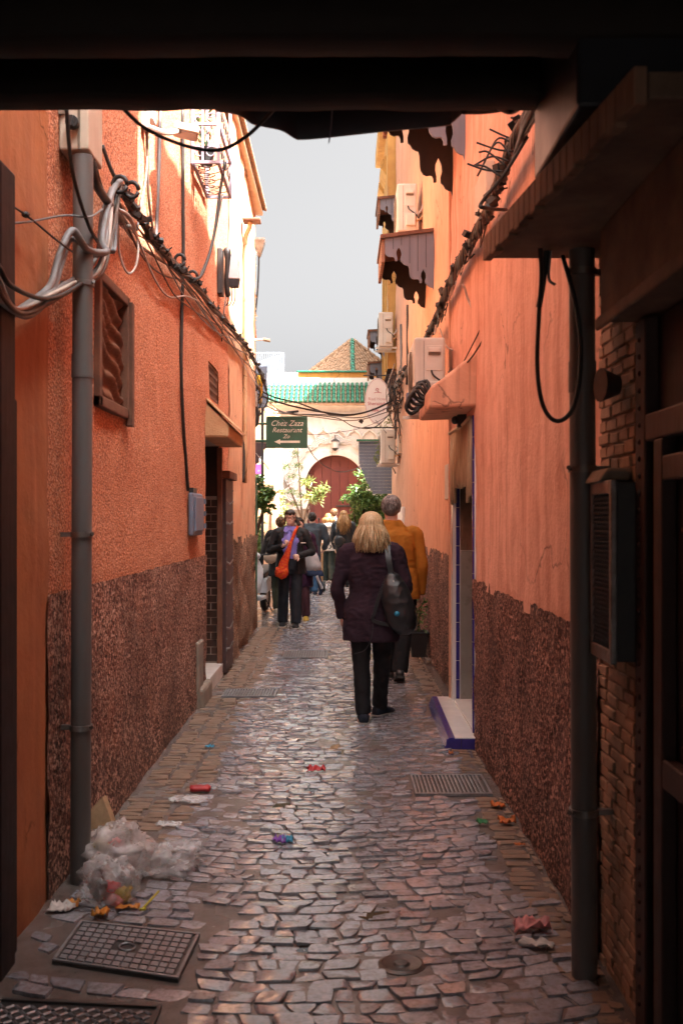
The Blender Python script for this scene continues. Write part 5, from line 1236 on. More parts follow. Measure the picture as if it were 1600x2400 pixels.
# ------------------------------------------------------------------ litter
def film(name, colr, alpha, rough=.12):
    q = N(name); f_ = q.noise(14, 4, .6); a = q.ramp(f_, [(.35, max(0, alpha-.16)), (.7, min(1, alpha+.22))])
    m = q.fin(colr, rough, q.bump(q.noise(22, 4, .7), .5, .01), 0, .7); q.l(a, q.b.inputs['Alpha']); return m
M['film'] = film('clear plastic film', (.82,.80,.79), .30)
M['film2'] = film('pinkish plastic film', (.84,.76,.73), .38)
for nm, c_ in (('peel', (.72,.25,.02)), ('red', (.50,.03,.035)), ('pink', (.75,.28,.27)), ('cyan', (.02,.30,.50)), ('violet', (.22,.05,.42)), ('lime', (.02,.22,.07)), ('straw', (.68,.58,.03)), ('paper', (.66,.61,.57)), ('orange', (.68,.16,.02)), ('card', (.42,.27,.15)), ('rubgrey', (.18,.16,.15)), ('rubyel', (.55,.36,.06)), ('rubbrown', (.18,.09,.05))):
    M['l_'+nm] = surf('litter '+nm, c_, tuple(x*.7 for x in c_), 30, .45, .3, 60)
def blob(mb, c, rad, seed, crumple=.25, nu=36, nv=22, flatten=None):
    c = V(c); so = V((seed*3.1, seed*1.7, seed*.9)); rings = []
    for i in range(nv+1):
        ph = -math.pi/2+math.pi*min(max(i/nv, .015), .985); ring = []
        for j in range(nu):
            a = 2*math.pi*j/nu; d = V((math.cos(ph)*math.cos(a), math.cos(ph)*math.sin(a), math.sin(ph)))
            k = 1+crumple*(abs(noise.noise(d*1.6+so))*1.4+abs(noise.noise(d*3.7+so))*.9+.5*abs(noise.noise(d*8+so))-.75)
            p = c+V((d.x*rad[0], d.y*rad[1], d.z*rad[2]))*k
            if p.z < .022: p.z = .022+.003*noise.noise(p*20)
            ring.append(p)
        rings.append(ring)
    mb.loft(rings)
bag = thing('rubbish_bag', 'clear plastic rubbish bag slumped against the left drain pipe', 'rubbish bag', (-.95, 4.25, 0))
for k, (cc, rr, nm) in enumerate((((-.985, 4.42, .13), (.10, .07, .10), 'l_rubgrey'), ((-.93, 4.12, .08), (.07, .06, .06), 'l_red'), ((-.88, 4.10, .06), (.06, .06, .05), 'l_rubyel'), ((-.97, 4.10, .10), (.06, .05, .06), 'l_rubgrey'), ((-.90, 4.06, .05), (.05, .04, .04), 'l_pink'), ((-1.0, 4.30, .10), (.06, .05, .08), 'l_rubbrown'), ((-1.02, 4.34, .22), (.05, .04, .05), 'l_rubyel'), ((-.97, 4.4, .20), (.06, .05, .05), 'l_pink'), ((-.9, 4.35, .12), (.05, .06, .06), 'l_paper'), ((-1.0, 4.2, .06), (.05, .05, .05), 'l_red'))):
    b = MB(); blob(b, (cc[0], cc[1], cc[2]*.75), tuple(x*.68 for x in rr), k+3, .5, 14, 9); b.build('rubbish', M[nm], bag, smooth=True)
b = MB(); blob(b, (-.965, 4.40, .10), (.16, .16, .14), 1, .34); b.build('bag_back', M['film2'], bag, smooth=True)
b = MB(); blob(b, (-.92, 4.11, .09), (.12, .11, .10), 2, .40); b.build('bag_front', M['film'], bag, smooth=True)
b = MB(); blob(b, (-.77, 4.52, .045), (.16, .19, .075), 5, .55); b.build('loose_film', M['film'], bag, smooth=True)
b = MB(); b.prism([P(205, 1905, 4.72), P(240, 1868, 4.75), P(262, 1925, 4.72), P(255, 1960, 4.70), P(208, 1950, 4.70)], (.012, .03, 0)); tag(b.build('cardboard', M['l_card'], None, fix=True), 'torn piece of cardboard sticking up behind the rubbish bag', 'cardboard')
def scrap(name, label, cat, u, v, sx, sy, m, seed, h=.02, n=7, rot=0):
    c = G(u, v); b = MB(); vs = []
    for i in range(n+1):
        for j in range(n+1):
            x, y = (j/n-.5)*2, (i/n-.5)*2
            k = 1+.35*noise.noise(V((math.atan2(y, x)*1.5, seed, 0))) if (abs(x) > .9 or abs(y) > .9) else 1
            q = V((x*sx*.5*k, y*sy*.5*k, 0)); q.rotate(Euler((0, 0, rot)))
            z = .024+h*abs(noise.noise(V((x*2.1+seed, y*2.1, seed))))*1.6+h*.5*abs(noise.noise(V((x*5+seed, y*5, 2))))
            vs.append((c.x+q.x, c.y+q.y, z))
    b.add(vs, [(i*(n+1)+j, i*(n+1)+j+1, (i+1)*(n+1)+j+1, (i+1)*(n+1)+j) for i in range(n) for j in range(n)])
    o = b.build(name, m, None, smooth=True); s = o.modifiers.new('solid', 'SOLIDIFY'); s.thickness = .0015
    return tag(o, label, cat)
scrap('paper_scrap', 'crumpled white paper near the left wall by the orange peel', 'paper', 144, 2145, .09, .075, M['l_paper'], 1, .03, rot=-.3)
scrap('orange_peel', 'piece of orange peel next to the white paper scrap', 'peel', 172, 2135, .05, .05, M['l_peel'], 2, .03)
scrap('orange_peel', 'curled orange peel in front of the rubbish bag', 'peel', 238, 2158, .055, .055, M['l_peel'], 3, .035)
scrap('orange_peel', 'flat orange peel shreds beside the yellow straw', 'peel', 300, 2142, .09, .035, M['l_peel'], 4, .015)
b = MB(); p0, p1 = G(335, 2146), G(372, 2118); b.tube([p0+V((0, 0, .028)), p1+V((0, 0, .05))], .0045, 7); b.tube([p0+V((-.012, -.005, .026)), p0+V((.012, .0, .026))], .006, 6); tag(b.build('yellow_straw', M['l_straw'], None, smooth=True), 'bright yellow straw lying on the wet ground by the bag', 'straw')
scrap('sweet_wrapper', 'purple and teal wrapper in the middle of the cobbles', 'wrapper', 656, 1985, .06, .055, M['l_violet'], 5, .03)
scrap('sweet_wrapper', 'teal foil lying against the purple wrapper', 'wrapper', 672, 1983, .06, .055, M['l_cyan'], 6, .03)
scrap('red_wrapper', 'red wrapper lying in the wet middle of the alley', 'wrapper', 742, 1815, .11, .07, M['l_red'], 7, .035)
c = G(470, 1862); b = MB(); rings = []
for k in range(7):
    t_ = k/6; rings.append([c+V((-.055+.11*t_, 0, .035))+V((.004*noise.noise(V((k, a*3, 0))), math.cos(a)*(.030+.006*noise.noise(V((k*.7, a, 1)))), math.sin(a)*(.018+.006*noise.noise(V((k*.9, a, 2)))))) for a in [2*math.pi*j/12 for j in range(12)]])
b.loft(rings); tag(b.build('crushed_can', M['l_red'], None, smooth=True), 'crushed red drinks can left of the middle of the alley', 'can')
scrap('plastic_sheet', 'pale clear plastic sheet flat on the cobbles near the can', 'plastic', 443, 1885, .20, .14, M['film'], 8, .02, 9)
scrap('plastic_sheet', 'small clear plastic shred near the left brick edge', 'plastic', 398, 1945, .12, .06, M['film'], 9, .02)
scrap('blue_scrap', 'small bright blue scrap on the left of the alley', 'scrap', 491, 1759, .06, .04, M['l_cyan'], 10, .015)
scrap('green_wrapper', 'green wrapper near the right wall base', 'wrapper', 1131, 1942, .055, .045, M['l_lime'], 11, .03)
scrap('carrot_shreds', 'orange vegetable shreds close to the right wall', 'shreds', 1165, 1900, .07, .06, M['l_orange'], 12, .03)
scrap('carrot_shreds', 'larger orange vegetable shreds beside the green wrapper', 'shreds', 1188, 1940, .08, .06, M['l_orange'], 13, .035)
scrap('carrot_shreds', 'single orange shred further down the right edge', 'shreds', 1218, 1992, .05, .018, M['l_orange'], 14, .012)
scrap('pink_tissue', 'crumpled pink tissue on the right of the near cobbles', 'tissue', 1245, 2190, .13, .085, M['l_pink'], 15, .045, 9)
scrap('pink_tissue', 'flat pale tissue scrap just below the pink tissue', 'tissue', 1255, 2230, .12, .05, M['l_paper'], 16, .02, 8, rot=-.2)
scrap('orange_dot', 'tiny orange scrap below the blue doorstep', 'scrap', 1056, 1775, .03, .03, M['l_orange'], 17, .02)
scrap('blue_scrap', 'tiny blue plastic bit beside the black plant pot', 'scrap', 993, 1542, .03, .03, M['l_cyan'], 18, .02)
scrap('dry_leaf', 'brown dead leaf on the cobbles in front of the plant pot', 'leaf', 1008, 1562, .08, .07, M['l_rubbrown'], 19, .04)

# ------------------------------------------------------------------ plants
def leafmat(name, cols):
    q = N(name); c = q.ramp(q.geo.outputs['Random Per Island'], [(i/(len(cols)-1), k) for i, k in enumerate(cols)])
    m = q.fin(c, .42, None, 0, .5); q.b.inputs['Subsurface Weight'].default_value = 0
    return m
M['foliage'] = leafmat('bush leaves', [(.028,.075,.012), (.05,.12,.02), (.075,.16,.025), (.12,.22,.04), (.17,.27,.06)])
M['foliage2'] = leafmat('pale leaves', [(.10,.16,.04), (.19,.25,.06), (.28,.33,.10), (.14,.20,.05)])
def leaves(mb, rngs, n, pts, size, wid=.4, droop=.3):
    for i in range(n):
        c = pts(); s = size*rngs.uniform(.6, 1.3)
        d = V((rngs.gauss(0, 1), rngs.gauss(0, 1), rngs.gauss(0, .6)-droop)).normalized(); u = d.cross(V((rngs.gauss(0, 1), rngs.gauss(0, 1), 1))).normalized()
        w_ = u*s*wid*.5; nrm = d.cross(u)*s*.08
        mb.add([c, c+d*s*.4+w_+nrm, c+d*s, c+d*s*.4-w_+nrm, c+d*s*.5-nrm*.6], [(0, 1, 4), (1, 2, 4), (2, 3, 4), (3, 0, 4)])
def plant(name, label, cat, base, limbs, clumps, n, size, m, stem_r=.02, seed=1, wid=.4):
    rgp = random.Random(seed); t = thing(name, label, cat, base)
    b = MB()
    for pts in limbs:
        d = crom(pts, 6); k = len(d); b.tube(d, [stem_r*(1-.7*i/k) for i in range(k)], 6)
    b.build('trunk', M['stem'], t, smooth=True)
    b = MB(); tot = sum(c[1][0]*c[1][1]*c[1][2] for c in clumps)
    for cc, rr in clumps:
        def pts(cc=cc, rr=rr):
            v = V((rgp.gauss(0, 1), rgp.gauss(0, 1), rgp.gauss(0, 1))).normalized()*(rgp.random()**.45); return V((cc[0]+v.x*rr[0], cc[1]+v.y*rr[1], cc[2]+v.z*rr[2]))
        leaves(b, rgp, max(3, int(n*rr[0]*rr[1]*rr[2]/tot)), pts, size, wid)
    b.build('crown', m, t); return t
Y = 24.5; rgb = random.Random(4); cl_ = []
for (u, v, r_) in ((860, 1185, .34), (835, 1215, .30), (885, 1205, .36), (905, 1170, .30), (848, 1150, .26), (858, 1118, .20), (825, 1180, .2), (880, 1240, .45), (845, 1250, .4), (915, 1230, .4), (867, 1100, .10), (930, 1195, .25), (822, 1235, .22)):
    for k in range(4):
        c = P(u+rgb.uniform(-16, 16), v+rgb.uniform(-18, 18), Y+rgb.uniform(-.35, .35)); rr = r_*rgb.uniform(.5, 1.0); cl_.append((c, (rr, rr*.9, rr*.7)))
plant('leafy_bush', 'large green leafy bush in front of the arched red door', 'bush', (.6, Y, 0), [[(.6, Y, 0), (.62, Y, .8), (.55, Y, 1.5), (.5, Y, 2.3)], [(.6, Y, .3), (.8, Y, 1.2), (.95, Y, 1.9)], [(.6, Y, .4), (.4, Y, 1.1), (.3, Y, 1.7)]], cl_, 12000, .095, M['foliage'], .05, 5, .42)
Y = 16.9; cl_ = []
for (u, v, r_) in ((608, 1140, .14), (622, 1160, .16), (632, 1150, .12), (610, 1175, .15), (628, 1185, .12), (600, 1125, .12), (640, 1150, .08)):
    for k in range(3):
        c = P(u+rgb.uniform(-8, 8), v+rgb.uniform(-8, 8), Y+rgb.uniform(-.2, .2)); rr = r_*rgb.uniform(.5, .8); cl_.append((c, (rr, rr, rr*.7)))
plant('young_tree', 'young green tree rising behind the left house corner', 'tree', (-1.5, Y, 0), [[(-1.5, Y, 0), (-1.45, Y, 1.0), (-1.38, Y, 1.8), (-1.3, Y, 2.1)], [(-1.45, Y, 1.2), (-1.25, Y, 1.8), (-1.15, Y, 2.0)]], cl_, 900, .10, M['foliage'], .035, 6, .45)
Y = 20.5; cl_ = [(P(606+rgb.uniform(-8, 10), rgb.uniform(1200, 1300), Y), (.12, .12, .14)) for k in range(12)]
plant('garden_shrub', 'yellow green shrub low behind the parked scooter', 'shrub', (-1.7, Y, 0), [[(-1.7, Y, 0), (-1.65, Y, .6), (-1.6, Y, 1.3)]], cl_, 700, .12, M['foliage2'], .02, 7, .35)
Y = 27.3; cl_ = [(P(u, v, Y), (.16, .1, .1)) for u, v in ((690, 1062, ), (700, 1090), (685, 1115), (712, 1125), (682, 1150), (705, 1160), (695, 1180), (668, 1092), (650, 1091))]
plant('slender_tree', 'slender bare stemmed tree against the white gate wall', 'tree', (-1.1, Y, 0), [[(-1.08, Y, 0), (-1.05, Y, 1.4), (-1.1, Y, 2.4), (-1.18, Y, 3.6)], [(-1.06, Y, 1.6), (-1.3, Y, 2.2), (-1.45, Y, 2.6)], [(-1.06, Y, 1.3), (-.9, Y, 1.9), (-.75, Y, 2.25)]], cl_, 340, .13, M['foliage'], .03, 8, .18)
Y = 26.6; cl_ = [(P(u, v, Y), (.18, .12, .12)) for u, v in ((735, 1160), (748, 1150), (757, 1143), (726, 1165), (718, 1128), (742, 1166))]
plant('feathery_shrub', 'pale feathery shrub in front of the left side of the red door', 'shrub', (-1.0, Y, 0), [[(-1.0, Y, 0), (-.95, Y, 1.2), (-.8, Y, 1.9), (-.6, Y, 2.3)]], cl_, 420, .17, M['foliage2'], .02, 9, .14)
Y = 25.5; cl_ = [(P(u+rgb.uniform(-5, 5), v, Y), (.13, .1, .14)) for u, v in ((655, 1150), (660, 1175), (665, 1195), (658, 1215), (670, 1225), (648, 1225), (655, 1240), (640, 1230))]
plant('climbing_shrub', 'thin yellow green climbing shrub by the gate stone base', 'shrub', (-1.5, Y, 0), [[(-1.5, Y, 0), (-1.48, Y, 1.0), (-1.5, Y, 1.8), (-1.55, Y, 2.3)]], cl_, 420, .12, M['foliage2'], .015, 10, .3)
Y = 27.6; cl_ = [(P(u+rgb.uniform(-4, 4), v, 18.9), (.1, .1, .12)) for u, v in ((893, 1010), (897, 1035), (890, 1060), (905, 990), (885, 1075))]
plant('hanging_vine', 'sparse pale vine hanging behind the oval hotel sign', 'vine', (.9, 18.9, 2.3), [[(1.0, 18.9, 2.4), (.8, 18.9, 2.8), (.75, 18.9, 3.2)]], cl_, 160, .09, M['foliage2'], .01, 11, .35)
pp_ = thing('potted_plant', 'black square plant pot with a thin leafy plant by the right wall', 'potted plant', (.86, 11.4, 0))
b = MB(); b.loft([[V((.86+x*s, 11.5+y_*s, z)) for x, y_ in ((-1, -1), (1, -1), (1, 1), (-1, 1))] for s, z in ((.075, .015), (.105, .27), (.115, .275), (.115, .30), (.098, .30), (.095, .25))]); b.build('pot', M['darkshade'], pp_, bevel=.008)
b = MB(); b.box(.77, .95, 11.41, 11.59, .22, .262); b.build('soil', M['rubgrey'] if 'rubgrey' in M else M['mud'], pp_)
b = MB(); rgp = random.Random(3); tips = []
for k in range(7):
    q = V((.86+rgp.uniform(-.1, .1), 11.5+rgp.uniform(-.08, .08), rgp.uniform(.5, .75))); tips.append(q); b.tube(crom([V((.86+rgp.uniform(-.03, .03), 11.5, .25)), V((.86, 11.5, .42)).lerp(q, .4), q]), .005, 5)
b.build('stems', M['leaf2'], pp_)
b = MB(); leaves(b, rgp, 190, lambda: rgp.choice(tips)+V((rgp.gauss(0, .035), rgp.gauss(0, .035), rgp.uniform(-.2, .03))), .05, .45); b.build('leaves', M['foliage'], pp_)
b = MB(); leaves(b, rgp, 16, lambda: rgp.choice(tips)+V((rgp.gauss(0, .04), rgp.gauss(0, .04), rgp.uniform(-.2, .0))), .035, .7); b.build('flowers', M['l_orange'], pp_)['kind'] = 'stuff'

# ------------------------------------------------------------------ scooter and hand cart
sc2 = thing('scooter', 'white motor scooter parked behind the left house corner', 'scooter', (-1.46, 16.2, 0), rz=R(-8), scale=.93)
M['scooterwhite'] = surf('white scooter paint', (.50,.51,.53), (.40,.41,.43), 4, .3, .02, coat=.3); M['tyre'] = surf('tyre rubber', (.018,.018,.019), (.03,.028,.026), 30, .7, .4, 60)
def wheel(par, c, r, wd):
    b = MB(); c = V(c); rings = []
    for j in range(28):
        a = 2*math.pi*j/28; rd = V((0, math.cos(a), math.sin(a)))
        rings.append([c+rd*(r-.05+.05*math.cos(p))+V((wd*math.sin(p), 0, 0)) for p in [2*math.pi*k/8 for k in range(8)]])
    b.loft(rings, closed=True); w_ = b.build('wheel', M['tyre'], par, smooth=True, local=True)
    b = MB(); b.loft([[c+V((x, (r-.09)*math.cos(a)*s, (r-.09)*math.sin(a)*s)) for a in [2*math.pi*j/20 for j in range(20)]] for x, s in ((-wd*.6, 1), (-wd*.3, .5), (wd*.3, .5), (wd*.6, 1))]); b.build('rim', M['steel'], w_, local=True)
wheel(sc2, (0, .02, .25), .25, .055); wheel(sc2, (0, 1.28, .25), .25, .06)
b = MB(); b.loft([[V((w_*math.cos(a), yy+.10*math.sin(a)*abs(math.sin(a)), z)) for a in [2*math.pi*j/16 for j in range(16)]] for w_, yy, z in ((.05, .12, .33), (.17, .16, .45), (.20, .20, .65), (.19, .25, .82), (.12, .30, .95), (.07, .32, 1.0))]); b.build('front_shield', M['scooterwhite'], sc2, smooth=True, local=True)
b = MB(); b.loft([[V((.07*math.cos(a)*s, .02+d, .52+.06*math.sin(a)*s-abs(d)*.35)) for a in [math.pi*j/8 for j in range(9)]] for d, s in ((-.22, .6), (-.1, 1), (.05, 1.05), (.2, .9))]); b.build('mudguard', M['scooterwhite'], sc2, smooth=True, local=True)
b = MB(); b.ell((0, .20, 1.04), (.16, .10, .085), 14, 8); b.build('handlebar_cowl', M['scooterwhite'], sc2, smooth=True, local=True)
b = MB(); b.ell((0, .105, 1.03), (.07, .03, .05), 12, 8); b.build('headlight', M['lampglass'], sc2, smooth=True, local=True)
b = MB(); b.tube(crom([(-.34, .32, 1.08), (-.15, .24, 1.06), (.15, .24, 1.06), (.34, .32, 1.08)]), .014, 6); b.tube([(-.38, .34, 1.085), (-.25, .28, 1.07)], .02, 8); b.tube([(.38, .34, 1.085), (.25, .28, 1.07)], .02, 8); b.build('handlebar', M['iron'], sc2, local=True)
for s in (-1, 1):
    b = MB(); b.tube(crom([(s*.22, .27, 1.08), (s*.27, .26, 1.22), (s*.30, .24, 1.30)]), .008, 5); b.ell((s*.31, .23, 1.335), (.065, .015, .04), 12, 6, Euler((0, -s*.5, 0)).to_matrix()); b.build('mirror', M['iron'], sc2, local=True, smooth=True)
b = MB(); b.box(-.15, .15, .3, .75, .26, .34); b.loft([[V((w_*x, yy, z+zz)) for x, zz in ((-1, -.14), (1, -.14), (.9, .12), (-.9, .12))] for w_, yy, z in ((.16, .72, .5), (.19, 1.0, .56), (.17, 1.35, .62), (.09, 1.6, .68))]); b.build('body', M['scooterwhite'], sc2, bevel=.03, local=True)
b = MB(); b.loft([[V((w_*x, yy, z+zz)) for x, zz in ((-1, 0), (1, 0), (.8, .09), (-.8, .09))] for w_, yy, z in ((.12, .72, .63), (.16, .95, .68), (.15, 1.3, .74), (.1, 1.5, .76))]); b.build('seat', M['black'], sc2, bevel=.025, local=True)
b = MB(); b.tube([(0, .02, .25), (.07, .03, .30), (.06, .16, .6)], .018, 6); b.tube([(-.07, .03, .25), (-.06, .16, .6)], .018, 6); b.build('fork', M['steel'], sc2, local=True)
b = MB(); b.tube([(.1, .8, .28), (.22, .95, .0)], .012, 6); b.build('stand', M['iron'], sc2, local=True)

ct = thing('hand_cart', 'wooden hand cart with a black wheel ahead of the man in the bomber jacket', 'cart', (-.52, 21.9, 0))
for (x, hgt) in ((-.42, 1.05), (-.78, 1.0)):
    b = MB(); b.tube([(x, 21.9, .12), (x+.01, 22.0, hgt)], .02, 6); b.build('upright', M['hood'], ct)
b = MB(); b.tube([(-.80, 21.88, .17), (-.38, 21.88, .17)], .018, 6); b.tube([(-.78, 21.95, .62), (-.42, 21.95, .62)], .016, 6); b.build('axle', M['steel'], ct)
def wheel2(c, r):
    b = MB(); c = V(c); b.loft([[c+V((x, r*s*math.cos(a), r*s*math.sin(a))) for a in [2*math.pi*j/20 for j in range(20)]] for x, s in ((-.035, .75), (-.03, .97), (0, 1), (.03, .97), (.035, .75))]); b.build('wheel', M['tyre'], ct, smooth=True, angle=60)
wheel2((-.38, 21.88, .12), .12); wheel2((-.82, 21.88, .12), .12)
b = MB(); b.box(-.76, -.44, 22.05, 22.45, .25, .55); b.build('lower_crate', M['l_card'], ct, bevel=.01)
b = MB(); b.box(-.74, -.46, 22.08, 22.4, .556, .85); b.build('upper_crate', M['brownframe'], ct, bevel=.01)
b = MB(); b.box(-.74, -.46, 22.02, 22.04, .62, .65); b.build('white_strap', M['signwhite'], ct)
b = MB(); b.tube([(-.45, 22.0, 1.0), (-.49, 22.02, 1.55)], .014, 6); b.ell((-.49, 22.02, 1.57), (.022, .022, .022), 8, 6); b.build('handle', M['iron'], ct)
# ------------------------------------------------------------------ people
def cloth(name, c1, c2=None, rough=.85, bscale=130, bump=.3):
    return surf(name, c1, c2 or tuple(x*.65 for x in c1), 9, rough, bump, bscale, spec=.25)
M['skin'] = surf('skin', (.68,.45,.36), (.62,.39,.30), 18, .5, .08, 120)
M['lips'] = surf('lips', (.42,.12,.11), None, 18, .45, 0); M['eye'] = surf('dark eye', (.03,.02,.018), None, 18, .3, 0)
def hairmat(name, cols):
    q = N(name); c = q.ramp(q.geo.outputs['Random Per Island'], [(i/(len(cols)-1), k) for i, k in enumerate(cols)])
    c = q.mix(q.math('MULTIPLY', q.noise(40, 3), .5), c, cols[0])
    return q.fin(c, .45, None, 0, .4)
M['h_blonde'] = hairmat('blonde hair', [(.30,.19,.085), (.55,.39,.20), (.70,.54,.31), (.78,.64,.42)])
M['h_brown'] = hairmat('light brown hair', [(.09,.045,.02), (.17,.09,.04), (.26,.14,.065)])
M['h_ginger'] = hairmat('ginger blonde hair', [(.18,.08,.025), (.32,.16,.055), (.44,.25,.10)])
M['h_dark'] = hairmat('dark brown hair', [(.018,.011,.008), (.035,.02,.014), (.05,.03,.02)])
M['h_grey'] = hairmat('grey hair', [(.07,.063,.06), (.22,.205,.20), (.48,.46,.45), (.12,.108,.104), (.34,.32,.31)])
def evalmesh(mb, voxel, smooth):
    me = bpy.data.meshes.new('tmp'); me.from_pydata(mb.v, [], mb.f); ob = bpy.data.objects.new('tmp', me); col.objects.link(ob)
    r = ob.modifiers.new('r', 'REMESH'); r.mode = 'VOXEL'; r.voxel_size = voxel
    s = ob.modifiers.new('s', 'SMOOTH'); s.factor = .5; s.iterations = smooth
    bpy.context.view_layer.update()
    ev = ob.evaluated_get(bpy.context.evaluated_depsgraph_get()); m2 = bpy.data.meshes.new_from_object(ev)
    bpy.data.objects.remove(ob); bpy.data.meshes.remove(me); return m2
def grown(mb, name, mat, parent, voxel=.012, smooth=3, fold=0, fscale=9, fdir=(1, 1, .45), extra=None, seed=0, cut=None):
    me = evalmesh(mb, voxel, smooth)
    if fold:
        me.update(); nr = [v.normal.copy() for v in me.vertices]
        for v, n_ in zip(me.vertices, nr):
            p = V((v.co.x*fdir[0], v.co.y*fdir[1], v.co.z*fdir[2]))*fscale+V((seed, seed*2, 0))
            a = 1-abs(noise.noise(p))*2; q = V((v.co.x, v.co.y, v.co.z*2.2))*fscale*1.9+V((7+seed, 3, 0)); a2 = 1-abs(noise.noise(q))*2
            v.co += n_*fold*(a*.8+a2*.5-.55)
    if extra or cut:
        bm = bmesh.new(); bm.from_mesh(me)
        if extra:
            for (ev, ef, mi) in extra:
                vs = [bm.verts.new(p) for p in ev]
                for f_ in ef:
                    try: fc = bm.faces.new([vs[i] for i in f_]); fc.material_index = mi
                    except ValueError: pass
        bm.to_mesh(me); bm.free()
    me.name = name; me.materials.clear()
    for m_ in (mat if isinstance(mat, (list, tuple)) else [mat]): me.materials.append(m_)
    me.polygons.foreach_set('use_smooth', [True]*len(me.polygons)); me.update()
    return link(name, me, parent)
def ringz(z, hw, hd, x=0, y=0, n=20, p=2.3):
    out = []
    for j in range(n):
        a = 2*math.pi*j/n; c, s = math.cos(a), math.sin(a)
        out.append(V((x+hw*abs(c)**(2/p)*(1 if c >= 0 else -1), y+hd*abs(s)**(2/p)*(1 if s >= 0 else -1), z)))
    return out
def limb(mb, pts, rad, n=12, seg=5):
    d = crom(pts, seg); k = len(d); m = len(rad)-1; rs = []
    for i in range(k):
        t = i/(k-1)*m; a = min(int(t), m-1); rs.append(rad[a]+(rad[a+1]-rad[a])*(t-a))
    mb.tube(d, rs, n)
def hand(wrist, dirv, palm_n, s=1.0, curl=.5, side=1):
    """palm and five fingers from the wrist along dirv; palm_n = palm facing; side: thumb side"""
    d = V(dirv).normalized(); pn = V(palm_n); pn = (pn-d*pn.dot(d)).normalized(); w = d.cross(pn)*side
    b = MB(); wr = V(wrist)
    b.tube([wr-d*.03*s, wr, wr+d*.03*s, wr+d*.065*s, wr+d*.085*s], [.022*s, .021*s, .030*s, .034*s, .030*s], 10, flat=.55, up=pn)
    for k, (off, ln) in enumerate(((-.026, .062), (-.009, .072), (.009, .068), (.025, .052))):
        p = wr+d*.08*s-w*off*s; pts = [p-d*.015*s]; a = 0; q = p
        for j in range(3):
            a += curl*(.45+.25*j); dd = d*math.cos(a)+pn*math.sin(a); q = q+dd*ln*s/3*1.15; pts.append(q)
        b.tube([pts[0], p]+pts[1:], [.0085*s, .009*s, .0085*s, .0078*s, .0062*s], 7)
    p = wr+d*.025*s+w*.026*s
    b.tube([p-d*.01*s, p+(d*.5+w*.8).normalized()*.022*s, p+(d*.8+w*.55+pn*.3).normalized()*.05*s, p+(d*.95+w*.3+pn*.5).normalized()*.07*s], [.011*s, .0105*s, .0092*s, .007*s], 7)
    return b
def head_parts(b, c, h, yaw=0, tilt=0):
    """skull, jaw, nose, ears, around chin-to-crown height h; c = chin point on the neck axis"""
    Rm = Euler((tilt, 0, yaw)).to_matrix()
    T = lambda x, y, z: V(c)+Rm@V((x*h, y*h, z*h))
    b.ell(T(0, -.02, .62), (.335*h, .42*h, .385*h), 18, 12, Rm)
    b.ell(T(0, .10, .30), (.265*h, .285*h, .30*h), 16, 10, Rm)
    b.ell(T(0, .24, .13), (.13*h, .12*h, .10*h), 12, 8, Rm)
    b.ell(T(0, .40, .38), (.055*h, .07*h, .06*h), 10, 8, Rm); b.ell(T(0, .36, .47), (.04*h, .05*h, .10*h), 10, 8, Rm)
    for s in (-1, 1):
        b.ell(T(s*.335, -.02, .47), (.035*h, .075*h, .125*h), 10, 8, Rm); b.ell(T(s*.16, .24, .36), (.11*h, .11*h, .10*h), 10, 8, Rm)
    b.ell(T(0, .35, .60), (.22*h, .06*h, .05*h), 12, 6, Rm)
    return T
def shoe(par, ankle, yaw, mat, sole, L=.27, pitch=0, w=.048, high=.1):
    M3 = Matrix.Translation(V(ankle))@Matrix.Rotation(yaw, 4, 'Z')@Matrix.Rotation(pitch, 4, 'X')
    az = ankle[2] if pitch == 0 else .085
    b = MB(); rings = []
    for (y_, hw, z0, z1) in ((-.075, .028, .008, .065), (-.06, .040, .006, .09), (-.02, .042, .006, high), (.03, .040, .006, .095), (.08, .047, .006, .075), (.13, .050, .006, .062), (.165, .040, .008, .05), (.188, .018, .012, .035)):
        y_ *= L/.27; hw *= w/.048; rings.append([M3@V((hw*math.cos(a), y_, -az+(z0+z1)/2+(z1-z0)/2*math.sin(a))) for a in [2*math.pi*j/14 for j in range(14)]])
    b.loft(rings); o = b.build('shoe', mat, par, smooth=True, local=True)
    b = MB(); rings = []
    for (y_, hw) in ((-.083, .02), (-.07, .042), (-.02, .045), (.04, .043), (.09, .051), (.14, .052), (.175, .04), (.196, .015)):
        y_ *= L/.27; hw *= w/.048; rings.append([M3@V((x*hw, y_, -az+z)) for x, z in ((-1, 0), (1, 0), (1, .022), (-1, .022))])
    b.loft(rings); b.build('sole', sole, o, local=True)
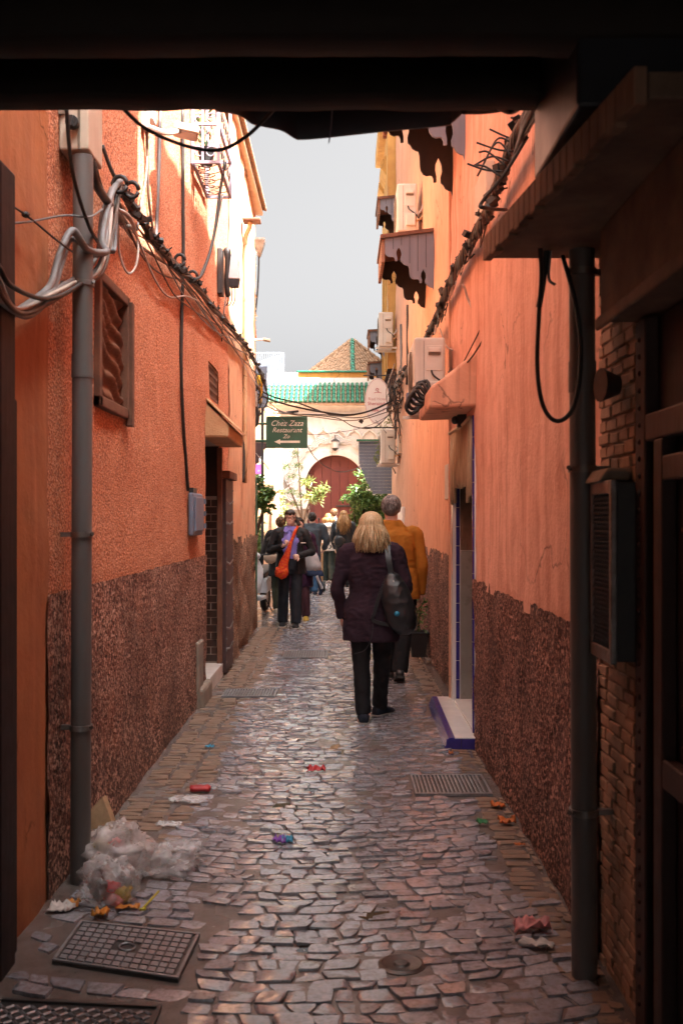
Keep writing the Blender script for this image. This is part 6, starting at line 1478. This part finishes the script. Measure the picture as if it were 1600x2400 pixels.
def locks(par, mat, T, h, n, seed, length, spread=.06, back=True, front_gap=1.0, r=.011, wave=.02, top=.97, name='hair', rise=.0, vol=1.0):
    """hair as many tapering locks that leave the crown, follow the skull and fall"""
    rr = random.Random(seed); b = MB()
    for i in range(n):
        a = rr.uniform(0, 2*math.pi)
        if math.sin(a) > 1-front_gap and rr.random() < .97: a = -abs(a) if a < math.pi else a
        az = math.cos(a), math.sin(a)
        if az[1] > 1-front_gap: continue
        t0 = rr.random()**2.2*.8; L_ = length*rr.uniform(.62, 1.12)
        pts = []
        for k in range(5):
            ph = math.pi/2*(t0+(1.0-t0)*k/4)
            pts.append(T(.362*vol*math.sin(ph)*az[0], -.02+.45*vol*math.sin(ph)*az[1], .62+.405*(1+(vol-1)*.5)*math.cos(ph)+rise))
        base = pts[-1]; m_ = max(2, int(L_/.07)); sp = rr.uniform(.5, 1.25); wx, wy = rr.gauss(0, wave*1.6), rr.gauss(0, wave*1.6)
        out = (T(az[0], az[1], .5)-T(0, 0, .5)).normalized()
        for k in range(1, m_+1):
            f_ = k/m_; pts.append(base+V((0, 0, -L_*f_))+out*(spread*math.sin(f_*2.4)*sp)+V((wx+rr.gauss(0, wave*.4), wy+rr.gauss(0, wave*.4), 0))*f_)
        pts = pts[:5]+crom(pts[4:], 3)[1:]
        k2 = len(pts); b.tube(pts, [r*(.8+.2*min(1, j/3))*(1 if j < k2*.7 else 1-.85*(j-k2*.7)/(k2*.3)) for j in range(k2)], 4, flat=.6)
    return b.build(name, mat, par, smooth=True, local=True)
def cap_hair(par, mat, T, h, seed, n=500, ln=.10, r=.007, low=.30, front=.25):
    """short hair: a close shell plus many short locks"""
    rr = random.Random(seed); b = MB()
    b.ell(T(0, -.045, .66), (.35*h, .425*h, .37*h), 18, 12); b.ell(T(0, -.20, .44), (.29*h, .26*h, .26*h), 14, 10)
    for i in range(n):
        a = rr.uniform(0, 2*math.pi); ph = rr.uniform(0, 2.55); y_ = math.sin(ph)*math.sin(a)
        z_ = .62+.39*math.cos(ph)
        if y_ > front and z_ < .86: continue
        if z_ < low or (abs(math.cos(a)) > .85 and z_ < .45): continue
        p = T(.352*math.sin(ph)*math.cos(a), -.03+.43*y_, z_)
        ph2 = ph+.45; q = T(.365*math.sin(ph2)*math.cos(a+rr.uniform(-.2, .2)), -.03+.445*math.sin(ph2)*math.sin(a), .62+.40*math.cos(ph2)-.02)
        mid = (p+q)/2+(p-T(0, 0, .55)).normalized()*.008
        b.tube([p, mid, p.lerp(q, min(1.2, ln/.1))], [r, r*.9, r*.25], 4, flat=.6)
    return b.build('hair', mat, par, smooth=True, local=True)
def make_person(label, loc, rz, H, legs, arms, jacket, trousers, shoes, shoulder=.19, hem=.5, girth=1.0, hemw=None, sleeve=.052, legr=(.085, .062, .055), yaw=0, tilt=0, fine=.011, open_front=False, hands=(True, True), shirt=None, fold=.006, hip=None, neck=True, shoe_args=(0, 0), shoe_pitch=(0, 0), waist=None, face=False, collar=True, curl=(.6, .6), hand_s=1.0, pant_flare=None, lean=(0, 0), knit=0, seed=1):
    root = thing('person', label, 'person', loc, rz=rz)
    s = H/1.7; sh = H*.825; hipz = H*.5; hc = V((lean[0]*1.15, lean[1]*1.15+.015, H*.862)); hh = H*.138
    lx = lambda z: lean[0]*max(0, (z-hipz)/(sh-hipz)); ly = lambda z: lean[1]*max(0, (z-hipz)/(sh-hipz))
    # body: one continuous skin figure
    b = MB()
    b.loft([ringz(z*H, w_*H*girth*.9, d_*H*girth*.9, lx(z*H), ly(z*H)+y_) for z, w_, d_, y_ in ((.47, .07, .06, 0), (.52, .095, .07, -.005), (.60, .08, .058, 0), (.70, .09, .066, .005), (.78, .095, .058, 0), (.825, .075, .045, 0), (.84, .04, .04, 0))])
    b.tube([hc+V((0, -.02, -H*.035)), hc+V((0, -.015, .0)), hc+V((0, -.01, hh*.3))], .058*s, 12)
    T = head_parts(b, hc, hh, yaw, tilt)
    for hp, kn, an in legs: limb(b, [hp, kn, an], [.065*s, .045*s, .032*s])
    for st_, el, wr in arms: limb(b, [st_, el, wr], [.042*s, .034*s, .022*s])
    extra = []
    for k, (st_, el, wr) in enumerate(arms):
        if not hands[k]: continue
        sd = -1 if k == 0 else 1
        hb = hand(wr, (V(wr)-V(el)), V((-sd*1.0, .25, 0)) if not face else V((-sd*.6, -.4, .2)), s*1.05*hand_s, curl[k], -sd)
        extra.append((hb.v, hb.f, 0))
    if face:
        for sgn in (-1, 1):
            e = MB(); e.ell(T(sgn*.125, .335, .515), (.035*hh, .02*hh, .018*hh), 10, 6); extra.append((e.v, e.f, 2))
            e = MB(); e.tube([T(sgn*.06, .37, .585), T(sgn*.13, .365, .60), T(sgn*.20, .33, .585)], .006, 5); extra.append((e.v, e.f, 2))
        e = MB(); e.ell(T(0, .385, .215), (.085*hh, .025*hh, .025*hh), 12, 6); extra.append((e.v, e.f, 1))
    grown(b, 'body', [M['skin'], M['lips'], M['eye']], root, fine*.75, 2, extra=extra)
    # trousers
    b = MB(); hw = hip or .098*H*girth
    b.loft([ringz(z*H, w_, d_*H*girth) for z, w_, d_ in ((.455, hw*.86, .066), (.50, hw, .076), (.56, hw*.92, .072), (.62, hw*.84, .064))])
    for hp, kn, an in legs:
        fl = pant_flare or legr[2]
        end = V(an)+V((0, 0, -.02)); limb(b, [V(hp)+V((0, 0, .02)), (V(hp)+V(kn))/2, kn, (V(kn)+V(an))/2, end], [legr[0]*s, legr[0]*.92*s, legr[1]*s, (legr[1]+fl)/2*s, fl*s])
    grown(b, 'trousers', trousers, root, fine, 2, fold*.9, 10, (1.2, 1.2, .8), seed=seed+3)
    # jacket
    hemz = hem; b = MB(); hwid = hemw or .115*H*girth; wz = (hemz+sh)/2
    ww = waist or .098*H*girth
    prof = [(hemz, hwid, hwid*.68)]
    if hemz < H*.55: prof.append((H*.53, hwid*.98, hwid*.66))
    prof += [(H*.625, ww, ww*.70), (H*.72, .112*H*girth, .080*H*girth), (H*.785, shoulder*.93, .074*H*girth), (H*.825, shoulder*.72, .058*H), (H*.85, .062*H, .052*H)]
    if collar: prof.append((H*.868, .052*H, .05*H))
    prof = sorted(set(prof)); 
    if open_front:
        rings = []
        for z, w_, d_ in prof:
            r_ = ringz(z, w_, d_, lx(z), ly(z), 28); inn = ringz(z, w_-.022, d_-.022, lx(z), ly(z), 28)
            gap = max(.03, min(.13, w_*.45)) if z < H*.84 else .05
            keep = [j for j in range(28) if not (r_[j].y-ly(z) > 0 and abs(r_[j].x-lx(z)) < gap)]
            # order from right-front round the back to left-front
            keep.sort(key=lambda j: (math.atan2(r_[j].y-ly(z), r_[j].x-lx(z))-math.pi/2) % (2*math.pi))
            m_ = 16; src = [r_[j] for j in keep]; si = [inn[j] for j in keep]
            def res(L_): return [L_[int(round(i*(len(L_)-1)/(m_-1)))] for i in range(m_)]
            rings.append(res(src)+list(reversed(res(si))))
        b.loft(rings)
    else:
        b.loft([ringz(z, w_, d_, lx(z), ly(z), 24) for z, w_, d_ in prof])
    for st_, el, wr in arms:
        st2 = V(st_); e2 = V(wr)+(V(wr)-V(el)).normalized()*.01
        limb(b, [V((st2.x*.55, st2.y, st2.z+.015)), st2, (st2+V(el))/2, el, (V(el)+V(wr))/2, e2], [sleeve*1.1*s, sleeve*1.22*s, sleeve*1.08*s, sleeve*s, sleeve*.86*s, sleeve*.74*s], 14)
    grown(b, 'jacket', jacket, root, fine, 3, fold, 8, (1, 1, .6), seed=seed)
    if shirt:
        b = MB(); b.loft([ringz(z*H, w_*H*girth, d_*H*girth, lx(z*H), ly(z*H)+y_) for z, w_, d_, y_ in ((.585, .085, .068, .012), (.66, .094, .074, .012), (.74, .10, .078, .01), (.80, .085, .06, .008), (.84, .05, .048, .005), (.862, .045, .046, .005))])
        grown(b, 'shirt', shirt, root, fine, 2, .004, 9, seed=seed+9)
    for k, ((hp, kn, an), m_) in enumerate(zip(legs, (shoes[0], shoes[0]))):
        shoe(root, V(an), shoe_args[k], m_, shoes[1], .155*H*1.0, shoe_pitch[k])
    return root, T, hh
black = cloth('black wool', (.020,.019,.021)); navyblk = cloth('dark denim', (.016,.018,.024)); aub = cloth('aubergine wool coat', (.040,.022,.034), (.028,.015,.024), .95, 180, .5)
leather = surf('black leather', (.014,.015,.017), (.022,.022,.024), 14, .38, .25, 90); sole_g = surf('pale sole', (.42,.38,.34), (.3,.26,.23), 9, .7); sole_d = surf('dark sole', (.03,.028,.026), None, 9, .7)
navyshoe = cloth('dark navy suede', (.022,.027,.042), None, .8)

# blonde woman in the aubergine coat, walking away
p, T, hh = make_person('blonde woman in a dark aubergine coat with a black backpack walking away', (.226, 7.8, 0), 0, 1.60,
    [((-.085, 0, .80), (-.075, .0, .44), (-.058, -.03, .095)), ((.085, 0, .80), (.085, .10, .44), (.075, .27, .10))],
    [((-.185, 0, 1.30), (-.255, -.02, 1.03), (-.225, .05, .815)), ((.185, 0, 1.30), (.265, -.02, 1.03), (.17, .20, 1.0))],
    aub, black, (navyshoe, sole_g), .195, .632, 1.0, .215, .058, (.088, .068, .062), fine=.0095, hip=.165, waist=.165, shoe_args=(0, R(-38)), shoe_pitch=(0, 0), fold=.010, seed=2)
b = MB(); b.tube([V((math.cos(a)*.168, math.sin(a)*.118, .93)) for a in [2*math.pi*i/30 for i in range(30)]], .009, 6, closed=True, flat=2.2, up=(0, 0, 1)); b.build('coat_belt_seam', aub, p, local=True, smooth=True)
locks(p, M['h_blonde'], T, hh, 1700, 31, .195, .018, front_gap=.55, r=.0055, wave=.012, vol=1.17)
b = MB(); b.ell(T(0, -.04, .60), (.385*hh, .475*hh, .42*hh), 20, 14); b.ell(T(0, -.16, .28), (.37*hh, .33*hh, .40*hh), 16, 12); b.build('hair_underlayer', M['h_blonde'], p, local=True, smooth=True)
bp = thing('backpack', 'black leather backpack slung from the blonde woman\'s right shoulder', 'backpack', (.226+.17, 7.62, .85))
def world_mb(fn): b = MB(); fn(b); return b
b = MB(); o_ = V((.226, 7.8, 0))
b.loft([[o_+V((x+ .06*math.cos(a)*w_*1.6, y_+.06*math.sin(a)*w_*1.15, z)) for a in [2*math.pi*j/18 for j in range(18)]] for x, y_, z, w_ in ((.235, -.15, .70, .5), (.235, -.16, .74, 1.0), (.215, -.165, .84, 1.25), (.19, -.155, .95, 1.2), (.17, -.145, 1.06, .95), (.155, -.13, 1.13, .55), (.15, -.12, 1.16, .25))])
me = evalmesh(b, .010, 2)
for v in me.vertices: v.co += V((1, 1, 0)).normalized()*0+V((v.co-(o_+V((.2, -.15, .9)))).normalized())*.008*(1-2*abs(noise.noise(v.co*14)))
mbx = MB(); mbx.v = [tuple(v.co) for v in me.vertices]; mbx.f = [tuple(q.vertices) for q in me.polygons]; mbx.m = [0]*len(mbx.f); bpy.data.meshes.remove(me)
mbx.build('sack', leather, bp, smooth=True)
b = MB(); blob(b, o_+V((.245, -.20, .82)), (.075, .05, .09), 4, .2, 20, 12); b.build('front_pocket', leather, bp, smooth=True)
def strapm(par, pts, wd, mat, th=.004, name='strap', up=(0, -1, 0)):
    b = MB(); d = crom(pts, 7); up = V(up); rings = []
    for i in range(len(d)):
        t_ = (d[min(i+1, len(d)-1)]-d[max(0, i-1)]).normalized(); n_ = (up-t_*up.dot(t_)).normalized(); w_ = t_.cross(n_)
        rings.append([d[i]+w_*wd/2+n_*th, d[i]-w_*wd/2+n_*th, d[i]-w_*wd/2-n_*th, d[i]+w_*wd/2-n_*th])
    b.loft(rings); return b.build(name, mat, par, smooth=True, angle=40)
strapm(bp, [o_+V((.125, .06, 1.31)), o_+V((.120, -.04, 1.365)), o_+V((.125, -.115, 1.27)), o_+V((.145, -.14, 1.14))], .040, leather)
strapm(bp, [o_+V((.13, -.155, 1.13)), o_+V((.07, -.17, 1.02)), o_+V((.02, -.165, .86)), o_+V((.01, -.155, .80)), o_+V((.10, -.16, .77)), o_+V((.2, -.19, .76))], .026, leather)
strapm(bp, [o_+V((.16, -.185, 1.10)), o_+V((.175, -.225, .98)), o_+V((.195, -.24, .86))], .012, M['steel'], .002, 'zip')
strapm(bp, [o_+V((.01, -.16, .80)), o_+V((.0, -.17, .68)), o_+V((-.05, -.17, .58)), o_+V((-.13, -.17, .55))], .006, leather, .002, 'loose_strap')
b = MB(); b.ell(o_+V((.185, -.235, .855)), (.024, .022, .022), 12, 8); b.build('blue_bottle_cap', surf('turquoise plastic', (.02,.33,.55), None, 9, .35, 0), bp, smooth=True)

# man in the orange jacket
tan = cloth('tan orange jacket', (.48,.20,.028), (.40,.155,.02), .8, 120, .3)
p, T, hh = make_person('grey haired man in a tan orange jacket walking by the right wall', (.53, 9.74, 0), 0, 1.78,
    [((-.10, 0, .90), (-.08, .16, .50), (-.06, .28, .10)), ((.10, 0, .90), (.07, .02, .50), (.02, -.06, .13))],
    [((-.195, 0, 1.42), (-.25, .0, 1.12), (-.22, .10, .88)), ((.18, 0, 1.42), (.24, -.02, 1.11), (.235, .05, .85))],
    tan, black, (leather, sole_d), .212, .80, 1.05, .215, .047, (.095, .075, .070), fine=.0105, hip=.165, waist=.195, shoe_pitch=(0, R(-14)), fold=.009, lean=(-.05, .0), seed=5)
cap_hair(p, M['h_grey'], T, hh, 41, 1100, .1, .008, .20)
strapm(p, [V((.10, -.03, 1.50)), V((.06, -.10, 1.49)), V((-.03, -.145, 1.38)), V((-.13, -.16, 1.22)), V((-.2, -.12, 1.05))], .038, leather, .003, 'shoulder_strap')
b = MB(); b.tube([T(-.36, .05, .55), T(-.34, .3, .8), T(0, .42, .92), T(.34, .3, .8), T(.36, .05, .55)], .006, 5); b.build('glasses_on_head', M['darkshade'], p, local=True)

# woman with glasses facing us
jk = cloth('black outdoor jacket', (.021,.021,.023), (.014,.014,.016), .6, 90, .2); lil = cloth('lilac shirt', (.22,.19,.52), (.17,.15,.42))
slip = cloth('black canvas', (.02,.02,.022))
p, T, hh = make_person('dark haired woman with glasses and a lilac shirt walking towards us', (-.735, 14.8, 0), math.pi, 1.69,
    [((.09, 0, .84), (.10, .02, .46), (.115, -.02, .09)), ((-.09, 0, .84), (-.09, .14, .46), (-.085, .20, .09))],
    [((.195, 0, 1.36), (.30, .0, 1.10), (.10, .22, 1.175)), ((-.195, 0, 1.36), (-.315, .0, 1.09), (-.13, .22, 1.035))],
    jk, navyblk, (slip, sole_g), .205, .77, 1.04, .222, .057, (.088, .076, .070), fine=.0115, open_front=True, shirt=lil, face=True, hip=.172, waist=.195, pant_flare=.078, fold=.008, curl=(1.1, 1.2), hand_s=1.12, seed=8)
rr = random.Random(9); b = MB(); b.ell(T(0, -.10, .70), (.345*hh, .40*hh, .35*hh), 18, 12); b.ell(T(0, -.2, .45), (.31*hh, .26*hh, .28*hh), 14, 10)
for i in range(46):
    x = rr.uniform(-.33, .33); b.tube([T(x*.35, .05, 1.01), T(x*.8, .36, .93), T(x, .425-.9*x*x, .80), T(x*1.03+rr.uniform(-.02, .02), .435-1.0*x*x, .70+rr.uniform(-.06, .05))], [.008, .009, .008, .002], 4, flat=.5)
for i in range(60):
    sg = rr.choice((-1, 1)); b.tube([T(sg*.15, .1, 1.0), T(sg*.33, .2, .75), T(sg*.36, .10+rr.uniform(-.1, .06), .5), T(sg*.34, .05+rr.uniform(-.1, .05), .28+rr.uniform(-.1, .05))], [.008, .009, .008, .002], 4, flat=.5)
b.tube(crom([T(-.22, -.3, .55), T(-.42, -.25, .30), T(-.55, -.15, .02)]), [.035*1.0]*7+[.03]*5+[.01], 8)
b.build('hair', M['h_dark'], p, local=True, smooth=True)
b = MB()
for sg in (-1, 1):
    b.tube([T(sg*.145+.105*math.cos(a), .40-.05*abs(sg*.145+.105*math.cos(a)), .505+.07*math.sin(a)) for a in [2*math.pi*i/16 for i in range(16)]], .0035, 4, closed=True)
    b.tube([T(sg*.25, .37, .52), T(sg*.35, .05, .52)], .0035, 4)
b.tube([T(-.04, .395, .52), T(.04, .395, .52)], .0035, 4); b.build('glasses', M['studdoor'], p, local=True)
b = MB(); b.obox((-.19, .178, 1.22), (.035, .006, .006)); b.build('chest_zip', M['signwhite'], p, local=True)
for sg in (-1, 1):
    b = MB(); b.prism([V((sg*.005, .10, 1.42)), V((sg*.075, .09, 1.46)), V((sg*.095, .115, 1.385)), V((sg*.05, .128, 1.36))], (0, .012, 0)); b.build('shirt_collar', lil, p, bevel=.003, local=True, fix=True)
sbag = thing('sling_bag', 'orange patterned sling bag worn across the lilac shirt', 'bag', (-.80, 14.62, .75))
q = N('orange batik cloth'); c_ = q.mix(q.ramp(q.noise(38, 3, .6), [(.42, 0.0), (.55, 1.0)]), (.62,.095,.012), (.52,.035,.02)); c_ = q.mix(q.ramp(q.vor(45), [(.12, 1.0), (.2, 0.0)]), c_, (.55,.42,.06)); M['batik'] = q.fin(c_, .8, q.bump(q.noise(40, 3), .3, .01), 0, .2)
W = lambda x, y, z: V((-.735-x, 14.8-y, z))     # her local frame in world axes
b = MB(); pts = crom([W(-.10, .0, 1.455), W(-.085, .10, 1.42), W(-.055, .155, 1.34), W(-.005, .175, 1.20), W(.04, .19, 1.05), W(.085, .20, .93), W(.10, .20, .82)], 6); k = len(pts)
b.tube(pts, [.020+.004*i/k+(.062 if i > k*.45 else 0)*((i-k*.45)/(k*.55)) for i in range(k)], 12, flat=.55, up=(0, -1, 0))
blob(b, W(.115, .20, .80), (.10, .05, .095), 6, .22, 24, 14)
for i_, pnt in enumerate(b.v):
    pass
b.build('bag', M['batik'], sbag, smooth=True)

# person with the beige bag behind her
ol = cloth('olive trousers', (.04,.045,.028)); 
p, T, hh = make_person('person in a dark jacket and olive trousers with a beige bag by the scooter', (-1.0, 16.9, 0), R(8), 1.60,
    [((-.08, 0, .80), (-.085, .05, .44), (-.07, .0, .10)), ((.08, 0, .80), (.08, .1, .44), (.08, .2, .10))],
    [((-.185, 0, 1.31), (-.27, .02, 1.05), (-.33, .1, .84)), ((.185, 0, 1.31), (.25, 0, 1.05), (.2, .1, .85))],
    jk, ol, (cloth('cream shoe', (.5,.43,.33)), sole_g), .195, .62, 1.0, .20, .056, (.085, .07, .066), fine=.014, hip=.165, fold=.007, curl=(.8, .8), seed=11)
cap_hair(p, M['h_brown'], T, hh, 51, 420, .13, .008, .2)
b = MB(); blob(b, V((-1.0-.16, 16.72, .93)), (.115, .07, .10), 8, .15, 18, 12); tag(b.build('waist_bag', cloth('beige canvas', (.48,.38,.29)), None, smooth=True), 'beige bag at the hip of the person in the dark jacket', 'bag')
# person in purple mostly hidden behind her
pur = cloth('dark purple puffer', (.045,.014,.045), None, .5)
p, T, hh = make_person('person in purple clothes and yellow shoes mostly hidden behind a dark haired woman', (-.655, 15.75, 0), math.pi, 1.58,
    [((.08, 0, .79), (.08, .0, .44), (.07, -.05, .09)), ((-.08, 0, .79), (-.10, .08, .44), (-.115, .12, .09))],
    [((.18, 0, 1.29), (.2, 0, 1.02), (.18, .1, .8)), ((-.18, 0, 1.29), (-.25, 0, 1.04), (-.24, .12, .86))],
    pur, cloth('plum trousers', (.065,.025,.035)), (M['l_rubyel'], sole_d), .19, .52, 1.05, .22, .06, (.09, .075, .07), fine=.015, hip=.17, fold=.012, seed=14)
cap_hair(p, M['h_dark'], T, hh, 55, 200, .1, .008)
jt = thing('carried_jacket', 'white and navy jacket draped over the arm of the person in purple', 'jacket', (-.42, 15.6, .8))
b = MB(); rings = []
for (z, x, w_) in ((1.08, -.46, .06), (.98, -.45, .10), (.86, -.43, .115), (.76, -.41, .11)): rings.append([V((x+w_*math.cos(a)*(1+.12*math.sin(3*a)), 15.6+.06*math.sin(a), z)) for a in [2*math.pi*j/16 for j in range(16)]])
b.loft(rings); b.build('white_panel', cloth('pale nylon', (.55,.54,.56)), jt, smooth=True)
b = MB(); rings = []
for (z, x, w_) in ((.775, -.41, .115), (.70, -.40, .13), (.69, -.39, .12)): rings.append([V((x+w_*math.cos(a)*(1+.12*math.sin(3*a)), 15.6+.065*math.sin(a), z)) for a in [2*math.pi*j/16 for j in range(16)]])
b.loft(rings); b.build('navy_hem', cloth('navy nylon', (.025,.04,.085)), jt, smooth=True)
b = MB(); b.tube(crom([V((-.37, 15.6, .72)), V((-.33, 15.6, .60)), V((-.31, 15.6, .48)), V((-.33, 15.6, .40))]), [.07]*7+[.075]*6+[.06]*5+[.02], 10, flat=.5); b.build('sleeve', cloth('navy nylon', (.025,.04,.085)), jt, smooth=True)
b = MB(); b.tube(crom([V((-.375, 15.56, .70)), V((-.325, 15.56, .58)), V((-.295, 15.56, .50))]), [.045]*14+[.02], 8, flat=.5); b.build('sleeve_panel', cloth('pale nylon', (.55,.54,.56)), jt, smooth=True)

# man in the bomber jacket
bom = cloth('slate blue bomber', (.055,.07,.085), (.04,.05,.062), .55)
p, T, hh = make_person('dark haired man in a slate blue bomber jacket and jeans seen from behind', (-.60, 21.0, 0), 0, 1.70,
    [((-.09, 0, .85), (-.08, .1, .47), (-.06, .2, .10)), ((.09, 0, .85), (.08, .0, .47), (.06, -.12, .10))],
    [((-.21, 0, 1.38), (-.29, 0, 1.10), (-.22, .14, .92)), ((.21, 0, 1.38), (.30, 0, 1.12), (.24, .16, .95))],
    bom, cloth('blue jeans', (.035,.085,.16)), (navyshoe, sole_g), .225, .84, 1.08, .19, .072, (.09, .07, .06), fine=.015, hip=.175, fold=.014, seed=17)
cap_hair(p, M['h_dark'], T, hh, 61, 420, .1, .007)
# white hoodie
wh = cloth('off white hoodie', (.58,.53,.47), (.50,.45,.40)); dg = cloth('dark green trousers', (.028,.040,.036))
p, T, hh = make_person('blonde person in an off white hooded jacket and green trousers seen from behind', (-.32, 24.8, 0), 0, 1.70,
    [((-.08, 0, .85), (-.09, .06, .47), (-.08, .1, .1)), ((.08, 0, .85), (.09, .0, .47), (.12, -.12, .12))],
    [((-.195, 0, 1.38), (-.25, 0, 1.1), (-.23, .08, .86)), ((.195, 0, 1.38), (.25, 0, 1.1), (.22, .08, .86))],
    wh, dg, (cloth('white trainers', (.6,.58,.55)), sole_g), .205, .80, 1.02, .195, .06, (.095, .09, .095), fine=.016, hip=.17, pant_flare=.10, fold=.010, seed=20)
b = MB(); blob(b, (0, -.12, 1.40), (.15, .085, .075), 9, .12, 20, 12); b.build('hood', wh, p, local=True, smooth=True)
locks(p, M['h_ginger'], T, hh, 420, 71, .13, .05, front_gap=.6, r=.009, wave=.015)
b = MB(); b.ell(T(0, -.06, .66), (.345*hh, .43*hh, .375*hh), 16, 10); b.ell(T(0, -.16, .34), (.30*hh, .27*hh, .30*hh), 12, 8); b.build('hair_underlayer', M['h_ginger'], p, local=True, smooth=True)
# long haired woman in black
p, T, hh = make_person('woman in black with very long ginger hair seen from behind', (.05, 23.3, 0), 0, 1.76,
    [((-.085, 0, .88), (-.085, .08, .48), (-.07, .15, .1)), ((.085, 0, .88), (.085, .0, .48), (.08, -.05, .1))],
    [((-.2, 0, 1.43), (-.26, 0, 1.14), (-.2, .06, .9)), ((.2, 0, 1.43), (.25, 0, 1.14), (.2, .1, .92))],
    cloth('charcoal jacket', (.03,.033,.038), None, .55), black, (slip, sole_g), .21, .86, 1.02, .19, .062, (.09, .08, .085), fine=.016, hip=.175, fold=.01, seed=23)
locks(p, M['h_ginger'], T, hh, 520, 81, .42, .05, front_gap=.45, r=.009, wave=.022)
b = MB(); b.ell(T(0, -.06, .66), (.345*hh, .43*hh, .375*hh), 16, 10); b.ell(T(0, -.16, .34), (.30*hh, .27*hh, .30*hh), 12, 8); b.build('hair_underlayer', M['h_ginger'], p, local=True, smooth=True)
hb_ = thing('shoulder_bag', 'black leather bag on the arm of the long haired woman', 'bag', (-.1, 23.05, 1.0))
b = MB(); blob(b, (-.06, 23.08, 1.07), (.13, .06, .13), 11, .25, 20, 14); b.build('bag', leather, hb_, smooth=True)
strapm(hb_, [V((-.1, 23.06, 1.18)), V((-.13, 23.08, 1.35)), V((-.12, 23.25, 1.47))], .02, leather)
# tall short haired person in front of the door
p, T, hh = make_person('tall person with short fair hair right before the red door', (-.19, 26.4, 0), 0, 1.84,
    [((-.09, 0, .92), (-.09, .08, .5), (-.07, .15, .1)), ((.09, 0, .92), (.09, .0, .5), (.08, -.05, .1))],
    [((-.22, 0, 1.5), (-.27, 0, 1.2), (-.22, .06, .95)), ((.22, 0, 1.5), (.27, 0, 1.2), (.22, .1, .95))],
    cloth('grey jacket', (.14,.14,.14)), black, (slip, sole_g), .225, .9, 1.05, .2, .064, (.09, .08, .085), fine=.018, hip=.18, fold=.01, seed=26)
cap_hair(p, M['h_brown'], T, hh, 91, 360, .1, .008)
